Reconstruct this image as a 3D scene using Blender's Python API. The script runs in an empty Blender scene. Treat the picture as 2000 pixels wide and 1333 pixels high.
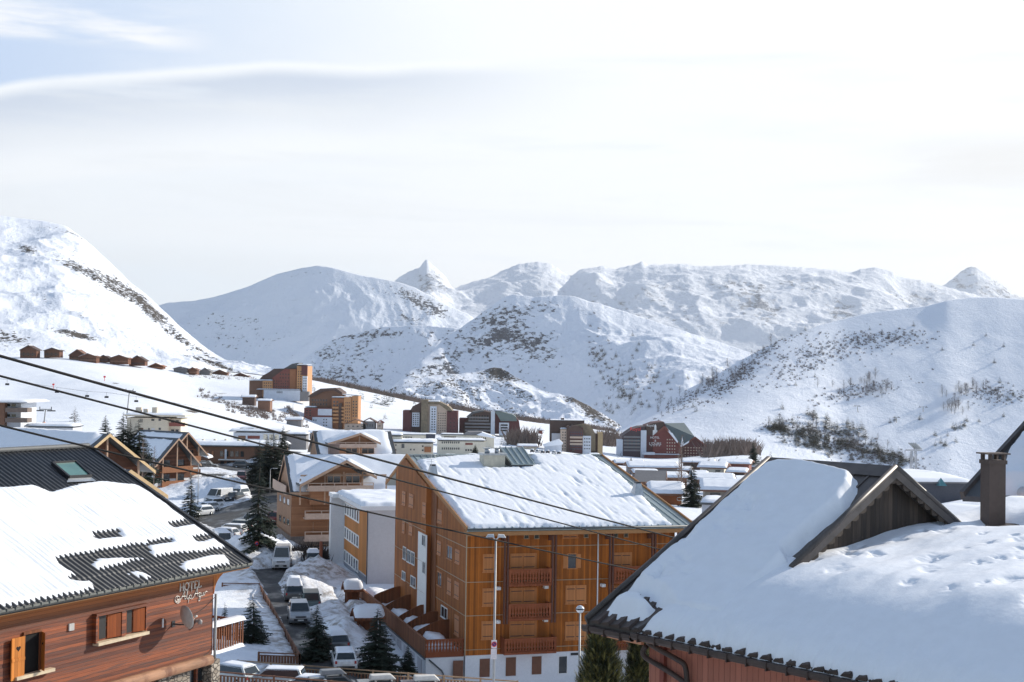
import bpy, math, random
import numpy as np
from mathutils import Vector, Matrix
R = math.radians
random.seed(7)
S = bpy.context.scene
COL = S.collection
# ---------------------------------------------------------------- camera
F = 2778.0            # focal length in photo pixels (50 mm on 36 mm)
PIT = math.atan(68/2778.0)
ROL = R(0.9)
_f = Vector((0, math.cos(PIT), math.sin(PIT)))
_u0 = Vector((0, -math.sin(PIT), math.cos(PIT)))
_r0 = Vector((1, 0, 0))
_r = _r0*math.cos(ROL) + _u0*math.sin(ROL)
_u = _u0*math.cos(ROL) - _r0*math.sin(ROL)
cd = bpy.data.cameras.new('camera'); cam = bpy.data.objects.new('camera', cd); COL.objects.link(cam)
cd.lens = 50.0; cd.sensor_width = 36.0; cd.clip_start = 0.5; cd.clip_end = 60000
cam.matrix_world = Matrix(((_r.x, _u.x, -_f.x, 0), (_r.y, _u.y, -_f.y, 0), (_r.z, _u.z, -_f.z, 0), (0, 0, 0, 1)))
S.camera = cam
S.render.resolution_x = 1024; S.render.resolution_y = 682
# ---------------------------------------------------------------- sky, sun
AZ, EL = R(57), R(24)
HAZE = 3.0e-5
SUN = Vector((math.sin(AZ)*math.cos(EL), math.cos(AZ)*math.cos(EL), math.sin(EL)))
sd = bpy.data.lights.new('sun', 'SUN'); sun = bpy.data.objects.new('sun', sd); COL.objects.link(sun)
sd.energy = 5.0; sd.angle = R(0.5); sd.color = (1.0, 0.93, 0.82)
sun.rotation_euler = SUN.to_track_quat('Z', 'Y').to_euler()
S.view_settings.view_transform = 'Standard'; S.view_settings.look = 'None'
S.view_settings.exposure = 0.22; S.view_settings.gamma = 1.0

class NT:
    """tiny node-tree helper"""
    def __init__(s, tree): s.t = tree; s.n = tree.nodes; s.l = tree.links
    def new(s, typ, **kw):
        n = s.n.new(typ)
        for k, v in kw.items(): setattr(n, k, v)
        return n
    def put(s, sock, v):
        if isinstance(v, bpy.types.NodeSocket): s.l.new(v, sock)
        elif v is not None: sock.default_value = v
    def math(s, op, a, b=None, c=None, clamp=False):
        n = s.new('ShaderNodeMath', operation=op); n.use_clamp = clamp
        s.put(n.inputs[0], a); s.put(n.inputs[1], b)
        if c is not None: s.put(n.inputs[2], c)
        return n.outputs[0]
    def step(s, v, a, b, lo=0.0, hi=1.0):
        n = s.new('ShaderNodeMapRange', interpolation_type='SMOOTHSTEP')
        s.put(n.inputs[0], v); s.put(n.inputs[1], a); s.put(n.inputs[2], b); s.put(n.inputs[3], lo); s.put(n.inputs[4], hi)
        return n.outputs[0]
    def noise(s, vec, scale, detail=4, rough=0.55, dist=0.0, out=0):
        n = s.new('ShaderNodeTexNoise'); s.put(n.inputs['Vector'], vec)
        n.inputs['Scale'].default_value = scale; n.inputs['Detail'].default_value = detail
        n.inputs['Roughness'].default_value = rough; n.inputs['Distortion'].default_value = dist
        return n.outputs[out]
    def mix(s, f, a, b):
        n = s.new('ShaderNodeMix', data_type='RGBA'); s.put(n.inputs[0], f)
        s.put(n.inputs[6], a if not isinstance(a, tuple) else tuple(a)+(1,)*(4-len(a)))
        s.put(n.inputs[7], b if not isinstance(b, tuple) else tuple(b)+(1,)*(4-len(b)))
        return n.outputs[2]
    def mapv(s, vec, scale=(1, 1, 1), rot=(0, 0, 0)):
        n = s.new('ShaderNodeMapping'); s.put(n.inputs[0], vec); n.inputs['Scale'].default_value = scale; n.inputs['Rotation'].default_value = rot
        return n.outputs[0]
    def sep(s, vec):
        n = s.new('ShaderNodeSeparateXYZ'); s.put(n.inputs[0], vec); return n.outputs
    def comb(s, x, y, z):
        n = s.new('ShaderNodeCombineXYZ'); s.put(n.inputs[0], x); s.put(n.inputs[1], y); s.put(n.inputs[2], z); return n.outputs[0]
    def curve(s, v, pts):
        n = s.new('ShaderNodeFloatCurve'); c = n.mapping.curves[0]
        n.mapping.use_clip = False
        c.points[0].location = pts[0]; c.points[1].location = pts[-1]
        for p in pts[1:-1]: c.points.new(*p)
        n.mapping.update(); s.put(n.inputs['Value'], v); return n.outputs[0]

W = bpy.data.worlds.new('World'); S.world = W; W.use_nodes = True
w = NT(W.node_tree); w.n.clear()
out = w.new('ShaderNodeOutputWorld'); bg = w.new('ShaderNodeBackground'); w.l.new(bg.outputs[0], out.inputs[0])
bg.inputs[1].default_value = 0.12
sky = w.new('ShaderNodeTexSky', sky_type='NISHITA'); sky.sun_disc = False
sky.sun_elevation = EL; sky.sun_rotation = AZ; sky.altitude = 1800; sky.air_density = 1.0; sky.dust_density = 0.6
tc = w.new('ShaderNodeTexCoord').outputs['Generated']
X, Y, Z = w.sep(tc)
az = w.math('ARCTAN2', X, Y); el = w.math('ARCSINE', Z)
aw = w.comb(az, w.math('MULTIPLY', el, 2.2), 0.0)
n1 = w.noise(aw, 3.0, 6, 0.55); n2 = w.noise(aw, 11.0, 6, 0.6); n3 = w.noise(w.mapv(aw, (1.0, 3.2, 1), (0, 0, -0.12)), 5.0, 6, 0.6)
az01 = w.math('MULTIPLY_ADD', az, 1.25, 0.5, clamp=True)     # -0.4..0.4 rad -> 0..1
edge = w.curve(az01, [(0.0, 0.165), (0.07, 0.187), (0.16, 0.199), (0.24, 0.208), (0.29, 0.2130), (0.37, 0.2135), (0.43, 0.2175), (0.55, 0.221), (0.75, 0.224), (1.0, 0.235)])
d = w.math('ADD', w.math('SUBTRACT', edge, el), w.math('MULTIPLY', w.math('SUBTRACT', n2, 0.5), 0.0045))
below = w.step(d, -0.003, 0.003)
leftish = w.step(az, 0.02, -0.22)
# grey underside of the long lens cloud
gw = w.math('MULTIPLY', w.step(az01, 0.0, 0.22, 0.055, 0.038), 1.0)
grey = w.math('MULTIPLY', w.math('MULTIPLY', w.step(d, 0.001, 0.012), w.step(d, 0.060, 0.006)), w.step(az, 0.10, -0.16))
# second veil edge
edge2 = w.curve(az01, [(0.0, 0.115), (0.15, 0.135), (0.3, 0.150), (0.4, 0.168), (0.5, 0.182), (0.7, 0.195), (1.0, 0.20)])
d2 = w.math('SUBTRACT', edge2, el)
veil = w.math('MULTIPLY', w.step(d2, 0.0, 0.008), w.step(d2, 0.075, 0.012))
streak = w.step(n3, 0.52, 0.72)
# bluish clear strip near the horizon on the left
low = w.math('MULTIPLY', w.math('MULTIPLY', w.step(el, 0.10, 0.062), w.step(az, 0.0, -0.16)), 0.75)
# grey smudges on the right
sm = w.math('MULTIPLY', w.math('MULTIPLY', w.step(az, 0.20, 0.33), w.math('MULTIPLY', w.step(el, 0.115, 0.145), w.step(el, 0.175, 0.15))), w.step(n3, 0.36, 0.56))
clear = w.mix(0.35, sky.outputs[0], (8.6, 9.3, 9.9))
bluec = w.mix(w.step(az, 0.05, -0.42), (9.25, 9.55, 9.75), (4.9, 6.3, 8.6))
bluec = w.mix(w.math('MULTIPLY', w.step(n1, 0.42, 0.68), 0.75), bluec, (9.1, 9.45, 9.8))
# cirrus patch top left
cir = w.math('MULTIPLY', w.math('MULTIPLY', w.step(el, 0.213, 0.222), w.step(el, 0.252, 0.232)), w.math('MULTIPLY', w.step(az, -0.20, -0.26), w.step(n3, 0.30, 0.52)))
bluec = w.mix(w.math('MULTIPLY', cir, 0.9), bluec, (9.5, 9.6, 9.85))
white = w.mix(w.math('MULTIPLY', grey, 0.95), (9.15, 9.5, 9.9), (5.6, 6.4, 7.7))
white = w.mix(w.math('MULTIPLY', w.math('MULTIPLY', veil, leftish), 0.5), white, (8.4, 9.0, 9.65))
white = w.mix(low, white, (7.7, 8.6, 9.5))
n4 = w.noise(w.mapv(aw, (1.0, 4.5, 1), (0, 0, -0.10)), 2.6, 7, 0.62, 0.4)
white = w.mix(w.math('MULTIPLY', streak, 0.6), white, (8.0, 8.6, 9.3))
white = w.mix(w.math('MULTIPLY', w.step(n4, 0.46, 0.66), 0.55), white, (8.1, 8.5, 8.9))
white = w.mix(w.math('MULTIPLY', sm, 0.95), white, (7.9, 8.0, 8.1))
front = w.mix(below, bluec, white)
fs_ = w.new('ShaderNodeVectorMath', operation='SCALE'); w.put(fs_.inputs[0], front); fs_.inputs['Scale'].default_value = 0.80; front = fs_.outputs[0]
# away from the photographed part of the sky the Nishita sky with broken cloud takes over
cover = w.step(n1, 0.40, 0.62)
rest = w.mix(w.math('MULTIPLY', cover, 0.5), sky.outputs[0], (6.4, 7.9, 10.2))
fr = w.math('MULTIPLY', w.step(w.math('ABSOLUTE', az), 1.1, 0.55), w.step(el, 0.55, 0.30))
rs_ = w.new('ShaderNodeVectorMath', operation='SCALE'); w.put(rs_.inputs[0], rest); rs_.inputs['Scale'].default_value = 0.95
w.l.new(w.mix(fr, rs_.outputs[0], front), bg.inputs[0])

# ---------------------------------------------------------------- pixel <-> world
def hz(px): return 735 + 0.0157*(px-1000)
def ray(px, py):
    return _f + _r*((px-1000)/F) - _u*((py-666.5)/F)
def P(px, py, Y):
    d = ray(px, py); return d*(Y/d.y)
def pix(v):
    v = Vector(v); z = v.dot(_f); return 1000+F*v.dot(_r)/z, 666.5-F*v.dot(_u)/z
def pixa(A):
    f = np.array(_f); r = np.array(_r); u = np.array(_u); z = A@f
    return 1000+F*(A@r)/z, 666.5-F*(A@u)/z
# ---------------------------------------------------------------- numpy noise
_rng = np.random.RandomState(11); _perm = _rng.permutation(512)
_grad = _rng.randn(512, 2); _grad /= np.linalg.norm(_grad, axis=1)[:, None]
def pn(x, y):
    x = np.asarray(x, float); y = np.asarray(y, float)
    xi = np.floor(x).astype(int); yi = np.floor(y).astype(int); xf = x-xi; yf = y-yi
    def g(i, j, a, b):
        h = _perm[(_perm[(xi+i) & 511]+(yi+j)) & 511]; gr = _grad[h]; return gr[..., 0]*a+gr[..., 1]*b
    u = xf*xf*xf*(xf*(xf*6-15)+10); v = yf*yf*yf*(yf*(yf*6-15)+10)
    a = g(0, 0, xf, yf)*(1-u)+g(1, 0, xf-1, yf)*u; b = g(0, 1, xf, yf-1)*(1-u)+g(1, 1, xf-1, yf-1)*u
    return (a*(1-v)+b*v)*1.5
def fbm(x, y, o=5, ridged=False, gain=0.5):
    s = 0; a = 1.0; t = 0
    for i in range(o):
        n = pn(x*2**i+i*17.3, y*2**i+i*9.1)
        if ridged: n = 1-2*np.abs(n)
        s = s+a*n; t += a; a *= gain
    return s/t
def sstep(a, b, x):
    t = np.clip((x-a)/(b-a), 0, 1); return t*t*(3-2*t)
# ---------------------------------------------------------------- objects
def tag(o, label=None, cat=None, group=None, kind=None):
    if label: o['label'] = label
    if cat: o['category'] = cat
    if group: o['group'] = group
    if kind: o['kind'] = kind
    return o
def thing(name, label, cat, loc=(0, 0, 0), rot=0.0, group=None):
    o = bpy.data.objects.new(name, None); COL.objects.link(o); o.location = loc; o.rotation_euler = (0, 0, rot)
    o.empty_display_size = 0.5
    return tag(o, label, cat, group)
def mk(name, verts, faces, mats, parent=None, midx=None, smooth=False, loc=None, rot=None):
    me = bpy.data.meshes.new(name)
    me.from_pydata([tuple(v) for v in verts] if not isinstance(verts, np.ndarray) else verts.tolist(), [], faces)
    if not isinstance(mats, (list, tuple)): mats = [mats]
    for m in mats: me.materials.append(m)
    if midx is not None: me.polygons.foreach_set('material_index', midx)
    if smooth: me.polygons.foreach_set('use_smooth', [True]*len(me.polygons))
    me.update()
    o = bpy.data.objects.new(name, me); COL.objects.link(o)
    if parent: o.parent = parent
    if loc is not None: o.location = loc
    if rot is not None: o.rotation_euler = rot
    return o
def grid(name, A, mats, parent=None, smooth=True, closed=False):
    """A: (n,m,3) array"""
    n, m = A.shape[:2]
    V = A.reshape(-1, 3)
    i = np.arange(n-1)[:, None]*m; j = np.arange(m-1)[None, :]
    a = (i+j).ravel()
    Fc = np.stack([a, a+1, a+m+1, a+m], 1)
    return mk(name, V, Fc.tolist(), mats, parent, smooth=smooth)
def attr(o, name, vals):
    a = o.data.attributes.new(name, 'FLOAT', 'POINT'); a.data.foreach_set('value', np.asarray(vals, dtype=np.float32).ravel())
class G:
    """gathers boxes, prisms, tubes... into ONE mesh"""
    def __init__(s): s.v = []; s.f = []; s.m = []; s.sm = []
    def add(s, vs, fs, m=0, smooth=False):
        b = len(s.v); s.v += [tuple(v) for v in vs]; s.f += [tuple(b+i for i in f) for f in fs]; s.m += [m]*len(fs); s.sm += [smooth]*len(fs); return s
    def box(s, x0, x1, y0, y1, z0, z1, m=0):
        if x0 > x1: x0, x1 = x1, x0
        if y0 > y1: y0, y1 = y1, y0
        if z0 > z1: z0, z1 = z1, z0
        return s.add([(x0, y0, z0), (x1, y0, z0), (x1, y1, z0), (x0, y1, z0), (x0, y0, z1), (x1, y0, z1), (x1, y1, z1), (x0, y1, z1)],
                     [(0, 3, 2, 1), (4, 5, 6, 7), (0, 1, 5, 4), (1, 2, 6, 5), (2, 3, 7, 6), (3, 0, 4, 7)], m)
    def hexa(s, b, t, m=0):
        """4 bottom + 4 top corners"""
        return s.add(list(b)+list(t), [(0, 3, 2, 1), (4, 5, 6, 7), (0, 1, 5, 4), (1, 2, 6, 5), (2, 3, 7, 6), (3, 0, 4, 7)], m)
    def slab(s, pts, th, m=0):
        """planar polygon extruded down by th along z"""
        n = len(pts); lo = [(p[0], p[1], p[2]-th) for p in pts]
        return s.add(list(pts)+lo, [tuple(range(n)), tuple(range(2*n-1, n-1, -1))]+[(i, i+n, (i+1) % n+n, (i+1) % n) for i in range(n)], m)
    def ext(s, pts, d, m=0):
        n = len(pts); q = [(p[0]+d[0], p[1]+d[1], p[2]+d[2]) for p in pts]
        return s.add(list(pts)+q, [tuple(range(n)), tuple(range(2*n-1, n-1, -1))]+[(i, i+n, (i+1) % n+n, (i+1) % n) for i in range(n)], m)
    def beam(s, a, b, w, h, m=0):
        a = Vector(a); b = Vector(b); d = (b-a).normalized()
        up = Vector((0, 0, 1)) if abs(d.z) < .95 else Vector((0, 1, 0))
        x = d.cross(up).normalized()*(w/2); y = x.cross(d).normalized()*(h/2)
        c = [-x-y, x-y, x+y, -x+y]
        return s.hexa([a+k for k in c], [b+k for k in c], m)
    def tube(s, path, r, n=8, m=0, cap=True):
        path = [Vector(p) for p in path]; rr = r if isinstance(r, (list, tuple)) else [r]*len(path)
        vs = []; N = len(path)
        for i, p in enumerate(path):
            d = (path[min(i+1, N-1)]-path[max(i-1, 0)]).normalized()
            up = Vector((0, 0, 1)) if abs(d.z) < .9 else Vector((1, 0, 0))
            x = d.cross(up).normalized(); y = x.cross(d).normalized()
            for k in range(n):
                t = 2*math.pi*k/n; vs.append(p+(x*math.cos(t)+y*math.sin(t))*rr[i])
        fs = [(i*n+k, i*n+(k+1) % n, (i+1)*n+(k+1) % n, (i+1)*n+k) for i in range(N-1) for k in range(n)]
        if cap: fs += [tuple(range(n-1, -1, -1)), tuple((N-1)*n+k for k in range(n))]
        return s.add(vs, fs, m, True)
    def lathe(s, prof, c=(0, 0, 0), n=16, m=0):
        vs = []; N = len(prof)
        for r, z in prof:
            for k in range(n):
                t = 2*math.pi*k/n; vs.append((c[0]+r*math.cos(t), c[1]+r*math.sin(t), c[2]+z))
        fs = [(i*n+k, i*n+(k+1) % n, (i+1)*n+(k+1) % n, (i+1)*n+k) for i in range(N-1) for k in range(n)]
        fs += [tuple(range(n-1, -1, -1)), tuple((N-1)*n+k for k in range(n))]
        return s.add(vs, fs, m, True)
    def build(s, name, mats, parent=None, loc=None, rot=None):
        o = mk(name, s.v, s.f, mats, parent, s.m, loc=loc, rot=rot)
        if any(s.sm): o.data.polygons.foreach_set('use_smooth', s.sm)
        return o
# ---------------------------------------------------------------- materials
def material(name):
    m = bpy.data.materials.new(name); m.use_nodes = True; t = NT(m.node_tree)
    return m, t, t.n['Principled BSDF']
def bump(t, b, h, strength=0.3, dist=0.02):
    n = t.new('ShaderNodeBump'); n.inputs['Strength'].default_value = strength; n.inputs['Distance'].default_value = dist
    t.put(n.inputs['Height'], h); t.l.new(n.outputs[0], b.inputs['Normal'])
def plain(name, col, rough=0.6, metal=0.0, var=0.12, scale=3.0, bumps=0.0, spec=0.5):
    m, t, b = material(name); c = t.new('ShaderNodeTexCoord').outputs['Object']
    n = t.noise(c, scale, 5, 0.6); n2 = t.noise(c, scale*0.13, 3, 0.5)
    k = t.math('ADD', t.math('MULTIPLY', n, 0.6), t.math('MULTIPLY', n2, 0.4))
    t.put(b.inputs['Base Color'], t.mix(t.step(k, 0.3, 0.7), tuple(x*(1-var) for x in col), tuple(min(1, x*(1+var)) for x in col)))
    b.inputs['Roughness'].default_value = rough; b.inputs['Metallic'].default_value = metal
    b.inputs['Specular IOR Level'].default_value = spec
    if bumps: bump(t, b, n, bumps, 0.03)
    return m
def snow_mat(name, scale=1.0, bs=0.35, bd=0.05, dirt=0.0, col=(0.86, 0.88, 0.92)):
    m, t, b = material(name); c = t.new('ShaderNodeTexCoord').outputs['Object']
    n = t.noise(c, 1.3*scale, 6, 0.6); n2 = t.noise(c, 14*scale, 4, 0.6)
    base = t.mix(t.step(n, 0.3, 0.7), tuple(x*0.96 for x in col), col)
    if dirt: base = t.mix(t.math('MULTIPLY', t.step(t.noise(c, 2.2*scale, 6, 0.7), 0.5, 0.75), dirt), base, (0.28, 0.22, 0.17))
    t.put(b.inputs['Base Color'], base)
    b.inputs['Roughness'].default_value = 0.75; b.inputs['Specular IOR Level'].default_value = 0.3
    bump(t, b, t.math('ADD', n, t.math('MULTIPLY', n2, 0.25)), bs, bd)
    return m
def wood(name, col, axis='X', width=0.14, var=0.28, gap=0.5, rough=0.7, grain=1.0, warp=0.0, weather=None):
    """boards counted along local axis (X, Y or Z)"""
    m, t, b = material(name); c = t.new('ShaderNodeTexCoord').outputs['Object']
    xyz = t.sep(c); a = xyz['XYZ'.index(axis)]
    k = t.math('DIVIDE', a, width); cell = t.math('FLOOR', k); fr = t.math('FRACT', k)
    wn = t.new('ShaderNodeTexWhiteNoise', noise_dimensions='1D'); t.put(wn.inputs['W'], cell)
    sc = {'X': (14, 1.2, 0.7), 'Y': (1.2, 14, 0.7), 'Z': (0.7, 0.7, 14)}[axis]
    g = t.noise(t.mapv(c, sc), 1.6*grain, 5, 0.65, 0.6); big = t.noise(c, 0.35, 4, 0.6)
    f = t.math('ADD', t.math('MULTIPLY', wn.outputs[0], 0.45), t.math('ADD', t.math('MULTIPLY', g, 0.55), t.math('MULTIPLY', t.math('SUBTRACT', big, 0.5), 0.7)))
    lo = tuple(x*(1-var*1.3) for x in col); hi = tuple(min(1, x*(1+var)) for x in col)
    base = t.mix(t.step(f, 0.2, 0.85), lo, hi)
    if weather: base = t.mix(t.step(t.noise(t.mapv(c, (2.2, 2.2, 0.5)), 0.9, 6, 0.65), 0.45, 0.7), base, weather)
    e = t.math('MULTIPLY', t.step(fr, 0.0, 0.09), t.step(fr, 1.0, 0.91))
    base = t.mix(t.math('MULTIPLY', t.math('SUBTRACT', 1.0, e), gap), base, tuple(x*0.25 for x in col))
    t.put(b.inputs['Base Color'], base); b.inputs['Roughness'].default_value = rough; b.inputs['Specular IOR Level'].default_value = 0.3
    bump(t, b, t.math('ADD', e, t.math('MULTIPLY', g, 0.25)), 0.6, 0.012)
    return m
def glass_mat(name, col=(0.02, 0.025, 0.03), rough=0.06):
    m, t, b = material(name); c = t.new('ShaderNodeTexCoord').outputs['Object']
    n = t.noise(c, 0.5, 3); t.put(b.inputs['Base Color'], t.mix(n, tuple(x*.5 for x in col), tuple(x*1.6 for x in col)))
    b.inputs['Roughness'].default_value = rough; b.inputs['Specular IOR Level'].default_value = 0.7
    bump(t, b, t.noise(c, 0.9, 2), 0.05, 0.05)
    return m
SNOW = snow_mat('snow'); SNOWF = snow_mat('snow_field', 0.12, 0.5, 0.4); SNOWD = snow_mat('dirty_snow', 1.0, 0.8, 0.15, 0.75)
# ================================================================ MOUNTAINS
def rock_mat(name, rock, rock2, scale, snow=(0.84, 0.87, 0.93), thr=0.5, bd=3.0, streaks=1.0, soft=0.05):
    m, t, b = material(name)
    geo = t.new('ShaderNodeNewGeometry'); c = geo.outputs['Position']
    at = t.new('ShaderNodeAttribute'); at.attribute_name = 'rock'
    n = t.noise(t.mapv(c, (1.0, 1.0, 1.9)), scale, 9, 0.68, 0.4)
    n2 = t.noise(t.mapv(c, (1.2, 0.6, 2.2), (0.3, 0.6, 0.2)), scale*10, 7, 0.72, 0.25)
    k = t.math('ADD', t.math('MULTIPLY', n, 0.36), t.math('MULTIPLY', n2, 0.64))
    f = t.math('ADD', k, at.outputs['Fac'])
    mask = t.step(f, thr-soft, thr+soft)
    rc = t.mix(t.step(t.noise(c, scale*9, 5, 0.7), 0.35, 0.65), rock, rock2)
    t.put(b.inputs['Base Color'], t.mix(mask, snow, rc))
    b.inputs['Roughness'].default_value = 0.9; b.inputs['Specular IOR Level'].default_value = 0.1
    bump(t, b, t.math('ADD', n, t.math('ADD', t.math('MULTIPLY', n2, .5), t.math('MULTIPLY', mask, 0.25))), 1.0, bd)
    return m
def interp_cols(cols, xs, k):
    px = [c[0] for c in cols]; return np.interp(xs, px, [c[k] for c in cols])
SHEETS = {}
def mountain(name, cols, mat, nx=260, nv=90, amp=0.05, fs=1/300., ridged=True, blobs=(), rough=1.0, jag=0.0, prof=1.0, base_rock=0.0, back=1.2, seed=0, steep=0.0, jagw=25.0, latamp=0.0):
    """cols: (px, ridge_py, ridge_Y, base_py, base_Y). A real relief: front slope up to the ridge, then the back slope down."""
    x0, x1 = cols[0][0], cols[-1][0]; xs = np.linspace(x0, x1, nx)
    rp = interp_cols(cols, xs, 1); rY = interp_cols(cols, xs, 2); bp = interp_cols(cols, xs, 3); bY = interp_cols(cols, xs, 4)
    # smooth ridge slightly, then roughen
    k = np.array([1, 2, 3, 2, 1.]); k /= k.sum()
    for _ in range(2): rp = np.convolve(np.pad(rp, 2, 'edge'), k, 'valid')
    for _ in range(12):
        rY = np.convolve(np.pad(rY, 2, 'edge'), k, 'valid'); bY = np.convolve(np.pad(bY, 2, 'edge'), k, 'valid'); bp = np.convolve(np.pad(bp, 2, 'edge'), k, 'valid')
    f = np.array(_f); r = np.array(_r); u = np.array(_u)
    def PP(px, py, Yv):
        d = f[None]+r[None]*((px-1000)/F)[:, None]-u[None]*((py-666.5)/F)[:, None]; return d*(Yv/d[:, 1])[:, None]
    rps = rp.copy()
    for _ in range(40): rps = np.convolve(np.pad(rps, 2, 'edge'), k, 'valid')
    A = PP(xs, bp, bY); B = PP(xs, rp, rY); Bs = PP(xs, rps, rY)
    V = np.linspace(0, 1, nv)
    M = np.zeros((nx, nv, 3))
    for j, v in enumerate(V):
        vz = v**prof
        M[:, j, 0] = A[:, 0]*(1-v)+B[:, 0]*v; M[:, j, 1] = A[:, 1]*(1-v)+B[:, 1]*v; M[:, j, 2] = A[:, 2]*(1-vz)+(Bs[:, 2]+(B[:, 2]-Bs[:, 2])*v**7)*vz
    if jag:
        jz = (jag*fbm(xs/jagw+seed*3.3, xs*0+seed, 5))/F*rY
        M[:, :, 2] += jz[:, None]*(V**9)[None, :]; B[:, 2] += jz
    H = (B[:, 2]-A[:, 2]).clip(5).mean()
    env = np.minimum(1, V/.15)*np.clip((1-V)/0.22, 0, 1)**0.8
    env = env[None, :]
    nn = fbm(M[:, :, 0]*fs+seed*7.1, M[:, :, 1]*fs*0.8+seed, 6, ridged, 0.5)
    nn -= nn.mean()
    M[:, :, 2] += nn*amp*H*env
    if latamp:
        M[:, :, 0] += fbm(M[:, :, 1]*fs*1.5+seed, M[:, :, 2]*fs*2, 5)*latamp*H*env
    # back slope
    nb = 14; bk = np.zeros((nx, nb, 3)); ext = (rY-bY)*back
    for j in range(nb):
        q = (j+1)/nb
        dirv = B.copy(); bk[:, j, :2] = B[:, :2]*(1+(ext*q/B[:, 1])[:, None]); bk[:, j, 2] = B[:, 2]-(B[:, 2]-A[:, 2]+40)*q**1.3 - H*0.02
    ALL = np.concatenate([M, bk], 1)
    o = grid(name, ALL[::-1], mat)
    ALLr = ALL[::-1]
    pxs, pys = pixa(ALLr.reshape(-1, 3))
    rk = base_rock + 0.035*fbm(pxs/45.+seed*3, pys/22., 3)
    for (cx, cy, rx, ry, an, am) in blobs:
        ca, sa = math.cos(R(an)), math.sin(R(an)); dx = pxs-cx; dy = pys-cy
        q = ((dx*ca+dy*sa)/rx)**2+((-dx*sa+dy*ca)/ry)**2
        rk += am*np.exp(-q)
    if steep:
        gz = np.gradient(ALLr[:, :, 2], axis=0)/np.maximum(np.abs(np.gradient(ALLr[:, :, 0], axis=0)), 1e-3)
        gy = np.gradient(ALLr[:, :, 2], axis=1)/np.maximum(np.abs(np.gradient(ALLr[:, :, 1], axis=1)), 1e-3)
        sl = np.sqrt(gz**2+gy**2).ravel(); rk += steep*np.clip(sl-0.9, -.5, 1.2)
    attr(o, 'rock', rk)
    tag(o, kind='structure')
    m = np.zeros((nx, nv+nb), bool); m[:, :nv] = True; m = m[::-1].ravel()
    SHEETS[name] = (pxs[m], pys[m], ALLr.reshape(-1, 3)[m])
    return o
def on_sheet(name, px, py, tol=6):
    a, b, V = SHEETS[name]; q = (a-px)**2+(b-py)**2; i = int(np.argmin(q))
    return Vector(V[i]) if q[i] < tol*tol else None
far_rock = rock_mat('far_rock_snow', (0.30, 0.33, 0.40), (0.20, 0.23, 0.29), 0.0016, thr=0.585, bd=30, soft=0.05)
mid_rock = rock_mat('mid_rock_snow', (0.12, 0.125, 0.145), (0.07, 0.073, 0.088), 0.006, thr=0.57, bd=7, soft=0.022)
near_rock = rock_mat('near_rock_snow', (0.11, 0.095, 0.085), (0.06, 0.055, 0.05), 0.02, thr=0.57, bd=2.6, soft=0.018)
# far massif
def C(l, Yr, bpy, Yb): return [(a, b, Yr, bpy, Yb) for a, b in l]
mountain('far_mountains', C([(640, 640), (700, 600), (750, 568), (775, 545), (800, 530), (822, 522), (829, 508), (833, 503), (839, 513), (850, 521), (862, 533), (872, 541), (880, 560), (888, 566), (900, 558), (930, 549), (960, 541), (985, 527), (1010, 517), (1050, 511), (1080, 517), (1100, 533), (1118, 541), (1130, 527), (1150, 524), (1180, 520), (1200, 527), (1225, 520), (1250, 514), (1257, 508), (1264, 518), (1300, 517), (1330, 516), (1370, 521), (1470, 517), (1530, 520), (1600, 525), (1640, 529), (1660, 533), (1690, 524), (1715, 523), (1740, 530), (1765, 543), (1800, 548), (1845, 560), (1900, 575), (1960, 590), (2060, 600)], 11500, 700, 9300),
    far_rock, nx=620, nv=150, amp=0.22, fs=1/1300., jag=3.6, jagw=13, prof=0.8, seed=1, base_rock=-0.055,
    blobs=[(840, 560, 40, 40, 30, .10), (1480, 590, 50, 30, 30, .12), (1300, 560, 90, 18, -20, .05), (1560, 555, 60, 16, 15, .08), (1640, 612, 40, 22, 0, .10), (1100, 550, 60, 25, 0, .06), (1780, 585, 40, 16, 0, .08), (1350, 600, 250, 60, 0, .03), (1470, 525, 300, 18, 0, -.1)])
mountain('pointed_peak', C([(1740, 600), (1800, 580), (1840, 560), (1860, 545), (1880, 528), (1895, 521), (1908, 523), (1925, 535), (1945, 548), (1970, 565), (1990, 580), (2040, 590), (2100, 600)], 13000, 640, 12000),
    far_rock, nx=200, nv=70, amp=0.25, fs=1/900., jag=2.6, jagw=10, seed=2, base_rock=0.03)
mountain('back_mountain', C([(250, 640), (300, 600), (330, 591), (380, 588), (420, 580), (450, 571), (480, 562), (510, 549), (540, 536), (580, 526), (620, 519), (650, 523), (700, 537), (740, 544), (780, 552), (810, 562), (840, 578), (880, 599), (915, 614), (950, 640), (1000, 680)], 5200, 742, 4800),
    mid_rock, nx=420, nv=110, amp=0.13, fs=1/420., seed=3, base_rock=-0.07, jag=1.0,
    blobs=[(820, 590, 70, 14, 28, .17), (800, 620, 60, 20, 40, .07), (480, 660, 90, 40, -10, .035), (620, 535, 40, 6, 0, .06), (420, 640, 60, 40, 30, .03)])
mountain('low_ridge', C([(520, 745), (560, 728), (600, 697), (620, 682), (640, 669), (670, 657), (700, 651), (730, 643), (760, 638), (800, 636), (830, 636), (870, 640), (920, 645), (980, 660)], 3900, 775, 3690),
    mid_rock, nx=280, nv=90, amp=0.16, fs=1/160., seed=4, base_rock=-0.01, jag=2.5, blobs=[(660, 700, 80, 40, -20, .05), (760, 655, 80, 12, 0, .05)])
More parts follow.
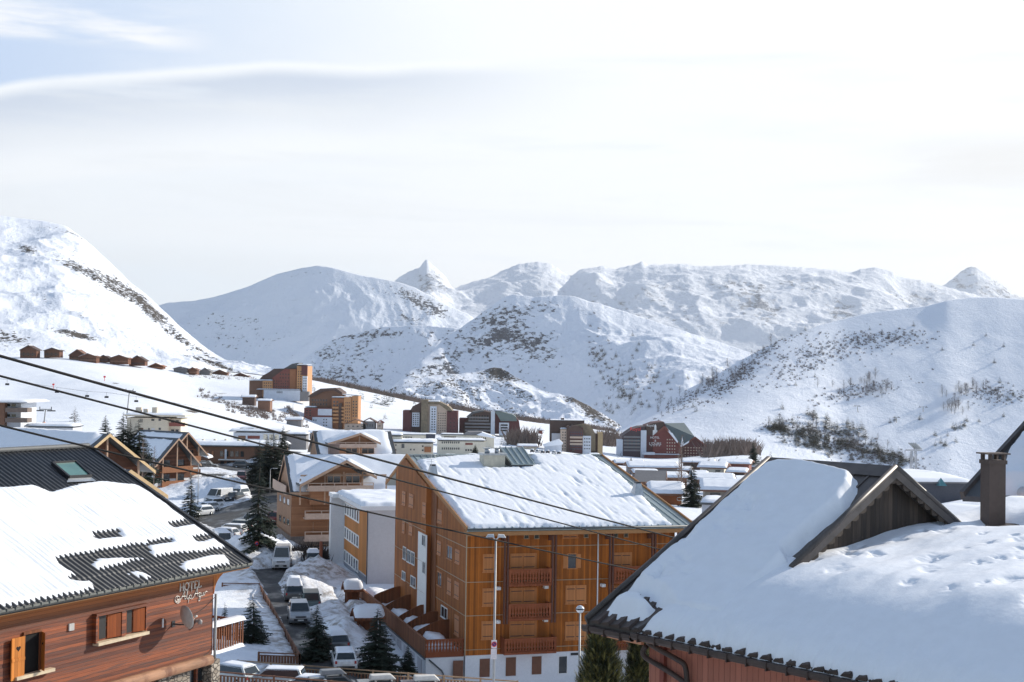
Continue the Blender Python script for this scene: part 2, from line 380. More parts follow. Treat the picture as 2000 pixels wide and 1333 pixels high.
mountain('middle_mountain', [(720, 800, 3100, 830, 2730), (770, 752, 3100, 830, 2730), (800, 722, 3150, 830, 2780), (830, 697, 3200, 835, 2830), (870, 662, 3300, 840, 2930), (900, 640, 3350, 842, 2980), (930, 620, 3400, 845, 3030), (960, 598, 3400, 850, 3030), (985, 581, 3400, 850, 3030), (1005, 575, 3400, 850, 3030), (1040, 580, 3400, 850, 3030), (1080, 578, 3400, 850, 3030), (1115, 578, 3400, 850, 2991), (1150, 588, 3400, 850, 2900), (1200, 602, 3400, 850, 2770), (1260, 622, 3380, 850, 2620), (1330, 645, 3300, 850, 2540), (1400, 667, 3250, 850, 2490), (1455, 685, 3200, 850, 2440), (1500, 700, 3200, 850, 2440), (1560, 740, 3200, 850, 2440)],
    mid_rock, nx=420, nv=140, amp=0.14, fs=1/260., seed=5, base_rock=-0.06, jag=2.2,
    blobs=[(1000, 640, 90, 50, -30, .06), (1060, 690, 70, 50, 50, .06), (880, 705, 90, 50, -40, .08), (940, 760, 130, 40, 0, .06), (1150, 610, 80, 14, 20, .05), (1060, 600, 60, 14, 10, .04), (960, 690, 160, 80, 0, .03), (1350, 640, 120, 30, 20, -.25), (1300, 700, 110, 50, 30, -.3), (1420, 690, 80, 30, 20, -.2)])
mountain('rocky_hill', [(560, 800, 2050, 820, 1900), (690, 765, 2050, 825, 1850), (760, 762, 2050, 832, 1850), (800, 742, 2080, 840, 1820), (850, 733, 2100, 850, 1800), (900, 730, 2120, 860, 1800), (935, 726, 2130, 868, 1800), (960, 719, 2130, 872, 1800), (980, 719, 2130, 875, 1790), (1000, 733, 2100, 880, 1780), (1030, 748, 2080, 885, 1770), (1060, 764, 2050, 890, 1760), (1095, 771, 2030, 895, 1750), (1120, 778, 2000, 895, 1750), (1150, 793, 1980, 895, 1750), (1180, 810, 1960, 895, 1750), (1215, 833, 1930, 895, 1750), (1260, 860, 1900, 895, 1750)],
    near_rock, nx=360, nv=100, amp=0.30, fs=1/90., seed=6, base_rock=0.03, jag=3.0,
    blobs=[(1080, 810, 80, 16, 20, -.1), (900, 760, 50, 14, 20, .02), (1150, 800, 60, 10, 38, .08), (980, 735, 40, 12, 30, .10), (1050, 768, 60, 6, 22, -.12)])
mountain('right_hill', [(1180, 850, 1650, 880, 1270), (1240, 822, 1650, 890, 1270), (1270, 800, 1650, 900, 1270), (1300, 784, 1660, 905, 1280), (1350, 757, 1670, 915, 1290), (1400, 733, 1680, 925, 1300), (1440, 708, 1690, 930, 1310), (1475, 689, 1700, 935, 1320), (1520, 667, 1720, 940, 1340), (1560, 651, 1740, 945, 1360), (1600, 636, 1760, 950, 1380), (1640, 625, 1780, 955, 1400), (1700, 611, 1790, 960, 1410), (1760, 604, 1790, 965, 1410), (1810, 598, 1790, 970, 1410), (1850, 587, 1790, 972, 1410), (1900, 581, 1800, 975, 1420), (1950, 581, 1800, 978, 1420), (2000, 585, 1800, 980, 1420), (2060, 580, 1800, 985, 1420), (2300, 560, 1850, 990, 1470)],
    near_rock, nx=420, nv=140, amp=0.055, fs=1/260., ridged=False, seed=7, base_rock=-0.12, prof=1.0,
    blobs=[(1660, 660, 190, 22, -4, .062), (1480, 700, 120, 20, -40, .055), (1330, 775, 70, 12, -30, .06), (1640, 760, 90, 16, -15, .05), (1990, 700, 60, 60, 0, .0), (1560, 655, 60, 3, -20, .10)])
mountain('left_mountain', [(-260, 380, 2100, 700, 1050), (-100, 402, 2050, 700, 1080), (0, 421, 2000, 702, 1120), (30, 426, 2000, 703, 1130), (60, 429, 2000, 704, 1140), (100, 434, 1980, 705, 1150), (130, 443, 1960, 706, 1160), (155, 460, 1940, 708, 1170), (180, 480, 1920, 709, 1180), (203, 502, 1900, 710, 1190), (230, 527, 1880, 712, 1200), (255, 552, 1860, 714, 1210), (285, 575, 1840, 716, 1220), (310, 598, 1800, 718, 1240), (335, 622, 1750, 719, 1260), (365, 650, 1700, 721, 1280), (390, 670, 1650, 722, 1300), (420, 692, 1600, 724, 1320), (450, 708, 1550, 726, 1340), (480, 716, 1500, 728, 1360), (530, 728, 1480, 735, 1380)],
    near_rock, nx=420, nv=150, amp=0.10, fs=1/150., seed=8, base_rock=-0.075, jag=2.0,
    blobs=[(300, 612, 95, 12, 44, .17), (215, 552, 90, 14, 36, .12), (140, 520, 70, 10, 28, .10), (50, 487, 25, 10, 20, .16), (120, 450, 120, 14, 18, .08), (15, 660, 60, 12, 10, .14), (150, 655, 60, 7, 14, .26), (90, 590, 120, 10, 20, .06), (420, 712, 70, 6, 18, .14), (160, 620, 120, 8, 28, .05), (400, 690, 60, 8, 35, .10), (230, 680, 60, 10, 10, -.1)])
# ================================================================ GROUND (one sheet to the horizon)
def zc(px, py, Yv): return P(px, py, Yv).z
ctrl = []
def cp(px, py, Yv): v = P(px, py, Yv); ctrl.append((v.x/v.y, math.log(v.y), v.z))
for a in [(430, 1300, 107), (700, 1318, 106), (600, 1290, 112), (583, 1215, 126), (650, 1168, 147), (550, 1110, 165), (480, 1050, 190), (410, 990, 235), (470, 935, 275), (420, 915, 290), (530, 985, 225), (760, 1330, 112), (700, 1170, 140),
          (914, 1350, 114), (1100, 1345, 120), (100, 838, 500), (250, 862, 430), (330, 885, 430), (0, 850, 420), (60, 835, 520), (150, 800, 650), (60, 770, 800), (300, 760, 850), (0, 745, 900), (60, 701, 1100), (160, 706, 1130), (300, 720, 1180), (430, 735, 1250), (360, 775, 1000), (420, 790, 900), (300, 820, 620), (450, 870, 500), (480, 830, 700), (520, 775, 1050), (545, 776, 1030), (600, 780, 1050), (560, 820, 850), (560, 850, 640),
          (650, 838, 960), (720, 838, 900), (740, 800, 1150), (640, 748, 1480), (800, 782, 1500), (900, 800, 1500), (1000, 817, 1500), (1100, 830, 1500), (1210, 845, 1500), (840, 848, 940), (960, 852, 950), (905, 888, 740), (800, 888, 640), (700, 880, 600), (1040, 850, 1100), (1120, 886, 850), (1050, 890, 700),
          (1200, 890, 950), (1300, 894, 980), (1380, 893, 950), (1300, 925, 550), (1420, 925, 450), (1350, 975, 280), (1430, 985, 250), (1280, 985, 235), (1440, 880, 1100), (1520, 895, 900), (1560, 920, 700), (1700, 960, 900), (1850, 975, 900), (2000, 985, 900), (1800, 965, 260), (1900, 975, 200), (1650, 1010, 220), (1500, 1000, 240), (2000, 1010, 130), (1700, 965, 1300), (2000, 990, 1300), (1550, 935, 1300)]: cp(*a)
for t in (-.9, -.5, -.2, .1, .4, .9):
    for Yv, z in ((6, -24), (20, -24), (50, -24), (85, -24)): ctrl.append((t, math.log(Yv), z))
for t in (-.9, -.6): ctrl += [(t, math.log(200), -22), (t, math.log(500), -18), (t, math.log(1100), 15)]
for t in (.6, .9): ctrl += [(t, math.log(200), -22), (t, math.log(500), -30), (t, math.log(1100), -80)]
ctrl = np.array(ctrl)
def _phi(r2): return np.where(r2 > 1e-12, 0.5*r2*np.log(np.maximum(r2, 1e-12)), 0)
_sx, _sy = 2.2, 0.55
_c = ctrl[:, :2]*np.array([_sx, _sy]); n_ = len(_c)
K = _phi(((_c[:, None]-_c[None])**2).sum(2))+np.eye(n_)*1e-3; Pm = np.hstack([np.ones((n_, 1)), _c])
_w = np.linalg.solve(np.vstack([np.hstack([K, Pm]), np.hstack([Pm.T, np.zeros((3, 3))])]), np.concatenate([ctrl[:, 2], np.zeros(3)]))
def ground_z(Xv, Yv):
    Xv = np.atleast_1d(np.asarray(Xv, float)); Yv = np.atleast_1d(np.asarray(Yv, float)); Yc = np.maximum(Yv, 5)
    q = np.stack([Xv/Yc*_sx, np.log(Yc)*_sy], -1); sh = q.shape[:-1]; q = q.reshape(-1, 2)
    z = np.zeros(len(q))
    for i in range(0, len(q), 20000):
        k = _phi(((q[i:i+20000, None]-_c[None])**2).sum(2)); z[i:i+20000] = k@_w[:n_]+_w[n_]+q[i:i+20000]@_w[n_+1:]
    z = z.reshape(sh)
    far = sstep(1520, 1750, Yv); return z*(1-far)+far*(-130-sstep(1750, 4000, Yv)*300)
def gz(x, y): return float(ground_z(x, y)[0])
rows = np.concatenate([np.geomspace(6, 100, 16)[:-1], np.geomspace(100, 330, 330), np.geomspace(333, 1700, 230), np.geomspace(1750, 17500, 20)])
cols_ = np.linspace(-1.0, 1.0, 81); cols_ = np.concatenate([cols_[cols_ < -.42], np.linspace(-.42, .42, 420), cols_[cols_ > .42]])
YY, TT = np.meshgrid(rows, cols_, indexing='ij'); XX = YY*TT
ZZ = ground_z(XX, YY)
nat = sstep(380, 700, YY)
ZZ += nat*fbm(XX/90, YY/90, 5)*1.6*sstep(1700, 1500, YY)
GA = np.stack([XX, YY, ZZ], -1)
# ---- road under the snow, snow sheet with holes where the road is cleared
def poly_sd(px, py, poly):
    """signed distance (positive inside), vectorised, same units as the polygon"""
    d = np.full(px.shape, 1e9); ins = np.zeros(px.shape, bool); n = len(poly)
    for i in range(n):
        x1, y1 = poly[i]; x2, y2 = poly[(i+1) % n]
        ex, ey = x2-x1, y2-y1; L = ex*ex+ey*ey+1e-12
        t = np.clip(((px-x1)*ex+(py-y1)*ey)/L, 0, 1)
        d = np.minimum(d, np.hypot(px-x1-t*ex, py-y1-t*ey))
        c = ((y1 > py) != (y2 > py)) & (px < (x2-x1)*(py-y1)/(y2-y1+1e-12)+x1)
        ins ^= c
    return np.where(ins, d, -d)
def gpt(px, py):
    """point of the ground seen at this pixel (marching the ray)"""
    d = ray(px, py); Y0 = 60.0
    while Y0 < 1700:
        v = d*(Y0/d.y)
        if v.z < gz(v.x, v.y): break
        Y0 *= 1.01
    a, b = Y0/1.01, Y0
    for _ in range(14):
        m = (a+b)/2; v = d*(m/d.y)
        if v.z < gz(v.x, v.y): b = m
        else: a = m
    return d*(b/d.y)
def gpoly(l): return [tuple(gpt(*p))[:2] for p in l]
ROADS = [gpoly([(394, 927), (430, 925), (470, 931), (505, 938), (546, 948), (556, 1000), (545, 1040), (535, 1075), (505, 1082), (440, 1040), (392, 1022), (372, 1012), (418, 996), (462, 984), (490, 976), (484, 964), (450, 957), (420, 953), (396, 948)]),
         gpoly([(488, 1112), (535, 1108), (605, 1098), (612, 1112), (585, 1122), (548, 1140), (558, 1160), (572, 1180), (604, 1222), (632, 1238), (645, 1300), (585, 1298), (572, 1268), (540, 1205), (507, 1145)]),
         gpoly([(640, 1285), (700, 1292), (760, 1310), (900, 1345), (880, 1380), (420, 1360), (425, 1322), (520, 1318)]),
         gpoly([(655, 1168), (668, 1172), (690, 1195), (700, 1222), (688, 1220), (672, 1195)]),
         gpoly([(372, 905), (470, 912), (540, 925), (560, 940), (530, 938), (470, 925), (385, 918)])]
HEAPS = [(575, 1138, 3.2, 3.0, 1.3), (610, 1130, 3.5, 2.5, 1.5), (636, 1136, 2.5, 3, 1.2), (580, 1168, 2.6, 2.2, 1.1), (612, 1168, 4.0, 3.0, 1.2), (655, 1200, 2.6, 6.0, 1.1), (676, 1235, 2.6, 5.0, 1.0), (668, 1250, 1.6, 3.0, .7), (690, 1268, 2.5, 3, .9),
         (485, 1098, 5, 6, 1.6), (515, 1092, 4, 5, 1.0), (470, 1085, 5, 5, 1.2), (595, 1102, 1.5, 2.0, 1.3), (430, 962, 9, 8, 1.3), (465, 966, 5, 7, 1.6), (395, 958, 8, 8, 1.2), (520, 918, 8, 8, 1.4), (440, 916, 10, 6, 1.2), (470, 918, 8, 6, 1.3), (500, 922, 8, 6, 1.5), (405, 915, 7, 5, 1.0),
         (565, 920, 9, 14, 2.0), (515, 1065, 4, 8, 1.0), (470, 1150, 4, 4, .9), (500, 1133, 2.0, 4, .9), (560, 1078, 1.2, 4, .8)]
HEAPS = [tuple(gpt(a, b))[:2]+(c, d_, h) for a, b, c, d_, h in HEAPS]
th = 0.12+0.05*fbm(XX/4, YY/4, 4)
lump = fbm(XX/1.1, YY/1.1, 4)
for hx, hy, rx, ry, h in HEAPS:
    q = ((XX-hx)/rx)**2+((YY-hy)/ry)**2
    e = np.exp(-q*1.2); th += h*e*(1+0.35*lump)
rd = np.full(XX.shape, -1e3)
nearm = YY < 340
for pl in ROADS:
    s = np.full(XX.shape, -1e3); s[nearm] = poly_sd(XX[nearm], YY[nearm], pl); rd = np.maximum(rd, s)
rd += 0.55*fbm(XX/2.2, YY/2.2, 4)
k = sstep(0.5, -0.5, rd)
th = th*k + (1-k)*(-0.10+0.10*fbm(XX/1.6, YY/3.5, 4)*1.4)
GA[:, :, 2] += np.where(YY < 340, th, 0.12)
# dirty rims
dirt = (sstep(4.5, 0.0, np.abs(rd))*0.95)*(YY < 340)
for hx, hy in [(HEAPS[0][0], HEAPS[0][1]), (HEAPS[1][0], HEAPS[1][1]), (HEAPS[2][0], HEAPS[2][1])]:
    dirt += 0.9*np.exp(-(((XX-hx)/3.2)**2+((YY-hy)/3.2)**2))
def ground_material():
    m, t, b = material('ground_snow'); c = t.new('ShaderNodeNewGeometry').outputs['Position']
    at = t.new('ShaderNodeAttribute'); at.attribute_name = 'dirt'; a2 = t.new('ShaderNodeAttribute'); a2.attribute_name = 'scrub'
    n = t.noise(c, 0.5, 8, 0.6); n2 = t.noise(c, 0.035, 8, 0.62, 0.5); n3 = t.noise(c, 3.0, 5, 0.65)
    base = t.mix(t.step(n, .3, .7), (0.80, 0.83, 0.88), (0.87, 0.89, 0.93))
    dm = t.math('MULTIPLY', at.outputs['Fac'], t.step(t.noise(c, 0.9, 7, 0.7), 0.40, 0.66))
    base = t.mix(dm, base, (0.26, 0.215, 0.17))
    sm = t.step(t.math('ADD', t.math('MULTIPLY', t.math('ADD', n2, n3), 0.5), a2.outputs['Fac']), 0.60, 0.70)
    base = t.mix(sm, base, (0.11, 0.085, 0.065))
    t.put(b.inputs['Base Color'], base); b.inputs['Roughness'].default_value = .8; b.inputs['Specular IOR Level'].default_value = .25
    bump(t, b, t.math('ADD', t.math('MULTIPLY', n2, 4.0), t.math('ADD', n, t.math('MULTIPLY', n3, .2))), 0.7, 0.35)
    return m
def asphalt_material():
    m, t, b = material('wet_asphalt'); c = t.new('ShaderNodeNewGeometry').outputs['Position']
    n = t.noise(t.mapv(c, (1, .45, 1)), 0.7, 7, 0.65); n2 = t.noise(c, 9, 5, .7); wet = t.step(t.noise(t.mapv(c, (1, 0.5, 1)), 0.35, 5, .6), .42, .62)
    base = t.mix(t.step(n, .3, .75), (0.035, 0.036, 0.038), (0.085, 0.08, 0.075))
    t.put(b.inputs['Base Color'], t.mix(t.math('MULTIPLY', t.step(n2, .55, .8), .5), base, (.13, .125, .12)))
    t.put(b.inputs['Roughness'], t.math('MULTIPLY_ADD', wet, -0.5, 0.85))
    bump(t, b, n2, .3, .01); return m
GM = ground_material(); AS = asphalt_material()
g0 = grid('ground', GA, GM); tag(g0, kind='structure')
gpx, gpy = pixa(GA.reshape(-1, 3)); gpx = gpx.reshape(XX.shape); gpy = gpy.reshape(XX.shape)
attr(g0, 'dirt', np.clip(dirt, 0, 1))
scr = np.full(XX.shape, -0.17)+0.05*fbm(XX/120, YY/120, 3)
for cx, cy, rx, ry, an, am in [(380, 748, 60, 4, 8, .30), (470, 785, 55, 10, 6, .27), (440, 770, 50, 6, 3, .25), (500, 800, 60, 6, 5, .2), (225, 749, 16, 3, 6, .40), (375, 804, 22, 6, 8, .40), (480, 815, 50, 7, 0, .14), (640, 752, 60, 3, 3, .25), (760, 768, 90, 4, 12, .25), (950, 790, 120, 4, 8, .2), (1100, 820, 120, 5, 7, .2), (545, 800, 40, 6, 0, .2), (1000, 880, 60, 6, 0, .12), (1110, 900, 80, 4, 0, .2), (1400, 915, 80, 10, 0, .15), (20, 660, 60, 20, 0, .2)]:
    ca, sa = math.cos(R(an)), math.sin(R(an)); dx = gpx-cx; dy = gpy-cy
    scr += am*np.exp(-((dx*ca+dy*sa)/rx)**2-((-dx*sa+dy*ca)/ry)**2)
scr = np.where(YY > 330, scr, -0.4)
attr(g0, 'scrub', scr)
rr_ = np.geomspace(95, 340, 150); cc_ = np.linspace(-.3, .02, 90)
RY, RT = np.meshgrid(rr_, cc_, indexing='ij')
rdo = grid('road', np.stack([RY*RT, RY, ground_z(RY*RT, RY)], -1), AS); tag(rdo, kind='structure')
# ================================================================ BUILDING KIT
class Fr:
    def __init__(s, px, Yv, base, phi):
        p = P(px, 900, Yv); s.O = Vector((p.x, Yv, base)); s.phi = R(phi); c, q = math.cos(s.phi), math.sin(s.phi)
        s.ex = Vector((c, q, 0)); s.ey = Vector((-q, c, 0))
    def L(s, v): d = Vector(v)-s.O; return Vector((d.dot(s.ex), d.dot(s.ey), d.z))
    def Wd(s, x, y, z): return s.O+s.ex*x+s.ey*y+Vector((0, 0, z))
    def front(s, px, py, yl=0.0):
        d = ray(px, py); t = (yl+s.O.dot(s.ey))/d.dot(s.ey); v = s.L(d*t); return v.x, v.z
    def side(s, px, py, xl=0.0):
        d = ray(px, py); t = (xl+s.O.dot(s.ex))/d.dot(s.ex); v = s.L(d*t); return v.y, v.z
    def level(s, px, py, zl):
        d = ray(px, py); v = s.L(d*((s.O.z+zl)/d.z)); return v.x, v.y
    def plane(s, px, py, a, b, c):
        """local intersection of the pixel ray with the plane through local points a, b, c"""
        A = s.Wd(*a); n = (s.Wd(*b)-A).cross(s.Wd(*c)-A); d = ray(px, py); return s.L(d*(A.dot(n)/d.dot(n)))
    def yfor(s, px, py, xl):
        """depth (local y) at which this pixel column has local x = xl"""
        return s.side(px, py, xl)[0]
    def root(s, name, label, cat, group=None): return thing(name, label, cat, s.O, s.phi, group)
def fbx(g, face, off, a0, a1, d0, d1, z0, z1, m=0):
    if face == 'front': g.box(a0, a1, off-d1, off-d0, z0, z1, m)
    elif face == 'left': g.box(off-d1, off-d0, a0, a1, z0, z1, m)
    else: g.box(off+d0, off+d1, a0, a1, z0, z1, m)
GLS = glass_mat('window_glass'); GLB = glass_mat('blue_window_glass', (0.05, 0.07, 0.10), 0.1)
BLACK = plain('dark_metal', (0.03, 0.03, 0.033), 0.45, 0.3); WHITE = plain('white_paint', (0.78, 0.78, 0.76), 0.6, var=.05)
IRON = plain('black_iron', (0.02, 0.02, 0.02), 0.5)
def window(root, face, off, a0, a1, z0, z1, kind='glass', fm=None, sm=None, d=0.0, snowy=False, n=2):
    if a0 > a1: a0, a1 = a1, a0
    if z0 > z1: z0, z1 = z1, z0
    g = G(); w_ = min(.07, (a1-a0)*.09)
    fbx(g, face, off, a0-w_, a1+w_, d, d+.05, z1, z1+w_*1.3); fbx(g, face, off, a0-w_*1.6, a1+w_*1.6, d, d+.09, z0-w_*1.2, z0)
    fbx(g, face, off, a0-w_, a0, d, d+.05, z0, z1); fbx(g, face, off, a1, a1+w_, d, d+.05, z0, z1)
    if kind == 'glass' and a1-a0 > .7:
        for k in range(1, n): c = a0+(a1-a0)*k/n; fbx(g, face, off, c-.025, c+.025, d, d+.035, z0, z1)
    o = g.build('window', fm or WHITE, root)
    if kind == 'closed':
        mid = (a0+a1)/2; one = (a1-a0) < 1.0
        for s0, s1 in ([(a0, a1)] if one else [(a0, mid-.012), (mid+.012, a1)]):
            h = G(); fbx(h, face, off, s0, s1, d+.005, d+.055, z0, z1, 0)
            for zz in (z0+(z1-z0)*.14, z1-(z1-z0)*.17): fbx(h, face, off, s0+.03, s1-(s1-s0)*.12, d+.055, d+.07, zz, zz+.055, 1)
            h.build('shutter', [sm, IRON], o)
    else:
        p = G(); fbx(p, face, off, a0, a1, d-.02, d+.012, z0, z1); p.build('pane', GLS, o)
        if kind == 'open':
            for s0, s1 in ((a0-(a1-a0)*.62, a0-w_), (a1+w_, a1+(a1-a0)*.62)):
                h = G(); fbx(h, face, off, s0, s1, d+.005, d+.06, z0, z1, 0); h.build('shutter', [sm], o)
    return o
def balusters(g, face, off, a0, a1, d0, z0, z1, pitch=0.22, m=0):
    """carved boards with hourglass gaps"""
    n = max(2, int((a1-a0)/pitch)); w_ = (a1-a0)/n; H = z1-z0
    prof = [(0, .46), (.15, .46), (.22, .36), (.36, .22), (.5, .42), (.62, .22), (.76, .38), (.84, .46), (1, .46)]
    for i in range(n):
        c = a0+w_*(i+.5); pts = [(c-w_*q, z0+H*t) for t, q in prof]+[(c+w_*q, z0+H*t) for t, q in reversed(prof)]
        if face == 'front': g.ext([(x, off-d0, z) for x, z in pts], (0, -.03, 0), m)
        else: g.ext([(off-d0, x, z) for x, z in pts], (-.03, 0, 0), m)
def snow_patch(root, q, t=0.3, res=0.35, inset=(.1, .1, .1, .1), wob=.12, px_polys=None, px_holes=(), fr=None, mat=None, lump=.25, soft=.35, name='snow_cover', seed=0, extra=None, sink=.06, stripes=None, maxn=260):
    """snow lying on a roof plane q=(eaveL, eaveR, ridgeR, ridgeL); where it is thin it dips under the roof"""
    A, B, C_, D = [np.array(p, float) for p in q]
    nu = int(np.clip(max(np.linalg.norm(B-A), np.linalg.norm(C_-D))/res, 6, maxn)); nv = int(np.clip(max(np.linalg.norm(D-A), np.linalg.norm(C_-B))/res, 6, maxn))
    U, V = np.meshgrid(np.linspace(0, 1, nu), np.linspace(0, 1, nv), indexing='ij'); u = U[..., None]; v = V[..., None]
    base = (A*(1-u)+B*u)*(1-v)+(D*(1-u)+C_*u)*v
    LA = np.linalg.norm(B-A)*(1-V)+np.linalg.norm(C_-D)*V; LB = np.linalg.norm(D-A)*(1-U)+np.linalg.norm(C_-B)*U
    sx, sy = U*LA, V*LB
    e = np.minimum(np.minimum(sx-inset[0], LA-sx-inset[1]), np.minimum(sy-inset[2], LB-sy-inset[3]))
    nz = fbm(sx/1.5+seed*5.1, sy/1.5+seed, 4)
    if px_polys and fr:
        a3, b3, c3 = tuple(A), tuple(B), tuple(C_)
        AX = (B-A)/np.linalg.norm(B-A); N = np.cross(B-A, C_-A); N /= np.linalg.norm(N); AY = np.cross(N, AX)
        def l2(p): w3 = np.array(fr.plane(p[0], p[1], a3, b3, c3))-A; return (float(w3@AX), float(w3@AY))
        gx = (base-A)@AX; gy = (base-A)@AY
        s = np.full(gx.shape, -99.)
        for pl in px_polys: s = np.maximum(s, poly_sd(gx, gy, [l2(p) for p in pl]))
        for pl in px_holes: s = np.minimum(s, -poly_sd(gx, gy, [l2(p) for p in pl]))
        e = np.minimum(e, s)
    e = e+wob*nz*1.6+wob*.5*fbm(sx/.35+seed, sy/.35, 3)
    T = t*sstep(0, soft, e)*(1+lump*fbm(sx/2.2+seed*3, sy/2.2, 4))-sink*sstep(.05, -.05, e)
    if stripes: T = T+stripes*np.clip(fbm(sx/.45+seed, sy/6.0, 3), -1, 1)*sstep(0, .5, e)
    if extra is not None: T = T+extra(sx, sy, base)*sstep(0, .4, e)
    T = np.where(e < -.05, -sink-.02, T)
    base[:, :, 2] += T
    return grid(name, base, mat or SNOW, root)
def gable_x(root, x0, x1, y0, y1, ze, zr, yr=None, ze2=None, th=.22, rm=None, tm=None, snow=.35, inset=(.1, .1, .1, .1), res=.35, seed=0, name='roof', smat=None, back=True, fpolys=None, fholes=(), fr=None, stripes=None, wob=.12, lump=.25, soft=.35, ribs=0):
    """ridge along local x"""
    yr = (y0+y1)/2 if yr is None else yr; ze2 = ze if ze2 is None else ze2
    g = G(); g.slab([(x0, y0, ze), (x1, y0, ze), (x1, yr, zr), (x0, yr, zr)], th, 0)
    if back: g.slab([(x0, yr+.001, zr), (x1, yr+.001, zr), (x1, y1, ze2), (x0, y1, ze2)], th, 0)
    if ribs:
        n = int((x1-x0)/ribs)
        for i in range(n+1):
            x = x0+(x1-x0)*i/n; g.beam((x, y0+.02, ze+.02), (x, yr, zr+.02), .05, .06, 0)
    o = g.build(name, [rm], root)
    if tm:
        t_ = G()
        for x in (x0, x1):
            s_ = -.03 if x == x0 else .03
            t_.ext([(x, y0, ze+.02), (x, yr, zr+.02), (x, yr, zr-th-.12), (x, y0, ze-th-.12)], (s_, 0, 0)); t_.ext([(x, yr, zr+.02), (x, y1, ze2+.02), (x, y1, ze2-th-.12), (x, yr, zr-th-.12)], (s_, 0, 0))
        t_.box(x0-.02, x1+.02, y0-.06, y0-.01, ze-th-.08, ze+.01)
        t_.build('fascia', tm, o)
    if snow:
        snow_patch(o, [(x0, y0, ze), (x1, y0, ze), (x1, yr, zr), (x0, yr, zr)], snow, res, inset, wob, fpolys, fholes, fr, smat, seed=seed, stripes=stripes, lump=lump, soft=soft)
        if back: snow_patch(o, [(x1, y1, ze2), (x0, y1, ze2), (x0, yr, zr), (x1, yr, zr)], snow, max(res, .8), (inset[1], inset[0], .2, inset[3]), wob, mat=smat, seed=seed+1)
    return o
def gable_y(root, x0, x1, y0, y1, ze, zr, xr=None, ze2=None, th=.22, rm=None, tm=None, snow=.35, inset=(.1, .1, .1, .1), res=.35, seed=0, name='roof', smat=None, wob=.12, stripes=None):
    """ridge along local y; gable faces the camera"""
    xr = (x0+x1)/2 if xr is None else xr; ze2 = ze if ze2 is None else ze2
    g = G(); g.slab([(x0, y0, ze), (xr, y0, zr), (xr, y1, zr), (x0, y1, ze)], th); g.slab([(xr+.001, y0, zr), (x1, y0, ze2), (x1, y1, ze2), (xr+.001, y1, zr)], th)
    o = g.build(name, [rm], root)
    if tm:
        t_ = G()
        t_.ext([(x0, y0, ze+.02), (xr, y0, zr+.02), (xr, y0, zr-th-.14), (x0, y0, ze-th-.14)], (0, -.04, 0)); t_.ext([(xr, y0, zr+.02), (x1, y0, ze2+.02), (x1, y0, ze2-th-.14), (xr, y0, zr-th-.14)], (0, -.04, 0))
        t_.build('fascia', tm, o)
    if snow:
        snow_patch(o, [(x0, y1, ze), (x0, y0, ze), (xr, y0, zr), (xr, y1, zr)], snow, res, inset, wob, mat=smat, seed=seed, stripes=stripes)
        snow_patch(o, [(x1, y0, ze2), (x1, y1, ze2), (xr, y1, zr), (xr, y0, zr)], snow, res, inset, wob, mat=smat, seed=seed+2, stripes=stripes)
    return o
def flat_snow(root, x0, x1, y0, y1, z, t=.35, res=.6, seed=0, inset=.15, name='snow_cover', wob=.1, mat=None, **k):
    return snow_patch(root, [(x0, y0, z), (x1, y0, z), (x1, y1, z), (x0, y1, z)], t, res, (inset,)*4, wob, seed=seed, name=name, mat=mat, **k)
# wood and wall materials
WF = wood('warm_boards_front', (0.38, 0.112, 0.014), 'X', 0.16, .30); WS = wood('warm_boards_side', (0.34, 0.115, 0.028), 'Y', 0.16, .28)
SHU = wood('pale_shutter_boards', (0.52, 0.205, 0.070), 'X', 0.13, .10, .25); SHS = wood('pale_shutter_side', (0.52, 0.24, 0.125), 'Y', 0.13, .10, .25)
BALC = wood('red_brown_balusters', (0.26, 0.072, 0.026), 'X', .5, .15, .0); DKW = wood('dark_brown_boards', (0.20, 0.07, 0.028), 'X', .14, .2); DKS = wood('dark_brown_side', (0.25, 0.095, 0.04), 'Y', .16, .25, .4)
POST = plain('dark_posts', (0.10, 0.035, 0.02), .7); STUC = plain('white_stucco', (0.74, 0.75, 0.76), .85, bumps=.15, scale=6, var=.05); GREYW = plain('grey_stucco', (0.52, 0.52, 0.54), .9, var=.06, bumps=.1)
TIN = plain('pale_green_metal_roof', (0.33, 0.38, 0.37), .38, .35, var=.15, scale=1.2); SLATE = plain('slate_metal', (0.09, 0.095, 0.10), .5, .2); DOORB = plain('brown_door', (0.17, 0.07, 0.035), .6)
SOFF = plain('soffit_wood', (0.36, 0.17, 0.06), .7)
# ================================================================ MAIN APARTMENT CHALET
mb = Fr(914.3, 114, -25.6, 16.6)
M_ = mb.root('apartment_chalet', 'large orange-brown timber apartment chalet with a broad snowy metal roof and white ground floor', 'apartment building')
xe, zeav = mb.front(912.5, 1033, -1.3); xr_, _ = mb.front(1356, 1028, -1.3)
yri, zri = mb.side(795, 890, xe)
xl2, zl2 = mb.side(754, 944, xe)  # back eave (y,z)
Lx = xr_-1.2; Ly = mb.yfor(783, 1000, 0.0)
zb = mb.front(914, 1281)[1]
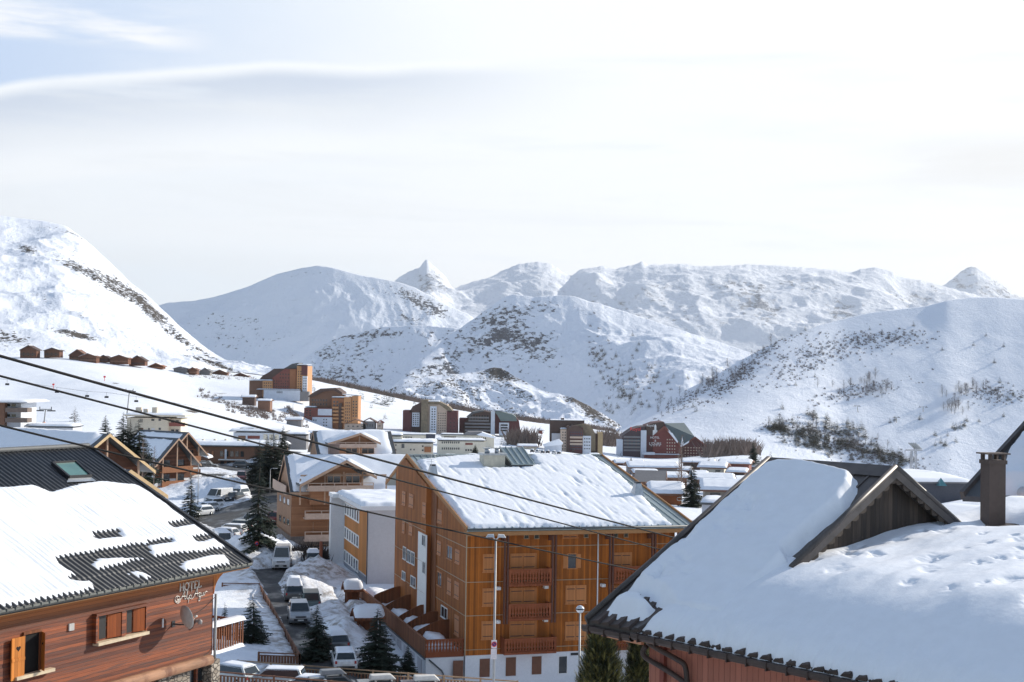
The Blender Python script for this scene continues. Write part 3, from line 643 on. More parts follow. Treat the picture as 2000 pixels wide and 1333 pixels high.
# carcass
g = G()
def zroof(y): return zeav+(zri-zeav)*(y+1.3)/(yri+1.3) if y < yri else zri+(zl2-zri)*(y-yri)/(xl2-yri)
yb = min(Ly, xl2-.6)
g.box(0, Lx, 0, yb, zb, zroof(0)-.26, 0); 
side = [(0, 0, zb), (0, yb, zb), (0, yb, zroof(yb)-.24), (0, yri, zri-.24), (0, 0, zroof(0)-.24)]
g.build('wall', [WF], M_)
g = G(); g.ext([(-.02, y, z) for _, y, z in side], (.06, 0, 0)); g.ext([(Lx-.04, y, z) for _, y, z in side], (.06, 0, 0)); g.build('side_wall', [WS], M_)
yrec0, yrec1 = mb.yfor(853, 1100, 0), mb.yfor(838, 1100, 0)
# projecting rear part of the side wall and the dark recess beside it
g = G(); g.ext([(-.55, y, z) for y, z in ((yrec1-.9, zb), (yb, zb), (yb, zroof(yb)-.26), (yri, zri-.26), (yrec1-.9, zroof(yrec1-.9)-.26))], (.5, 0, 0)); g.build('side_bay', [WS], M_)
g = G(); g.ext([(-.10, y, z) for y, z in ((yrec0, zb), (yrec1-.9, zb), (yrec1-.9, zroof(yrec1-.9)-.27), (yrec0, zroof(yrec0)-.27))], (.05, 0, 0)); g.build('recess_panel', [DKS], M_)
g = G(); a = mb.side(817.5, 1038, -.56); b = mb.side(832, 1187, -.56); g.box(-.60, -.552, a[0], b[0], zb+.1, a[1]); g.build('stairwell_panel', [WHITE], M_)
# white base
g = G(); g.box(.05, Lx-.05, .05, yb, -1.2, zb-.001); g.build('base_wall', [STUC], M_)
# roof
ribs = 0.62
o = G(); o.slab([(xe, -1.3, zeav), (xr_, -1.3, zeav), (xr_, yri, zri), (xe, yri, zri)], .24); o.slab([(xe, yri+.002, zri), (xr_, yri+.002, zri), (xr_, xl2, zl2), (xe, xl2, zl2)], .24)
n = int((xr_-xe)/ribs)
for i in range(n+1):
    x = xe+(xr_-xe)*i/n; o.beam((x, -1.28, zeav+.03), (x, yri, zri+.03), .05, .07, 0)
roofM = o.build('roof', [TIN], M_)
g = G(); g.beam((xe-.02, -1.32, zeav-.02), (xe-.02, yri, zri-.02), .12, .34); g.beam((xe-.02, yri, zri-.02), (xe-.02, xl2, zl2-.02), .12, .34); g.build('barge_board', [SOFF], roofM); g = G(); g.beam((xr_+.02, -1.32, zeav-.02), (xr_+.02, yri, zri-.02), .12, .34)
g.build('barge_board', [SOFF], roofM)
g = G(); g.tube([(xe, -1.40, zeav-.08), (xr_, -1.40, zeav-.08)], .085, 8); g.build('gutter', [SLATE], roofM)
g = G(); g.box(xe+.1, xr_-.1, -1.3, -.02, zeav-.60, zeav-.28); g.build('soffit', [SOFF], roofM)
g = G(); g.box(xe, xr_, yri-.25, yri+.25, zri+.03, zri+.12); g.build('ridge_cap', [TIN], roofM)
def foot(sx, sy, b):
    return -.08*np.clip(fbm(sx/.35, sy/3.5, 3)-.05, 0, 1)-.13*np.clip(fbm(sx/.6+9, sy/5, 4)-.15, 0, 1)*2
snow_patch(roofM, [(xe, -1.3, zeav), (xr_, -1.3, zeav), (xr_, yri, zri), (xe, yri, zri)], .25, .13, (.12, 0, .05, .1), .22, fr=mb, seed=3, lump=.15, soft=.45, extra=foot, maxn=330,
           px_polys=[[(905, 1034), (1322, 1030), (1285, 1000), (1240, 955), (1195, 915), (1150, 887), (1040, 886), (960, 889), (890, 892), (815, 900), (838, 945), (870, 985)]],
           px_holes=[[(944, 888), (990, 888), (994, 915), (948, 915)], [(990, 890), (1028, 886), (1050, 908), (1012, 915)]])
snow_patch(roofM, [(xr_, xl2, zl2), (xe, xl2, zl2), (xe, yri, zri), (xr_, yri, zri)], .35, .8, (.3, 1.8, .2, .2), .1, seed=4)
# chimneys and dormer on the main roof
CHIM = plain('rendered_chimney', (0.58, 0.54, 0.44), .9, var=.15, bumps=.3); ALU = plain('galvanised_steel', (0.46, 0.48, 0.50), .35, .7, var=.2)
def roofpt(px, py): return mb.plane(px, py, (xe, -1.3, zeav), (xr_, -1.3, zeav), (xr_, yri, zri))
p = roofpt(967, 914); g = G(); g.box(p.x-1.1, p.x+.95, p.y, p.y+1.5, p.z-.6, p.z+1.15, 0)
g.build('chimney', [CHIM], roofM)
g = G(); g.box(p.x-1.25, p.x+1.1, p.y-.15, p.y+1.65, p.z+1.15, p.z+1.32)
for dx in (-.62, .35):
    g.tube([(p.x+dx, p.y+.6, p.z+1.3), (p.x+dx, p.y+.6, p.z+1.75)], .24, 10); g.box(p.x+dx-.34, p.x+dx+.34, p.y+.3, p.y+.95, p.z+1.75, p.z+1.82)
g.build('chimney_cowl', [ALU], roofM)
p = roofpt(1008, 915); g = G(); H_ = 1.35
g.slab([(p.x-.55, p.y-.35, p.z+.42), (p.x+1.75, p.y-.35, p.z+.42), (p.x+1.6, p.y+3.2, p.z+1.78), (p.x-.75, p.y+3.2, p.z+1.78)], .08, 0)
for i in range(5): g.beam((p.x-.5+i*.53, p.y-.33, p.z+.47), (p.x-.68+i*.56, p.y+3.2, p.z+1.83), .09, .09, 0)
g.ext([(p.x-.55, p.y-.2, p.z-.2), (p.x-.75, p.y+3.1, p.z+.6), (p.x-.75, p.y+3.1, p.z+1.75), (p.x-.55, p.y-.2, p.z+.34)], (.08, 0, 0), 1); g.box(p.x-.5, p.x+1.6, p.y-.2, p.y-.1, p.z-.4, p.z+.34, 1)
g.build('dormer', [TIN, SLATE], roofM)
for (cx, cy, s_) in ((1245, 970, 1.0), (845, 933, .9)):
    p = roofpt(cx, cy); g = G(); k_ = .52*s_
    g.hexa([(p.x-k_, p.y-k_, p.z-.25), (p.x+k_, p.y-k_, p.z-.25), (p.x+k_, p.y+k_, p.z-.05), (p.x-k_, p.y+k_, p.z-.05)], [(p.x-.26, p.y-.26, p.z+1.15*s_), (p.x+.26, p.y-.26, p.z+1.15*s_), (p.x+.26, p.y+.26, p.z+1.15*s_), (p.x-.26, p.y+.26, p.z+1.15*s_)], 0)
    g.box(p.x-.22, p.x+.22, p.y-.22, p.y+.22, p.z+1.15*s_, p.z+1.3*s_, 1); g.box(p.x-k_-.2, p.x+k_+.2, p.y-k_-.2, p.y+k_+.1, p.z-.3, p.z-.1, 0)
    g.build('vent_stack', [ALU, BLACK], roofM)
p = roofpt(842, 935)
g = G(); g.tube([(p.x, p.y, p.z), (p.x, p.y, p.z+2.2)], .025, 5)
for k_ in range(4): g.tube([(p.x-.45, p.y, p.z+1.5+k_*.2), (p.x+.45, p.y, p.z+1.5+k_*.2)], .012, 4)
g.build('aerial', [ALU], roofM)
# storey strips, posts, balconies
zst = [mb.front(914, y)[1] for y in (1070, 1138, 1203.5, 1270)]
STRIP = plain('pale_flashing', (0.40, 0.30, 0.19), .5)
g = G()
for z in zst:
    g.box(-.03, Lx, -.045, -.003, z-.024, z+.024); g.box(-.065, -.022, .0, yrec0, z-.024, z+.024)
    g.box(-.60, -.552, yrec1-.9, yb, z-.02, z+.02)
g.box(-.05, .03, -.05, .0, zb, zeav-.5, 0)
g.build('flashing_strip', [STRIP], M_)
cols = [982.5, 1075, 1186, 1268, 1326]; cx = [mb.front(c, 1100)[0] for c in cols]
for x in cx:
    g = G(); zb0 = mb.front(982, 1215)[1]
    g.box(x-.24, x-.10, -1.15, -.95, zb0, zeav-.45); g.box(x+.02, x+.16, -1.15, -.95, zb0, zeav-.45); g.build('balcony_post', [POST], M_)
    g = G(); g.ext([(x-.22, -1.2, zeav-.3), (x-.22, -.02, zeav-.3), (x-.22, -.02, zeav-1.2), (x-.22, -.5, zeav-.75), (x-.22, -1.15, zeav-.55)], (.34, 0, 0)); g.build('bracket', [POST], M_)
    for py in (1148, 1213):
        z = mb.front(982, py)[1]; g = G(); g.box(x-.62, x-.3, -.55, -.05, z-.12, z+.12); g.build('beam_end', [WHITE], M_)
def balcony(x0, x1, zt, zb_, dep=1.15):
    g = G(); g.box(x0, x1, -dep, 0, zb_-.12, zb_+.0, 0); g.box(x0, x1, -dep-.05, -dep+.05, zt-.09, zt, 0); g.box(x0, x1, -dep-.03, -dep+.03, zb_+.05, zb_+.18, 0)
    g.box(x0, x0+.06, -dep, 0, zb_, zt, 0); g.box(x1-.06, x1, -dep, 0, zb_, zt, 0)
    balusters(g, 'front', 0, x0, x1, dep-.0, zb_-.1, zt-.08, .235, 0)
    g.build('balcony', [BALC], M_)
for (a, b) in ((0, 1), (2, 3), (3, 4)):
    for (pt, pb) in ((1112, 1143), (1180, 1210), (1247, 1276)):
        zt, zb_ = mb.front(1020, pt, -1.15)[1], mb.front(1020, pb, -1.15)[1]
        x0, x1 = cx[a]+.18, cx[b]-.26
        if pt > 1240: x0 -= .3; x1 += .5
        balcony(x0, x1, zt, zb_)
def wf(px0, px1, py0, py1, kind='closed', n=2, d=.0):
    (a0, z1), (a1, z0) = mb.front(px0, py0), mb.front(px1, py1); window(M_, 'front', 0, a0, a1, z0, z1, kind, STRIP if kind == 'glass' else SHU, SHU, d, n=n)
for r in ((945, 965, 1085, 1117), (944, 965, 1152, 1183), (942, 963, 1216, 1248),
          (998, 1046, 1084, 1112), (997, 1046, 1151, 1179), (996, 1046, 1216, 1246), (1106, 1143, 1146, 1178), (1105, 1143, 1217, 1248), (1197, 1232, 1082, 1107), (1197, 1232, 1146, 1170), (1197, 1232, 1216, 1240), (1285, 1315, 1080, 1105), (1100, 1127, 1043, 1050)): wf(*r)
for r in ((1109.5, 1124.5, 1083, 1110),): wf(*r, kind='open')
for r in ((1024, 1032, 1044, 1052), (1044, 1052, 1044, 1052), (1141, 1148, 1043, 1050), (1199, 1206, 1042, 1049), (1219, 1226, 1042, 1049)): wf(*r, kind='glass', n=1)
g = G(); x, _ = mb.front(1167, 1100); g.tube([(x, -.10, zeav-.4), (x, -.10, zb)], .06, 8); g.build('downpipe', [WHITE], M_)
# doors in the white base
def wb(px0, px1, py0, py1, m):
    (a0, z1), (a1, z0) = mb.front(px0, py0, .05), mb.front(px1, py1, .05); g = G(); g.box(a0, a1, .0, .05-.002, z0, z1); g.build('door', [m], M_)
for r in ((885, 904, 1291, 1325), (937, 956, 1287.5, 1322), (988, 1007, 1285, 1320), (1039, 1057, 1283, 1317)): wb(*r, DOORB)
(a0, z1), (a1, z0) = mb.front(1092, 1283), mb.front(1107, 1315); window(M_, 'front', .05, a0, a1, z0, z1, 'glass', WHITE, n=1)
(a0, z1), (a1, z0) = mb.front(1115, 1276), mb.front(1131, 1280); g = G(); g.box(a0, a1, 0, .049, z0, z1); g.build('base_vent', [BLACK], M_)
# side windows
def wsd(px0, px1, py0, py1, kind='closed', off=0.0, m=None):
    (a0, z1), (a1, z0) = mb.side((px0+px1)/2, py0, off), mb.side((px0+px1)/2, py1, off); a0 = mb.side(px0, py1, off)[0]; a1 = mb.side(px1, py1, off)[0]
    window(M_, 'left', off-.02, a0, a1, z0, z1, kind, m or SHS, SHS)
for r in ((856, 864, 998, 1021), (855, 862, 1059, 1083), (890.5, 898, 1076, 1100), (875, 882, 1132, 1160), (889, 897, 1139, 1168), (889, 897, 1204, 1240)): wsd(*r)
wsd(874, 884, 1068, 1092, 'glass'); wsd(855, 863, 1119, 1144, 'glass'); wsd(862.5, 874, 1187, 1207, 'glass', m=WHITE)
for r in ((786.5, 792.5, 962, 986), (800, 808, 967, 990), (826.5, 832, 984, 1009), (800, 806, 1024, 1044), (787, 791, 1020, 1040)): wsd(*r, off=-.55)
for r in ((788, 793, 1070, 1092), (796, 802, 1076, 1098), (804, 810, 1080, 1102), (825, 831, 1046, 1066), (826, 831, 1098, 1120), (786, 792, 1118, 1132), (803, 812, 1128, 1146)): wsd(*r, kind='glass', off=-.55 if r[0] < 820 else -.60, m=WHITE)
# ---- terrace with carved railing and privacy fences
tx, tzt = mb.front(832, 1250, .2); _, tzb = mb.front(832, 1284, .2); tyf = mb.side(696, 1141, tx)[0]
zd = tzb+.25
g = G(); g.box(tx, -.03, .2, tyf, zd-.35, zd); g.build('terrace_deck', [GREYW], M_)
g = G(); g.box(tx+.03, -.03, .25, .45, -1.2, zd-.352); g.box(tx+.03, tx+.25, .45, tyf, -1.2, zd-.352)
g.build('terrace_wall', [STUC], M_)
g = G()
for k_ in range(9):
    y = 1.6+k_*2.6; g.box(tx-.02, tx+.026, y, y+1.5, .4, zd-.75)
g.build('garage_panel', [GREYW], M_)
g = G(); balusters(g, 'front', .2, tx, -.05, .0, zd+.1, tzt-.08, .24); g.box(tx-.05, -.05, .1, .26, tzt-.09, tzt); g.box(tx, -.05, .15, .22, tzb-.05, zd+.12); g.build('terrace_railing', [BALC], M_)
g = G(); g.box(tx-.05, tx+.03, .2, tyf, tzb-.1, tzt-.05); g.box(tx-.12, tx+.08, .1, tyf, tzt-.06, tzt+.02); g.build('terrace_screen', [DKS], M_)
g = G(); g.tube([(tx-.1, .1, tzb-.12), (tx-.1, tyf, tzb-.12)], .07, 6); g.tube([(tx+.25, .12, tzb-.2), (tx+1.3, .12, tzb-1.1), (tx+1.45, .12, tzb-1.4), (tx+1.45, .12, -.5)], .06, 8); g.build('drainpipe', [SLATE], M_)
for k_, (py_, h0, h1) in enumerate(((4.6, .9, 1.9), (8.6, .8, 1.9), (12.0, .8, 1.95), (17.5, .9, 2.0), (22.0, 1.3, 2.1))):
    pts = []
    for i in range(9):
        t_ = i/8; pts.append((tx+.1+(-.15-tx-.1)*t_, py_, zd+h0+(h1-h0)*min(1, t_*1.35)**.8))
    g = G(); g.ext([(tx+.1, py_, zd), ]+pts+[(-.15, py_, zd)], (0, .07, 0)); g.build('privacy_fence', [DKW], M_)
snow_patch(M_, [(tx+.1, .4, zd), (-.1, .4, zd), (-.1, tyf, zd), (tx+.1, tyf, zd)], .75, .25, (.1, .1, .1, .1), .2, seed=9, name='terrace_snow', lump=.9, soft=.8)
# lower balcony bottom right (half hidden by the bushes)
# ================================================================ WHITE AND TIMBER FLAT-ROOFED BLOCK
wbk = Fr(722, 152, -24.2, 15.5)
B2 = wbk.root('residence', 'white flat-roofed apartment block with orange timber strips and window bands beside the large chalet', 'apartment building')
zt = wbk.front(722, 997)[1]; yfar = wbk.side(672, 1000, 0)[0]; Lx2 = 14
g = G(); g.box(0, Lx2, 0, yfar, 0, zt); g.build('wall', [GREYW], B2)
g = G(); g.box(-1.55, 1.0, yfar, yfar+1.2, 0, zt); g.build('end_wall', [STUC], B2)
g = G(); g.box(-.9, Lx2, -.35, yfar+1.3, zt, zt+.45); g.box(-1.6, -.9, yfar-1.5, yfar+1.6, zt, zt+.45); g.build('parapet', [STUC], B2)
flat_snow(B2, -.8, Lx2, -.3, yfar+1.2, zt+.45, .35, .3, 5, .12, lump=.6)
ORG = wood('orange_panels', (0.50, 0.20, 0.05), 'Y', 1.6, .12, .3); ys0 = wbk.side(717, 1050, 0)[0]; 
g = G(); g.box(-.05, -.002, .25, yfar-.8, 2.6, zt-.02); g.build('timber_cladding', [ORG], B2)
for (p0, p1) in ((1000, 1020), (1050, 1069), (1098, 1117)):
    # band measured at px 700
    z1 = wbk.side(697, p0-4, 0)[1]; z0 = wbk.side(697, p1-4, 0)[1]; y0_ = wbk.side(702, 1050, 0)[0]; y1_ = wbk.side(672.5, 1050, 0)[0]-.4
    g = G(); g.box(-.10, -.052, y0_, y1_, z0-.2, z1+.15); o = g.build('window_band', [WHITE], B2)
    g = G(); n = 6
    for i in range(n):
        a = y0_+(y1_-y0_)*(i+.25)/n; g.box(-.115, -.102, a, a+(y1_-y0_)/n*.5, z0, z1)
    g.build('pane', [GLB], o)
g = G(); a = wbk.side(655, 1127, 0); (u0, q1), (u1, q0) = wbk.front(656, 1127, yfar), wbk.front(664, 1143, yfar); g.box(u0, u1, yfar-.04, yfar-.002, q0, q1); g.build('window', [GLS], B2)
g = G(); g.box(-.05, -.002, .6, yfar-1.0, .2, 2.4); g.build('ground_floor_glazing', [GLB], B2)
g = G(); g.tube([(-.12, -.02, .3), (-.12, -.02, zt)], .06, 6); g.build('downpipe', [SLATE], B2)
g = G()
for x in (9.2, 10.6): g.box(x, x+1.1, 2.5, 3.6, zt+.4, zt+1.5)
g.build('roof_vent', [DOORB], B2)
# ================================================================ CHALET WITH THE BIG CROSS GABLE
TIM = wood('larch_boards', (0.33, 0.165, 0.085), 'X', .18, .18, .35); TIMS = wood('larch_boards_side', (0.36, 0.21, 0.13), 'Y', .18, .12, .3); TIMZ = wood('larch_logs', (0.34, 0.16, 0.08), 'Z', .2, .15, .4)
TRIM = plain('pale_trim_wood', (0.47, 0.30, 0.20), .7); RAIL = plain('pink_grey_railing', (0.50, 0.36, 0.28), .7)
cb = Fr(571, 180, -24.6, 17.5)
B3 = cb.root('chalet', 'four-storey larch chalet with wide cross gable and pale balconies behind the white block', 'chalet')
Lx3 = 33.0; Ly3 = cb.side(541, 1000, 0)[0]
ze3 = cb.front(574, 962, -.6)[1]; yr3, zr3 = cb.side(556, 889, -.25)
g = G(); g.box(0, Lx3, 0, Ly3, 0, ze3-.1); g.build('wall', [TIM], B3)
g = G(); g.ext([(-.03, y, z) for y, z in ((0, 4.2), (Ly3, 4.2), (Ly3, ze3-.2), (yr3, zr3-.45), (0, ze3-.2))], (.06, 0, 0)); g.build('side_wall', [TIMS], B3)
g = G(); g.box(-.02, 5, -.05, -.001, 0, ze3-.3); g.build('log_corner', [TIMZ], B3)
g = G(); g.box(-.05, 6.5, -.12, Ly3+.05, 0, 3.9); g.build('stone_base', [plain('brown_base', (.20, .16, .135), .9, bumps=.4, var=.3)], B3)
gable_x(B3, -.3, Lx3+1, -.7, 2*yr3+1.0, ze3, zr3, yr3, rm=SLATE, tm=TRIM, snow=.5, inset=(.35, .1, .15, 0), res=.3, seed=21, soft=.6, lump=.2)
# cross gable
xa, za = cb.front(677, 899, -3.2); xg0, zg0 = cb.front(586, 947, -3.2); xg1, zg1 = cb.front(736, 931, -3.2)
g = G(); g.ext([(xg0+1.6, -1.5, ze3-1.5), (xg1-1.6, -1.5, ze3-1.5), (xg1-1.6, -1.5, zg1-.0), (xa, -1.5, za-.5), (xg0+1.6, -1.5, zg0+.45)], (0, 2.4, 0)); g.build('gable_wall', [TIMZ], B3)
gable_y(B3, xg0, xg1, -3.2, yr3-.2, zg0, za, xa, zg1, rm=SLATE, tm=TRIM, snow=.45, inset=(.1, .25, .15, 0), res=.35, seed=25, name='cross_roof')
for r in ((640, 650, 927, 943), (652, 664, 927, 943), (676, 687, 926, 943), (689, 702, 926, 943)):
    (a0, z1), (a1, z0) = cb.front(r[0], r[2], -1.5), cb.front(r[1], r[3], -1.5); window(B3, 'front', -1.5, a0, a1, z0, z1, 'glass', TRIM, n=1)
g = G()
for dx in (-5.5, -2.4, 0, 2.4, 5.5): g.box(xa+dx-.09, xa+dx+.09, -1.62, -1.502, ze3-1.5, zg0+.6 if abs(dx) > 3 else za-1.6)
g.box(xa-5.5, xa+5.5, -1.62, -1.503, zg0+.9, zg0+1.1); g.build('timber_frame', [TRIM], B3)
def rail(root, x0, x1, y, z0, z1, m=RAIL, name='balcony', dep=1.5, pitch=1.6):
    g = G(); g.box(x0, x1, y, y+dep, z0-.15, z0+.02); g.box(x0, x1, y-.04, y+.04, z1-.08, z1); g.box(x0, x1, y-.02, y+.02, z0+.02, z0+(z1-z0)*.62)
    n = max(1, int((x1-x0)/pitch))
    for i in range(n+1): x = x0+(x1-x0)*i/n; g.box(x-.05, x+.05, y-.05, y+.05, z0-.1, z1)
    return g.build(name, [m], root)
(a0, z1), (a1, z0) = cb.front(602, 944, -3.0), cb.front(729, 957, -3.0); rail(B3, a0, a1, -3.0, z0, z1)
for (p0, p1) in ((998, 1012), (1039, 1055)):
    (a0, z1), (a1, z0) = cb.front(596, p0, -1.6), cb.front(660, p1, -1.6); rail(B3, a0, a1, -1.6, z0, z1)
for r in ((613, 640, 980, 998), (612, 640, 1020, 1039), (600, 636, 1066, 1084)):
    (a0, z1), (a1, z0) = cb.front(r[0], r[2]), cb.front(r[1], r[3]); window(B3, 'front', 0 if r[2] < 1060 else -.12, a0, a1, z0, z1, 'glass', TRIM, n=3)
for (c0, c1) in ((546, 550), (554, 558), (561, 566)):
    for (q0, q1) in ((966, 981), (1005, 1020), (1052, 1068)):
        dy = (c0-546)*.5; (a0, z1) = cb.side(c0, q0+dy, 0); (a1, z0) = cb.side(c1, q1+dy, 0); window(B3, 'left', -.03 if q0 < 1050 else -.05, a0, a1, z0, z1, 'glass', TIMS, n=1)
g = G(); y0_ = .6; y1_ = Ly3-.3; zz = ze3-.35
g.box(-.7, -.6, y0_, y1_, zz, zz+1.1); g.box(-.7, 0, y0_, y1_, zz-.1, zz); g.build('side_balcony', [RAIL], B3)
p = cb.plane(654, 893, (-1, -1.2, ze3), (9, -1.2, ze3), (9, yr3, zr3)); g = G(); g.box(p.x-.7, p.x+.6, p.y, p.y+1.2, p.z-.5, p.z+1.6); g.box(p.x-.8, p.x+.7, p.y-.1, p.y+1.3, p.z+1.6, p.z+1.7); g.build('chimney', [plain('brown_chimney', (.20, .14, .12), .9)], B3)
# ================================================================ CHALET BEHIND (steep grey verge, balcony gable)
cc = Fr(621, 236, -25.5, 16.5)
B4 = cc.root('chalet', 'larch chalet with small balcony gable, rising just behind the four-storey larch chalet', 'chalet')
ze4 = cc.front(630, 888, -.8)[1]; yr4, zr4 = cc.side(611, 842, -.3); xE4 = cc.front(775, 905, -1.2)[0]
xe4b = cc.front(745, 841, yr4)[0]
g = G(); g.box(0, xE4-1, 0, 2*yr4, 0, ze4-.2); g.build('wall', [TIM], B4)
g = G(); g.ext([(-.03, y, z) for y, z in ((0, ze4-3), (2*yr4, ze4-3), (2*yr4, ze4-.2), (yr4, zr4-.4), (0, ze4-.2))], (.06, 0, 0)); g.build('side_wall', [TIMS], B4)
gable_x(B4, -.3, xE4, -.8, 2*yr4+1.2, ze4, zr4, yr4, rm=SLATE, tm=TRIM, snow=.5, inset=(.5, .7, .2, 0), res=.45, seed=31, soft=.6)
xa, za = cc.front(703, 846, -1.6); xg0, zg0 = cc.front(640, 866, -1.6); xg1, zg1 = cc.front(743, 865, -1.6)
g = G(); g.ext([(xg0+1.0, -1.2, ze4-3), (xg1-1.0, -1.2, ze4-3), (xg1-1.0, -1.2, zg1), (xa, -1.2, za-.4), (xg0+1.0, -1.2, zg0+.2)], (0, 2, 0)); g.build('gable_wall', [TIMZ], B4)
gable_y(B4, xg0, xg1, -2.0, yr4, zg0, za, xa, zg1, rm=SLATE, tm=TRIM, snow=.5, inset=(.1, .3, .2, 0), res=.5, seed=35, name='cross_roof')
for r in ((676, 697, 876, 886), (707, 730, 876, 886)):
    (a0, z1), (a1, z0) = cc.front(r[0], r[2], -1.2), cc.front(r[1], r[3], -1.2); window(B4, 'front', -1.2, a0, a1, z0, z1, 'glass', TRIM, n=2)
(a0, z1), (a1, z0) = cc.front(655, 864, -2.2), cc.front(735, 873, -2.2); rail(B4, a0, a1, -2.2, z0, z1, dep=1.0)
g = G(); g.box(xa-.12, xa+.12, -1.35, -1.21, ze4-3, za-.6); g.build('post', [TRIM], B4)
# ================================================================ HOTEL ON THE LEFT (horizontal red boards, corrugated roof)
def red_boards():
    m, t, b = material('red_horizontal_boards'); c = t.new('ShaderNodeTexCoord').outputs['Object']; x, y, z = t.sep(c)
    k = t.math('DIVIDE', z, .135); cell = t.math('FLOOR', k); fr_ = t.math('FRACT', k)
    wn = t.new('ShaderNodeTexWhiteNoise', noise_dimensions='1D'); t.put(wn.inputs['W'], cell)
    g_ = t.noise(t.mapv(c, (.5, .5, 12)), 2.0, 6, .65, .5); big = t.noise(t.mapv(c, (.5, .5, 1.6)), .8, 6, .65); st = t.noise(t.mapv(c, (.35, 1, 7)), 1.2, 6, .7)
    f = t.math('ADD', t.math('MULTIPLY', wn.outputs[0], .30), t.math('ADD', t.math('MULTIPLY', g_, .35), t.math('MULTIPLY', st, .5)))
    base = t.mix(t.step(f, .30, .85), (0.070, 0.016, 0.008), (0.37, 0.092, 0.024))
    base = t.mix(t.math('MULTIPLY', t.step(st, .46, .60), .8), base, (0.075, 0.035, 0.028))
    base = t.mix(t.math('MULTIPLY', t.step(big, .56, .72), .5), base, (0.10, .05, .042))
    base = t.mix(t.step(z, t_topz-1.1, t_topz-.2), base, (0.42, 0.15, 0.035))
    e = t.step(fr_, 0.0, .10); base = t.mix(t.math('MULTIPLY', t.math('SUBTRACT', 1.0, e), .75), base, (.02, .009, .006))
    t.put(b.inputs['Base Color'], base); b.inputs['Roughness'].default_value = .6; b.inputs['Specular IOR Level'].default_value = .35
    bump(t, b, t.math('ADD', t.math('MULTIPLY', fr_, -.8), t.math('MULTIPLY', g_, .3)), .8, .02); return m
hb = Fr(421, 62.4, -24.4, 64.9)
zg_ = hb.front(200, 1161, -.8)[1]+.12; yR, zR = hb.side(165, 874, 1.37)
t_topz = zg_
RED = red_boards(); CORR = plain('black_corrugated_sheet', (0.030, 0.032, 0.036), .34, .0, var=.35, scale=2.5, spec=.5); RUST = plain('lichen_gutter', (0.10, 0.105, 0.095), .7, var=.4, scale=6)
ORW = wood('orange_shutter_wood', (0.58, 0.20, 0.035), 'X', .16, .2, .3); ORR = wood('red_shutter_wood', (0.30, 0.075, 0.018), 'X', .16, .25, .4); OLDW = plain('pale_sill_wood', (0.62, 0.50, 0.34), .8, var=.2); LOG = wood('weathered_log', (0.27, 0.145, 0.085), 'Z', .4, .4, .0, weather=(.14, .06, .035))
H_ = hb.root('hotel', 'red horizontal-boarded hotel with black corrugated roof half covered by snow and a lettered sign', 'hotel')
zbm1 = hb.front(418, 1276.5, 0)[1]; zbm0 = hb.front(418, 1291, 0)[1]
g = G(); g.box(-34, 0, 0, 17.5, zbm1-.02, zg_-.15); g.build('wall', [RED], H_)
g = G(); g.ext([(-.03, y, z) for y, z in ((0, zbm1), (17.4, zbm1), (17.4, zg_-.2), (yR, zR-.3), (0, zg_-.2))], (.06, 0, 0)); g.build('gable_wall', [RED], H_)
# corrugated roof
pitch = .285; xs_ = []; hs_ = []
prof = [(0, .0), (.18, .0), (.26, .028), (.36, .058), (.5, .070), (.64, .058), (.74, .028), (.82, .0)]
x = -30.0
while x < 1.37:
    for a_, h_ in prof: xs_.append(x+a_*pitch); hs_.append(h_)
    x += pitch
xs_ = np.array(xs_); hs_ = np.array(hs_); ye = -.8
ys_ = np.array([ye-.06, ye+.8, ye+2.0, ye+3.2, ye+4.4, ye+5.6, yR])
Ag = np.zeros((len(xs_), 14, 3)); kk = 0
for i in range(7):
    for s_ in (0, 1):
        yy_ = ys_[i]+(.004 if s_ else 0); zz_ = zg_+(zR-zg_)*(yy_-ye)/(yR-ye)+hs_*(.9 if s_ else 1.0)+(.022 if (s_ == 1 and i < 6) else 0)
        Ag[:, kk, 0] = xs_; Ag[:, kk, 1] = yy_; Ag[:, kk, 2] = zz_; kk += 1
rf = grid('roof', Ag, CORR, H_, smooth=True)
xr2 = float(xs_[-1])
g = G(); g.slab([(-30, ye, zg_-.02), (xr2, ye, zg_-.02), (xr2, yR, zR-.02), (-30, yR, zR-.02)], .16, 0); g.slab([(-30, yR, zR), (xr2, yR, zR), (xr2, 2*yR-ye, zg_), (-30, 2*yR-ye, zg_)], .18, 0); g.build('roof_deck', [BLACK], rf)
g = G(); g.tube([(-30, yR, zR+.07), (xr2+.05, yR, zR+.07)], .13, 10); g.build('ridge_cap', [SLATE], rf)
g = G(); g.beam((xr2+.03, ye-.1, zg_+.03), (xr2+.03, yR, zR+.06), .14, .16); g.beam((xr2+.03, yR, zR+.06), (xr2+.03, 2*yR-ye, zg_), .14, .16); g.build('verge_flashing', [BLACK], rf)
g = G()
n = 60; pr = [(-.13, .03), (-.15, -.05), (-.09, -.12), (0, -.13), (.03, -.05)]
for i in range(len(pr)-1): g.add([(-30, ye+pr[i][0], zg_+pr[i][1]), (xr2, ye+pr[i][0], zg_+pr[i][1]), (xr2, ye+pr[i+1][0], zg_+pr[i+1][1]), (-30, ye+pr[i+1][0], zg_+pr[i+1][1])], [(0, 1, 2, 3)])
for i in range(75): x = 1.2-i*.42; g.box(x, x+.03, ye-.17, ye+.0, zg_-.06, zg_+.05)
g.build('gutter', [RUST], rf)
g = G(); g.ext([(xr2-.02, ye, zg_-.19), (-30, ye, zg_-.19), (-30, ye, zg_-.21), (xr2-.02, ye, zg_-.21)], (0, .05, 0)); g.box(-30, xr2-.05, ye+.05, 0, zg_-.24, zg_-.19); g.build('eave_board', [SOFF], rf)
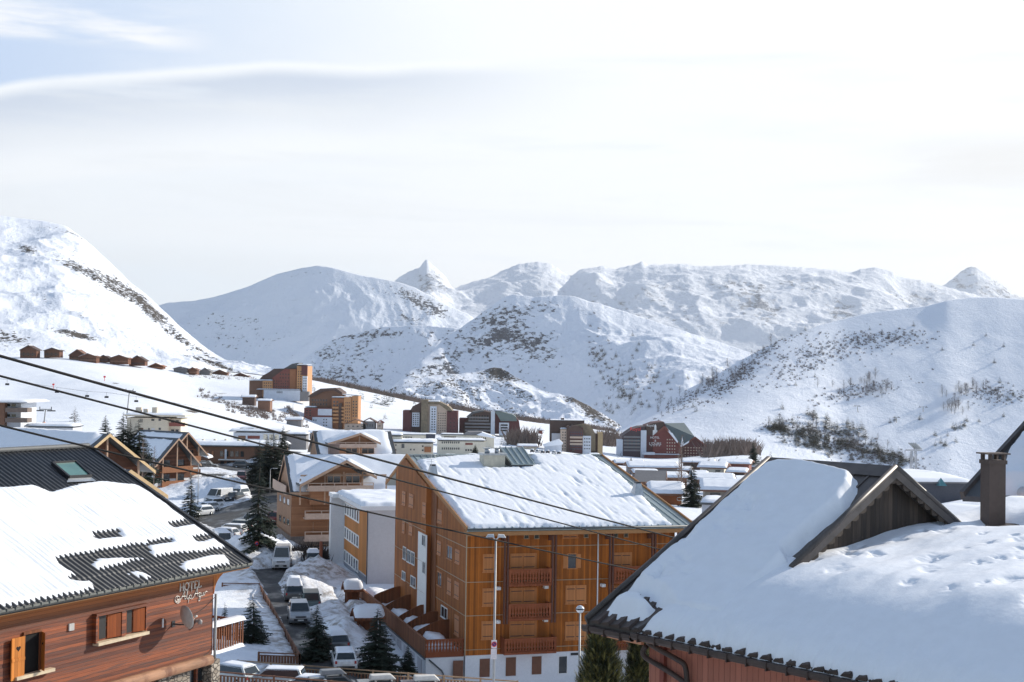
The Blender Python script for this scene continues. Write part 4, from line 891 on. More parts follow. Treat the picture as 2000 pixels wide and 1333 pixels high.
g = G(); zc1 = hb.front(421, 1160, 0)[1]
pts = [(.02, zg_-.2), (1.3, zg_-.2), (1.25, zg_-.30)]
for i in range(8): a = i/7*math.pi/2; pts.append((1.2-1.1*math.sin(a), zg_-.33-(zg_-.33-zc1)*(1-math.cos(a))))
g.ext([(x, .0, z) for x, z in pts], (0, .12, 0)); g.build('eave_bracket', [wood('bracket_boards', (0.50, 0.17, 0.04), 'X', .12, .15, .5)], H_)
def hsn(sx, sy, b): return .026*np.sin(2*np.pi*sx/.285*(1+0*sx))*sstep(-.4,.5,fbm(sx/2,sy/2+7,3))+.03*fbm(sx/.28, sy/2.5, 3)-.05*np.clip(fbm(sx/.9+4, sy/.4+3, 3)-.3, 0, 1)
snow_patch(rf, [(-22, ye, zg_), (xr2, ye, zg_), (xr2, yR, zR), (-22, yR, zR)], .125, .075, (0, .1, .05, .3), .10, fr=hb, seed=41, lump=.30, soft=.30, sink=.03, extra=hsn, maxn=400,
           px_polys=[[(-300, 955), (0, 950), (60, 948), (97, 960), (105, 955), (195, 938), (240, 945), (262, 947), (290, 960), (330, 985), (380, 1020), (400, 1028), (412, 1040), (437, 1060), (442, 1074), (400, 1079), (330, 1087), (298, 1091), (285, 1067), (262, 1068), (200, 1079), (115, 1092), (112, 1099), (145, 1118), (156, 1128), (140, 1132), (175, 1132), (193, 1152), (150, 1166), (60, 1184), (-40, 1207), (-300, 1260)],
                     [(172, 1107), (190, 1093), (230, 1088), (270, 1088), (290, 1092), (250, 1104), (190, 1116)], [(345, 1108), (358, 1094), (400, 1086), (440, 1083), (452, 1104), (400, 1116), (365, 1119)], [(235, 1122), (262, 1112), (300, 1128), (290, 1136), (262, 1128)]],
           px_holes=[[(186, 1045), (228, 1040), (232, 1047), (190, 1052)], [(335, 1026), (372, 1020), (376, 1024), (340, 1030)], [(380, 1052), (412, 1046), (415, 1052), (384, 1057)], [(293, 1061), (330, 1056), (330, 1059), (294, 1064)]])
# skylight
def rp2(px, py): return hb.plane(px, py, (-10, ye, zg_), (0, ye, zg_), (0, yR, zR))
q = [rp2(*p) for p in ((132, 938), (176, 936), (146, 908), (100, 911))]
n_v = Vector((0, -(zR-zg_), (yR-ye))).normalized()
g = G()
for i in range(4): g.beam(q[i]+n_v*.12, q[(i+1) % 4]+n_v*.12, .12, .2, 0)
sk = g.build('skylight', [BLACK], rf)
g = G(); g.add([v+n_v*.16 for v in q], [(0, 1, 2, 3)]); g.build('pane', [glass_mat('skylight_glass', (0.10, 0.20, 0.18), .12)], sk)
q2 = [rp2(*p) for p in ((128, 947), (186, 944), (176, 937), (132, 939))]; g = G(); g.add([v+n_v*.12 for v in q2], [(0, 1, 2, 3)]); g.build('flashing', [ALU], sk)
# ---- sign lettering
LET = plain('pale_sign_metal', (0.66, 0.62, 0.56), .4, .2, var=.05)
def catm(p, n=6):
    o = []; P_ = [p[0]]+list(p)+[p[-1]]
    for i in range(1, len(P_)-2):
        for k in range(n):
            t = k/n; a, b, c, d = [np.array(P_[i+j], float) for j in (-1, 0, 1, 2)]
            o.append(tuple(.5*((2*b)+(-a+c)*t+(2*a-5*b+4*c-d)*t*t+(-a+3*b-3*c+d)*t**3)))
    o.append(tuple(p[-1])); return o
LT = {'H': [[(.1, 0), (.1, 1)], [(.7, 0), (.7, 1)], [(.1, .52), (.7, .52)], [(0, 0), (.22, 0)], [(0, 1), (.22, 1)], [(.58, 0), (.82, 0)], [(.58, 1), (.82, 1)]],
      'O': [catm([(.42+.40*math.cos(a), .5+.5*math.sin(a)) for a in [i*math.pi/6 for i in range(13)]], 2)],
      'T': [[(.4, 0), (.4, 1)], [(0, 1), (.8, 1)], [(0, 1), (0, .82)], [(.8, 1), (.8, .82)], [(.28, 0), (.52, 0)]],
      'E': [[(.12, 0), (.12, 1)], [(0, 1), (.6, 1)], [(.12, .52), (.45, .52)], [(0, 0), (.64, 0)], [(.6, 1), (.6, .84)], [(.64, 0), (.64, .18)]],
      'L': [[(.12, 0), (.12, 1)], [(0, 1), (.24, 1)], [(0, 0), (.6, 0)], [(.6, 0), (.6, .2)]]}
(hx0, hz0), (hx1, _) = hb.front(350, 1153, 0), hb.front(392, 1145, 0)
h_ = .31
adv = {'H': .95, 'O': .98, 'T': .92, 'E': .80, 'L': .66}; tot = sum(adv[c] for c in 'HOTEL')*h_; sc = (hx1-hx0)/tot
g = G(); cxx = hx0
for c in 'HOTEL':
    for s_ in LT[c]:
        thick = .035 if not (len(s_) == 2 and s_[0][1] == s_[1][1]) else .018
        g.tube([(cxx+x*h_*sc, -.022, hz0-.05+z*h_) for x, z in s_], thick, 5)
    cxx += adv[c]*h_*sc
g.build('sign_letters', [LET], H_)
SCR = [[(.62, .30), (.35, .12), (.08, .12), (-.02, .38), (.20, .60), (.50, .48), (.42, .26), (.20, .30), (.25, .5)], [(.3, -.02), (.62, .18), (.95, .75), (1.08, 1.02), (1.06, .5), (1.12, .12)], [(.72, .42), (.95, .46), (1.2, .40)],
       [(1.12, .12), (1.25, .25), (1.42, .85), (1.44, 1.0), (1.36, .9), (1.34, .3), (1.44, .08), (1.56, .2)], [(1.50, -.35), (1.62, .45), (1.60, .1), (1.72, .42), (1.84, .36), (1.82, .12), (1.68, .08)], [(1.92, .98), (1.87, .76)],
       [(1.85, -.02), (2.15, .2), (2.45, .8), (2.58, 1.05), (2.56, .5), (2.62, .14)], [(2.2, .42), (2.45, .46), (2.7, .42)], [(2.70, .44), (2.92, .46), (2.72, .12), (2.92, .08), (2.88, -.28), (2.70, -.34), (2.80, -.08), (3.0, .14)],
       [(3.02, .44), (3.02, .14), (3.18, .12), (3.28, .44), (3.28, .14), (3.40, .16)], [(3.44, .44), (3.44, .1)], [(3.44, .3), (3.58, .46), (3.74, .42)], [(-.02, .38), (.02, .08), (.32, -.12), (.6, .02)]]
(sx0, sz0), (sx1, _) = hb.front(341, 1176, 0), hb.front(404, 1160, 0); us = (sx1-sx0)/3.75
g = G()
for s_ in SCR: g.tube([(sx0+x*us, -.02, sz0-.03+z*.42) for x, z in catm(s_, 5)], .017, 5)
g.build('sign_script', [LET], H_)
# ---- windows with shutters
def hrect(px0, px1, py, h, off=0.0):
    (a0, z) = hb.front(px0, py, -off); a1 = hb.front(px1, py, -off)[0]; return a0, a1, z, z+h
zw = hb.front(55, 1314, 0)[1]; a0 = hb.front(46, 1300)[0]; a1 = hb.front(74, 1300)[0]; hh = 1.42
wo = G(); wo.box(a0-.10, a0, -.06, 0, zw, zw+hh); wo.box(a1, a1+.08, -.06, 0, zw, zw+hh); wo.box(a0-.1, a1+.1, -.08, 0, zw+hh, zw+hh+.1); w1 = wo.build('window', [OLDW if False else DKW], H_)
g = G(); g.box(a0, a1, -.015, -.001, zw, zw+hh); g.build('pane', [plain('dark_opening', (.004, .004, .004), .9)], w1)
g = G(); g.box(a0-.55, a1+.65, -.24, 0, zw-.13, zw-.01); g.build('sill', [OLDW], w1)
def heart(g, x, z, y, s=.11):
    pts = [(x+s*math.sin(t)**3, z+s*(.8*math.cos(t)-.31*math.cos(2*t)-.12*math.cos(3*t)-.06*math.cos(4*t))) for t in [i*math.pi/12 for i in range(24)]]
    g.ext([(a, y, b) for a, b in pts], (0, -.005, 0), 1)
DKH = plain('dark_cutout', (.015, .006, .004), .9)
s0 = hb.front(21, 1300, -.12)[0]; g = G(); g.box(s0, a0-.12, -.16, -.11, zw-.12, zw+hh-.02); g.box(s0, a0-.12, -.185, -.16, zw+.55, zw+.66); heart(g, (s0+a0-.12)/2, zw+hh-.42, -.161); g.build('shutter', [ORW, DKH], w1)
g = G(); x1_ = a1+.10; x2_ = hb.front(89, 1300, -.5)[0]; g.hexa([(x1_, -.03, zw+.02), (x1_+.03, .0, zw+.02), (x2_+.03, -.42, zw+.02), (x2_, -.45, zw+.02)], [(x1_, -.03, zw+hh), (x1_+.03, .0, zw+hh), (x2_+.03, -.42, zw+hh), (x2_, -.45, zw+hh)])
mx_, my_ = (x1_+x2_)/2, -.24; heart(g, mx_, zw+hh-.42, my_-.02, .08); g.build('shutter', [ORW, DKH], w1)
zs = hb.front(183, 1254)[1]; A0 = hb.front(183, 1240)[0]; A1 = hb.front(277, 1230)[0]; Am = hb.front(234, 1235)[0]; hh = .95
g = G(); g.box(A0, A1, -.015, -.001, zs, zs+hh); g.box(A0-.1, A0, -.2, 0, zs-.05, zs+hh+.05); g.box(Am-.12, Am+.12, -.2, 0, zs, zs+hh+.05); g.box(A1, A1+.06, -.2, 0, zs, zs+hh+.05); g.box(A0-.1, A1+.1, -.22, 0, zs+hh+.05, zs+hh+.15); w2 = g.build('window', [RED], H_)
for c0, c1 in ((A0+.05, Am-.15), (Am+.15, A1-.05)):
    m_ = c0+(c1-c0)*.45; g = G(); g.box(c0, m_, -.03, -.016, zs+.05, zs+hh); g.build('pane', [plain('dark_pane', (.012, .010, .009), .5)], w2)
for c0, c1 in ((A0+.05, Am-.15), (Am+.15, A1-.05)):
    m_ = c0+(c1-c0)*.5; g = G(); g.hexa([(m_, -.05, zs+.03), (m_+.04, -.02, zs+.03), (c1, -.17, zs+.03), (c1-.03, -.20, zs+.03)], [(m_, -.05, zs+hh), (m_+.04, -.02, zs+hh), (c1, -.17, zs+hh), (c1-.03, -.20, zs+hh)]); g.build('shutter', [ORR], w2)
    g = G(); g.box(c0-.02, c0+.1, -.12, -.03, zs+.03, zs+hh); g.build('shutter', [ORR], w2)
g = G(); g.box(A0-.05, A1+.12, -.30, 0, zs-.14, zs-.02); g.build('sill', [OLDW], w2)
g = G(); a, z = hb.front(133, 1233); b, z2 = hb.front(143, 1221); g.box(a, b, -.06, -.001, z, z+.27); g.build('vent_cover', [plain('grey_box', (.45, .44, .42), .6)], H_)
g = G(); a, z = hb.front(316, 1226); g.box(a, a+.05, -.05, -.001, z, z+.36); g.build('cable_cover', [WHITE], H_)
# beam, stone corner, ground floor
g = G(); g.tube([(-34, -.22, (zbm0+zbm1)/2), (-14, -.22, (zbm0+zbm1)/2+.02), (-.35, -.22, (zbm0+zbm1)/2)], [.24, .23, .21], 10); g.box(-34, -.3, -.3, 0, zbm1-.06, zbm1+.03); g.build('log_beam', [LOG], H_)
def stone_mat():
    m, t, b = material('rubble_stone'); c = t.new('ShaderNodeTexCoord').outputs['Object']
    v = t.new('ShaderNodeTexVoronoi'); t.put(v.inputs['Vector'], t.mapv(c, (3.6, 3.6, 5.2))); v.inputs['Scale'].default_value = 1.0; v.inputs['Randomness'].default_value = .9
    e = t.new('ShaderNodeTexVoronoi', feature='DISTANCE_TO_EDGE'); t.put(e.inputs['Vector'], t.mapv(c, (3.6, 3.6, 5.2))); e.inputs['Scale'].default_value = 1.0; e.inputs['Randomness'].default_value = .9
    sh = t.sep(v.outputs['Color'])[0]; base = t.mix(sh, (.20, .16, .12), (.50, .44, .36)); base = t.mix(t.step(t.noise(c, 9, 5), .4, .7), base, (.30, .25, .20))
    ed = t.step(e.outputs[0], .02, .10); t.put(b.inputs['Base Color'], t.mix(ed, (.10, .085, .07), base)); b.inputs['Roughness'].default_value = .9; bump(t, b, ed, .9, .05); return m
STONE = stone_mat()
zgf = -13.0+24.4
g = G(); a = hb.front(404, 1300)[0]; g.box(a, .28, -.25, .9, 0, zbm0+.1); g.box(a-3.2, a-1.2, -.02, .9, 0, zbm0-.1); g.build('stone_pillar', [STONE], H_)
g = G(); g.box(-34, -.3, .25, .35, 0, zbm0+.3); gf = g.build('ground_floor_glazing', [GLS], H_)
g = G()
for i in range(24): x = -.9-i*.95; g.box(x, x+.12, .12, .248, 0, zbm0+.2)
g.box(-34, -.4, .12, .248, zbm0-.9, zbm0-.8); g.build('window_frame', [RED], gf)
for i in range(3): g = G(); x = a-3.0+i*.5-3.2; g.box(x, x+.42, .05, .1, 2, zbm0-.35); g.build('shutter', [ORW], gf)
# side balcony
xb1 = hb.front(450, 1250, .9)[0]; zt_ = hb.front(438, 1214, .5)[1]; zb_ = hb.front(438, 1262, .5)[1]
g = G(); g.box(0.03, xb1, .2, 5, zb_-.15, zb_); g.box(xb1-.08, xb1, .2, 5, zt_-.1, zt_); g.box(.03, xb1, .2, .28, zt_-.1, zt_)
for i in range(15): x = .08+i*(xb1-.12)/14; g.box(x, x+.075, .22, .26, zb_, zt_-.1)
for i in range(26): y = .3+i*.18; g.box(xb1-.06, xb1-.03, y, y+.08, zb_, zt_-.1)
g.box(.03, xb1, .2, .35, zb_-.7, zb_-.15) if False else None
g.build('side_balcony', [DKW], H_)
snow_patch(H_, [(.0, .05, zt_), (xb1+.08, .05, zt_), (xb1+.08, .6, zt_), (.0, .6, zt_)], .14, .08, (.02,)*4, .02, name='balcony_snow', soft=.1)
snow_patch(H_, [(.03, .1, zb_-.1), (xb1+.1, .1, zb_-.1), (xb1+.1, 3, zb_-.1), (.03, 3, zb_-.1)], .16, .1, (.02,)*4, .02, name='balcony_snow', soft=.15)
g = G(); g.tube([(.16, -.05, zc1), (.16, -.05, zbm1-.3)], .06, 8); g.build('downpipe', [plain('grey_pipe', (.40, .42, .42), .5)], H_)
g = G()
def sag(a, b, s): return [(a[0]+(b[0]-a[0])*t, a[1]+(b[1]-a[1])*t, a[2]+(b[2]-a[2])*t-s*4*t*(1-t)) for t in [i/10 for i in range(11)]]
p0 = hb.front(421, 1165, -.03); p1 = hb.front(372, 1205, -.03); g.tube(sag((p0[0], -.03, p0[1]), (p1[0], -.03, p1[1]), .1), .012, 4)
p0 = hb.front(421, 1258, -.03); p1 = hb.front(385, 1285, -.03); g.tube(sag((p0[0], -.03, p0[1]), (p1[0], -.03, p1[1]), .15), .012, 4); g.build('wall_cable', [IRON], H_)
# lamp on the wall
g = G(); a, z = hb.front(383, 1213); g.box(a-.05, a+.05, -.12, 0, z-.05, z+.05); g.lathe([(.09, 0), (.11, .12), (.05, .2)], (a, -.2, z-.12), 10); g.build('wall_lamp', [plain('lamp_grey', (.3, .28, .27), .5)], H_)
# ---- satellite dish
a, z = hb.front(338, 1219); b_, zdish = hb.front(361, 1208, -.75); DM = plain('dish_grey', (.42, .41, .38), .5, .1, var=.12, scale=5)
O_ = hb.Wd(a, 0, z); D = thing('satellite_dish', 'grey satellite dish on a bracket, standing out from the red boarded hotel wall', 'satellite dish', O_, hb.phi)
g = G(); g.tube([(0, 0, 0), (.0, -.35, 0), (.22, -.62, 0)], .03, 6); g.box(-.1, .1, -.03, 0, -.12, .12); g.build('mounting_arm', [BLACK], D)
ctr = Vector((b_-a, -.72, zdish-z)); axd = Vector((.93, -.30, .22)).normalized(); ux = axd.cross(Vector((0, 0, 1))).normalized(); uz = ux.cross(axd).normalized(); vs = []; fs = []; NR, NA = 7, 26
for i in range(NR+1):
    r_ = .50*i/NR
    for k in range(NA): t = 2*math.pi*k/NA; vs.append(ctr+ux*(r_*.92*math.cos(t))+uz*(r_*math.sin(t))+axd*(.28*r_*r_/.25*.5))
for i in range(NR):
    for k in range(NA): fs.append((i*NA+k, i*NA+(k+1) % NA, (i+1)*NA+(k+1) % NA, (i+1)*NA+k))
o = mk('reflector', vs, fs, [DM], D, smooth=True); md = o.modifiers.new('thick', 'SOLIDIFY'); md.thickness = .015
e_ = ctr+axd*.55-uz*.12; g = G(); g.tube([ctr-uz*.47+axd*.1, e_], .012, 5); g.tube([e_-axd*.06, e_+axd*.07], .045, 8); g.build('receiver_arm', [DM], D)
# ================================================================ NEAR ROOF ON THE RIGHT
O_ = P(1150, 1211, 30)
rb = Fr(1150, 30, -24.0, 0); rb.O = Vector((O_.x, 30, -24.0)); rb.phi = R(-51.2); c_, q_ = math.cos(rb.phi), math.sin(rb.phi); rb.ex = Vector((c_, q_, 0)); rb.ey = Vector((-q_, c_, 0))
RT_ = rb.root('foreground_chalet', 'nearest chalet at lower right with thick snow roof, weathered plank gable and red-brown wall', 'chalet')
ze_ = O_.z+24.0
yA, zA = None, None
sl = .564; LOWS = .12; YB = 1.9
def zmain(y): return ze_+sl*y
yrg = 5.67; zrg = zmain(yrg); xg_ = 3.4; XE = 17.0
def zlow(y): return zmain(y) if y < YB else zmain(YB)+LOWS*(y-YB)
OLDP = wood('weathered_planks', (0.105, 0.078, 0.058), 'X', .155, .35, .6, weather=(0.045, 0.036, 0.030)); ZINC = plain('brown_grey_metal', (0.085, 0.072, 0.066), .5, .15, var=.3, scale=3); TILE = plain('dark_brown_tiles', (0.060, 0.038, 0.030), .6, var=.35, scale=4); PINK = wood('pink_brown_boards', (0.40, 0.155, 0.105), 'X', .145, .10, .45)
PINK2 = plain('pink_paint', (0.36, 0.14, 0.10), .7)
# roof planes
g = G(); g.slab([(0, 0, ze_), (xg_+.1, 0, ze_), (xg_+.1, yrg, zrg), (0, yrg, zrg)], .16); g.slab([(0, yrg+.002, zrg), (xg_+.1, yrg+.002, zrg), (xg_+.1, 2*yrg-2.9, zrg-(yrg-2.9)*sl), (0, 2*yrg-2.9, zrg-(yrg-2.9)*sl)], .16)
for i in range(18):
    x = .25+i*.4
    if x < xg_+.0: g.beam((x, 1.9, zmain(1.9)+.0), (x, yrg, zrg+.0), .05, .05)
rfr = g.build('roof', [ZINC], RT_)
g = G(); g.slab([(xg_+.102, 0, ze_), (XE, 0, ze_), (XE, YB, zmain(YB)), (xg_+.102, YB, zmain(YB))], .14); g.slab([(xg_+.102, YB+.001, zmain(YB)), (XE, YB+.001, zmain(YB)), (XE, 16, zlow(16)), (xg_+.102, 16, zlow(16))], .14); g.build('lower_roof', [TILE], RT_)
g = G(); g.tube([(-.04, -.03, ze_+.02), (-.04, yrg, zrg+.05)], .07, 6); g.beam((-.02, -.03, ze_-.06), (-.02, yrg, zrg-.04), .05, .24); g.beam((-.02, yrg, zrg-.04), (-.02, 2*yrg-2.9, zrg-(yrg-2.9)*sl-.04), .1, .24); g.build('verge_trim', [ZINC], rfr)
g = G(); g.ext([(-.1, yrg-.32, zrg-.14), (-.1, yrg, zrg+.08), (-.1, yrg+.32, zrg-.14), (-.1, yrg, zrg+.05)], (xg_+.25, 0, 0)); g.build('ridge_cap', [ZINC], rfr)
# tiles along the eave
g = G(); x = .1
while x < 13:
    jj = random.uniform(-.01, .01)
    g.hexa([(x+.02, -.05, ze_-.03+jj), (x+.27, -.05, ze_-.03), (x+.27, 1.2, zmain(1.2)-.02), (x+.02, 1.2, zmain(1.2)-.02)], [(x+.07, -.05, ze_+.015+jj), (x+.24, -.05, ze_+.045+jj), (x+.24, 1.2, zmain(1.2)+.03), (x+.07, 1.2, zmain(1.2)+.012)])
    g.box(x+.19, x+.31, -.03, .5, ze_-.02, ze_+.012) if False else None
    x += .31+random.uniform(-.01, .01)
g.build('eave_tile', [TILE], rfr)
xs1 = rb.plane(1252, 1222, (0, 0, ze_), (1, 0, ze_), (0, 1, zmain(1))).x
g = G()
for (xa_, xb_, dz) in ((-.05, xs1-.02, -.12), (xs1, XE, -.07)):
    pr = [(-.02, .02), (-.16, .02), (-.17, -.05), (-.12, -.11), (-.05, -.12), (-.01, -.06)]
    for i in range(len(pr)-1): g.add([(xa_, pr[i][0], ze_+dz+pr[i][1]), (xb_, pr[i][0], ze_+dz+pr[i][1]), (xb_, pr[i+1][0], ze_+dz+pr[i+1][1]), (xa_, pr[i+1][0], ze_+dz+pr[i+1][1])], [(0, 1, 2, 3)])
    for xx in np.arange(xa_+.2, xb_, .48): g.box(xx, xx+.025, -.185, 0, ze_+dz-.13, ze_+dz+.03)
g.build('gutter', [TILE], rfr)
v1 = rb.plane(1292, 1202, (0, 0, ze_), (1, 0, ze_), (0, 1, zmain(1)))
g = G(); g.beam((xs1+.05, -.05, ze_+.04), (v1.x, v1.y, zmain(v1.y)+.04), .14, .04); g.build('valley_flashing', [ZINC], rfr)
# gable wall of weathered planks
zgb = lambda y: zlow(y)-.3
g = G(); n = 1
ylo, yhi = 2.0, 2*yrg-2.0
g.ext([(xg_-.22, ylo, zmain(ylo)-.2), (xg_-.22, yhi, zlow(yhi)-.5), (xg_-.22, yhi, zrg-(yhi-yrg)*sl-.12), (xg_-.22, yrg, zrg-.12)], (.12, 0, 0)); 
gw_ = g.build('plank_gable', [wood('weathered_planks_shaded', (0.065, 0.047, 0.035), 'Y', .155, .45, .7, weather=(0.028, 0.023, 0.020))], RT_)  # weathered planks, darkened further in colour to suggest shade on the gable
g = G(); yv0, yv1 = 2.25, 2*yrg-3.0
zc_ = lambda y: zrg-abs(y-yrg)*sl
g.ext([(xg_+.12, yv0, zc_(yv0)+.05), (xg_+.12, yrg, zrg+.05), (xg_+.12, yrg, zrg-.18), (xg_+.12, yv0, zc_(yv0)-.16)], (.035, 0, 0)); g.ext([(xg_+.12, yrg, zrg+.05), (xg_+.12, yv1, zc_(yv1)+.05), (xg_+.12, yv1, zc_(yv1)-.16), (xg_+.12, yrg, zrg-.18)], (.035, 0, 0))
g.tube([(xg_+.13, yv0, zc_(yv0)+.07), (xg_+.13, yrg, zrg+.07)], .06, 6); g.tube([(xg_+.13, yrg, zrg+.07), (xg_+.13, yv1, zc_(yv1)+.07)], .06, 6); g.build('barge_board', [ZINC], rfr)
g = G()   # scalloped inner trim
y = yv0+.2
while y < yv1-.1:
    z1 = zc_(y)-.10; g.ext([(xg_+.105, y+.14*math.cos(a), z1-.08+.07*math.sin(a)) for a in [-math.pi*i/6 for i in range(7)]]+[(xg_+.105, y-.14, z1+.1), (xg_+.105, y+.14, z1+.1)][::1], (.03, 0, 0)); y += .26
g.build('scalloped_trim', [OLDP], rfr)
# walls below
xw0 = rb.front(1268, 1300, .55)[0]
g = G(); g.box(xw0, XE, .55, 12, 0, ze_-.18); g.build('wall', [PINK], RT_)
xq = rb.front(1291, 1300, .5)[0]; xq2 = rb.front(1299, 1300, .5)[0]; g = G(); g.box(xq, xq2, .46, .549, 0, ze_-.2); g.build('corner_post', [plain('red_post', (.22, .06, .04), .7)], RT_)
g = G(); g.box(0.1, XE, .02, .55, ze_-.22, ze_-.17); g.build('soffit', [plain('pink_soffit', (.62, .30, .19), .7)], RT_)
g = G(); x1 = rb.front(1255, 1243, .1)[0]; pa = rb.front(1160, 1224, .3); pb_ = rb.front(1260, 1248, .3); g.beam((.12, .3, ze_-.30), (xw0+.05, .3, ze_-.30), .08, .10); g.build('fascia_rail', [plain('pink_fascia', (.66, .33, .2), .6)], RT_)
xwa = rb.front(1572, 1315, .5)[0]; xwb = rb.front(1640, 1330, .5)[0]
window(RT_, 'front', .549, xwa, xwb, ze_-2.2, ze_-.42, 'glass', plain('red_frame', (.3, .1, .06), .6), n=2)
# downpipes
def fp(px, py, y): a = rb.front(px, py, y); return (a[0], y, a[1])
g = G(); pth = [fp(1266, 1238, .0), fp(1266, 1252, .15), fp(1275, 1262, .25), fp(1325, 1290, .35), fp(1338, 1302, .40), fp(1342, 1333, .42), fp(1343, 1380, .42)]; g.tube(catm(pth, 5), .055, 10)
pth = [fp(1262, 1262, .38), fp(1256, 1272, .38), fp(1260, 1284, .40), fp(1290, 1302, .42), fp(1330, 1328, .42), fp(1350, 1345, .42)]; g.tube(catm(pth, 5), .055, 10); g.build('downpipe', [TILE], RT_)
# chimney
pc = rb.plane(1922, 1003, (0, YB, zmain(YB)+.3), (1, YB, zmain(YB)+.3), (0, YB+5, zlow(YB+5)+.3)); zt_ = rb.side(1922, 888, pc.x)[1] if False else None
dd = ray(1922, 888); tt = (rb.Wd(*pc).y)/dd.y; zt_ = (dd*tt).z+24.0
CB = plain('brown_chimney_render', (0.10, 0.072, 0.060), .85, var=.12, scale=6, bumps=.12)
ch = G(); w2_ = .30; yaw = R(62); cs, sn = math.cos(yaw), math.sin(yaw)
def rot4(w_, d_, z): return [(pc.x+cs*a-sn*b, pc.y+.35+sn*a+cs*b, z) for a, b in ((-w_, -d_), (w_, -d_), (w_, d_), (-w_, d_))]
ch.hexa(rot4(.20, .20, pc.z-1.2), rot4(.20, .20, zt_-.14), 0); ch.hexa(rot4(.225, .225, zt_-.22), rot4(.225, .225, zt_-.13), 0)
for a, b in ((-1, -1), (1, -1), (1, 1), (-1, 1)):
    cx0, cy0 = pc.x+cs*a*.165-sn*b*.165, pc.y+.35+sn*a*.165+cs*b*.165; ch.box(cx0-.035, cx0+.035, cy0-.035, cy0+.035, zt_-.14, zt_)
ch.build('chimney', [CB], RT_); g = G(); g.hexa(rot4(.29, .25, zt_), rot4(.29, .25, zt_+.03), 0); g.build('chimney_slab', [CB], RT_)
# snow: left slope, small patch, lower roof
def dimple(seed, n, xr, yr_, dep=.1, r=.22):
    rs = np.random.RandomState(seed); ps = [(rs.uniform(*xr), rs.uniform(*yr_), rs.uniform(.5, 1.3), rs.uniform(.4, 1.0)) for _ in range(n)]
    def f(sx, sy, b):
        o = np.zeros(sx.shape); sx = sx+.16*fbm(sx/.3, sy/.3, 3); sy = sy+.22*fbm(sx/.35+5, sy/.35, 3)
        for a_, b_, s_, d_ in ps: o -= dep*d_*np.exp(-(np.abs(((sx-a_)*.9+(sy-b_)*.3)/(r*s_*.8))**2.2+np.abs(((sy-b_)*.95-(sx-a_)*.3)/(r*s_*1.35))**2.2))
        return o
    return f
dl = dimple(5, 16, (.4, 1.6), (.8, 5.0), .10, .16)
SNR = snow_mat('roof_snow_near', 2.2, .4, .03)
snow_patch(rfr, [(0, 0, ze_), (xg_+.1, 0, ze_), (xg_+.1, yrg, zrg), (0, yrg, zrg)], .34, .03, (.12, .0, .05, .1), .05, fr=rb, seed=51, lump=.18, soft=.32, mat=SNR, maxn=330, sink=.05,
           extra=lambda sx, sy, b: dl(sx, sy, b)+.04*fbm(sx/.7, sy/.7, 5),
           px_polys=[[(1215, 1162), (1246, 1132), (1284, 1098), (1316, 1058), (1346, 1034), (1350, 1024), (1416, 966), (1422, 958), (1468, 930), (1525, 914), (1580, 915), (1640, 925), (1676, 938), (1676, 965), (1652, 1000), (1615, 1032), (1575, 1065), (1545, 1092), (1558, 1115), (1640, 1300), (1400, 1240), (1300, 1215), (1280, 1186), (1258, 1172)],
                     [(1176, 1200), (1192, 1182), (1234, 1166), (1262, 1174), (1286, 1194), (1268, 1212), (1236, 1216), (1200, 1210)]])
# the broad drift over the lower roof, one continuous sheet
nx_, ny_ = 430, 470
Xl = np.concatenate([np.linspace(1.4, 9, 320), np.linspace(9.03, XE, 130)]); Yl = np.concatenate([np.linspace(-.12, .6, 40), np.linspace(.615, 11, 360), np.linspace(11.03, 15.5, 70)])
Xm, Ym = np.meshgrid(Xl, Yl, indexing='ij')
# smooth rounded change of slope, thick drift
zr_ = np.where(Ym < YB, sl*Ym, sl*YB+LOWS*(Ym-YB))
bl = 1.0; tq = np.clip((Ym-YB+bl)/(2*bl), 0, 1); zs_ = np.where(np.abs(Ym-YB) < bl, sl*Ym-(sl-LOWS)*bl*tq*tq, zr_)
thk = .27+.07*fbm(Xm/3.0, Ym/3.0, 3)
# long downslope undulations and dips where feet or lumps have sunk
und = .12*fbm(Xm/.85+3, Ym/3.6, 2)*sstep(1.2, 2.6, Ym)+.016*fbm(Xm/.28, Ym/.9+5, 3)*sstep(1.5, 3.0, Ym)
dm = dimple(8, 120, (3.5, 15), (2.4, 9.0), .085, .17)(Xm, Ym, None)
und += .005*fbm(Xm/.09, Ym/.3+5, 4); lip = .012*fbm(Xm/.10, Ym/.25, 3)*sstep(1.1, .2, Ym)+.045*fbm(Xm/.26, Ym/.8, 3)*sstep(1.2, .1, Ym)
xst = np.interp(Ym, [0, .5, 1.0, 2.0, 2.6, 3, 9, 16], [1.55, 1.65, 1.75, 2.4, 3.12, 3.13, 3.13, 3.13])
e1 = (Ym+.01+.10*fbm(Xm/.22, Xm*0+2, 3)); e2 = Xm-xst+.10*fbm(Ym/.5, Xm/.5, 3)*sstep(3.0, 1.5, Ym)
prof_ = np.sqrt(np.clip(1-(1-np.clip(e1/.42, 0, 1))**2, 0, 1))*np.where(Ym < 2.5, np.sqrt(np.clip(1-(1-np.clip(e2/.35, 0, 1))**2, 0, 1)), np.clip(e2/.02, 0, 1))
fade = sstep(15.4, 13, Ym)
H2 = ze_+zs_+(thk+und+dm+lip)*prof_-.05*(1-np.clip(prof_*6, 0, 1))
H2 -= .30*np.exp(-(((Xm-pc.x-.5)/.8)**2+((Ym-pc.y-.2)/.7)**2))
H2 -= sstep(10.5, 15, Ym)*1.2
grid('snow_cover', np.stack([Xm, Ym, H2], -1), SNR, rfr)
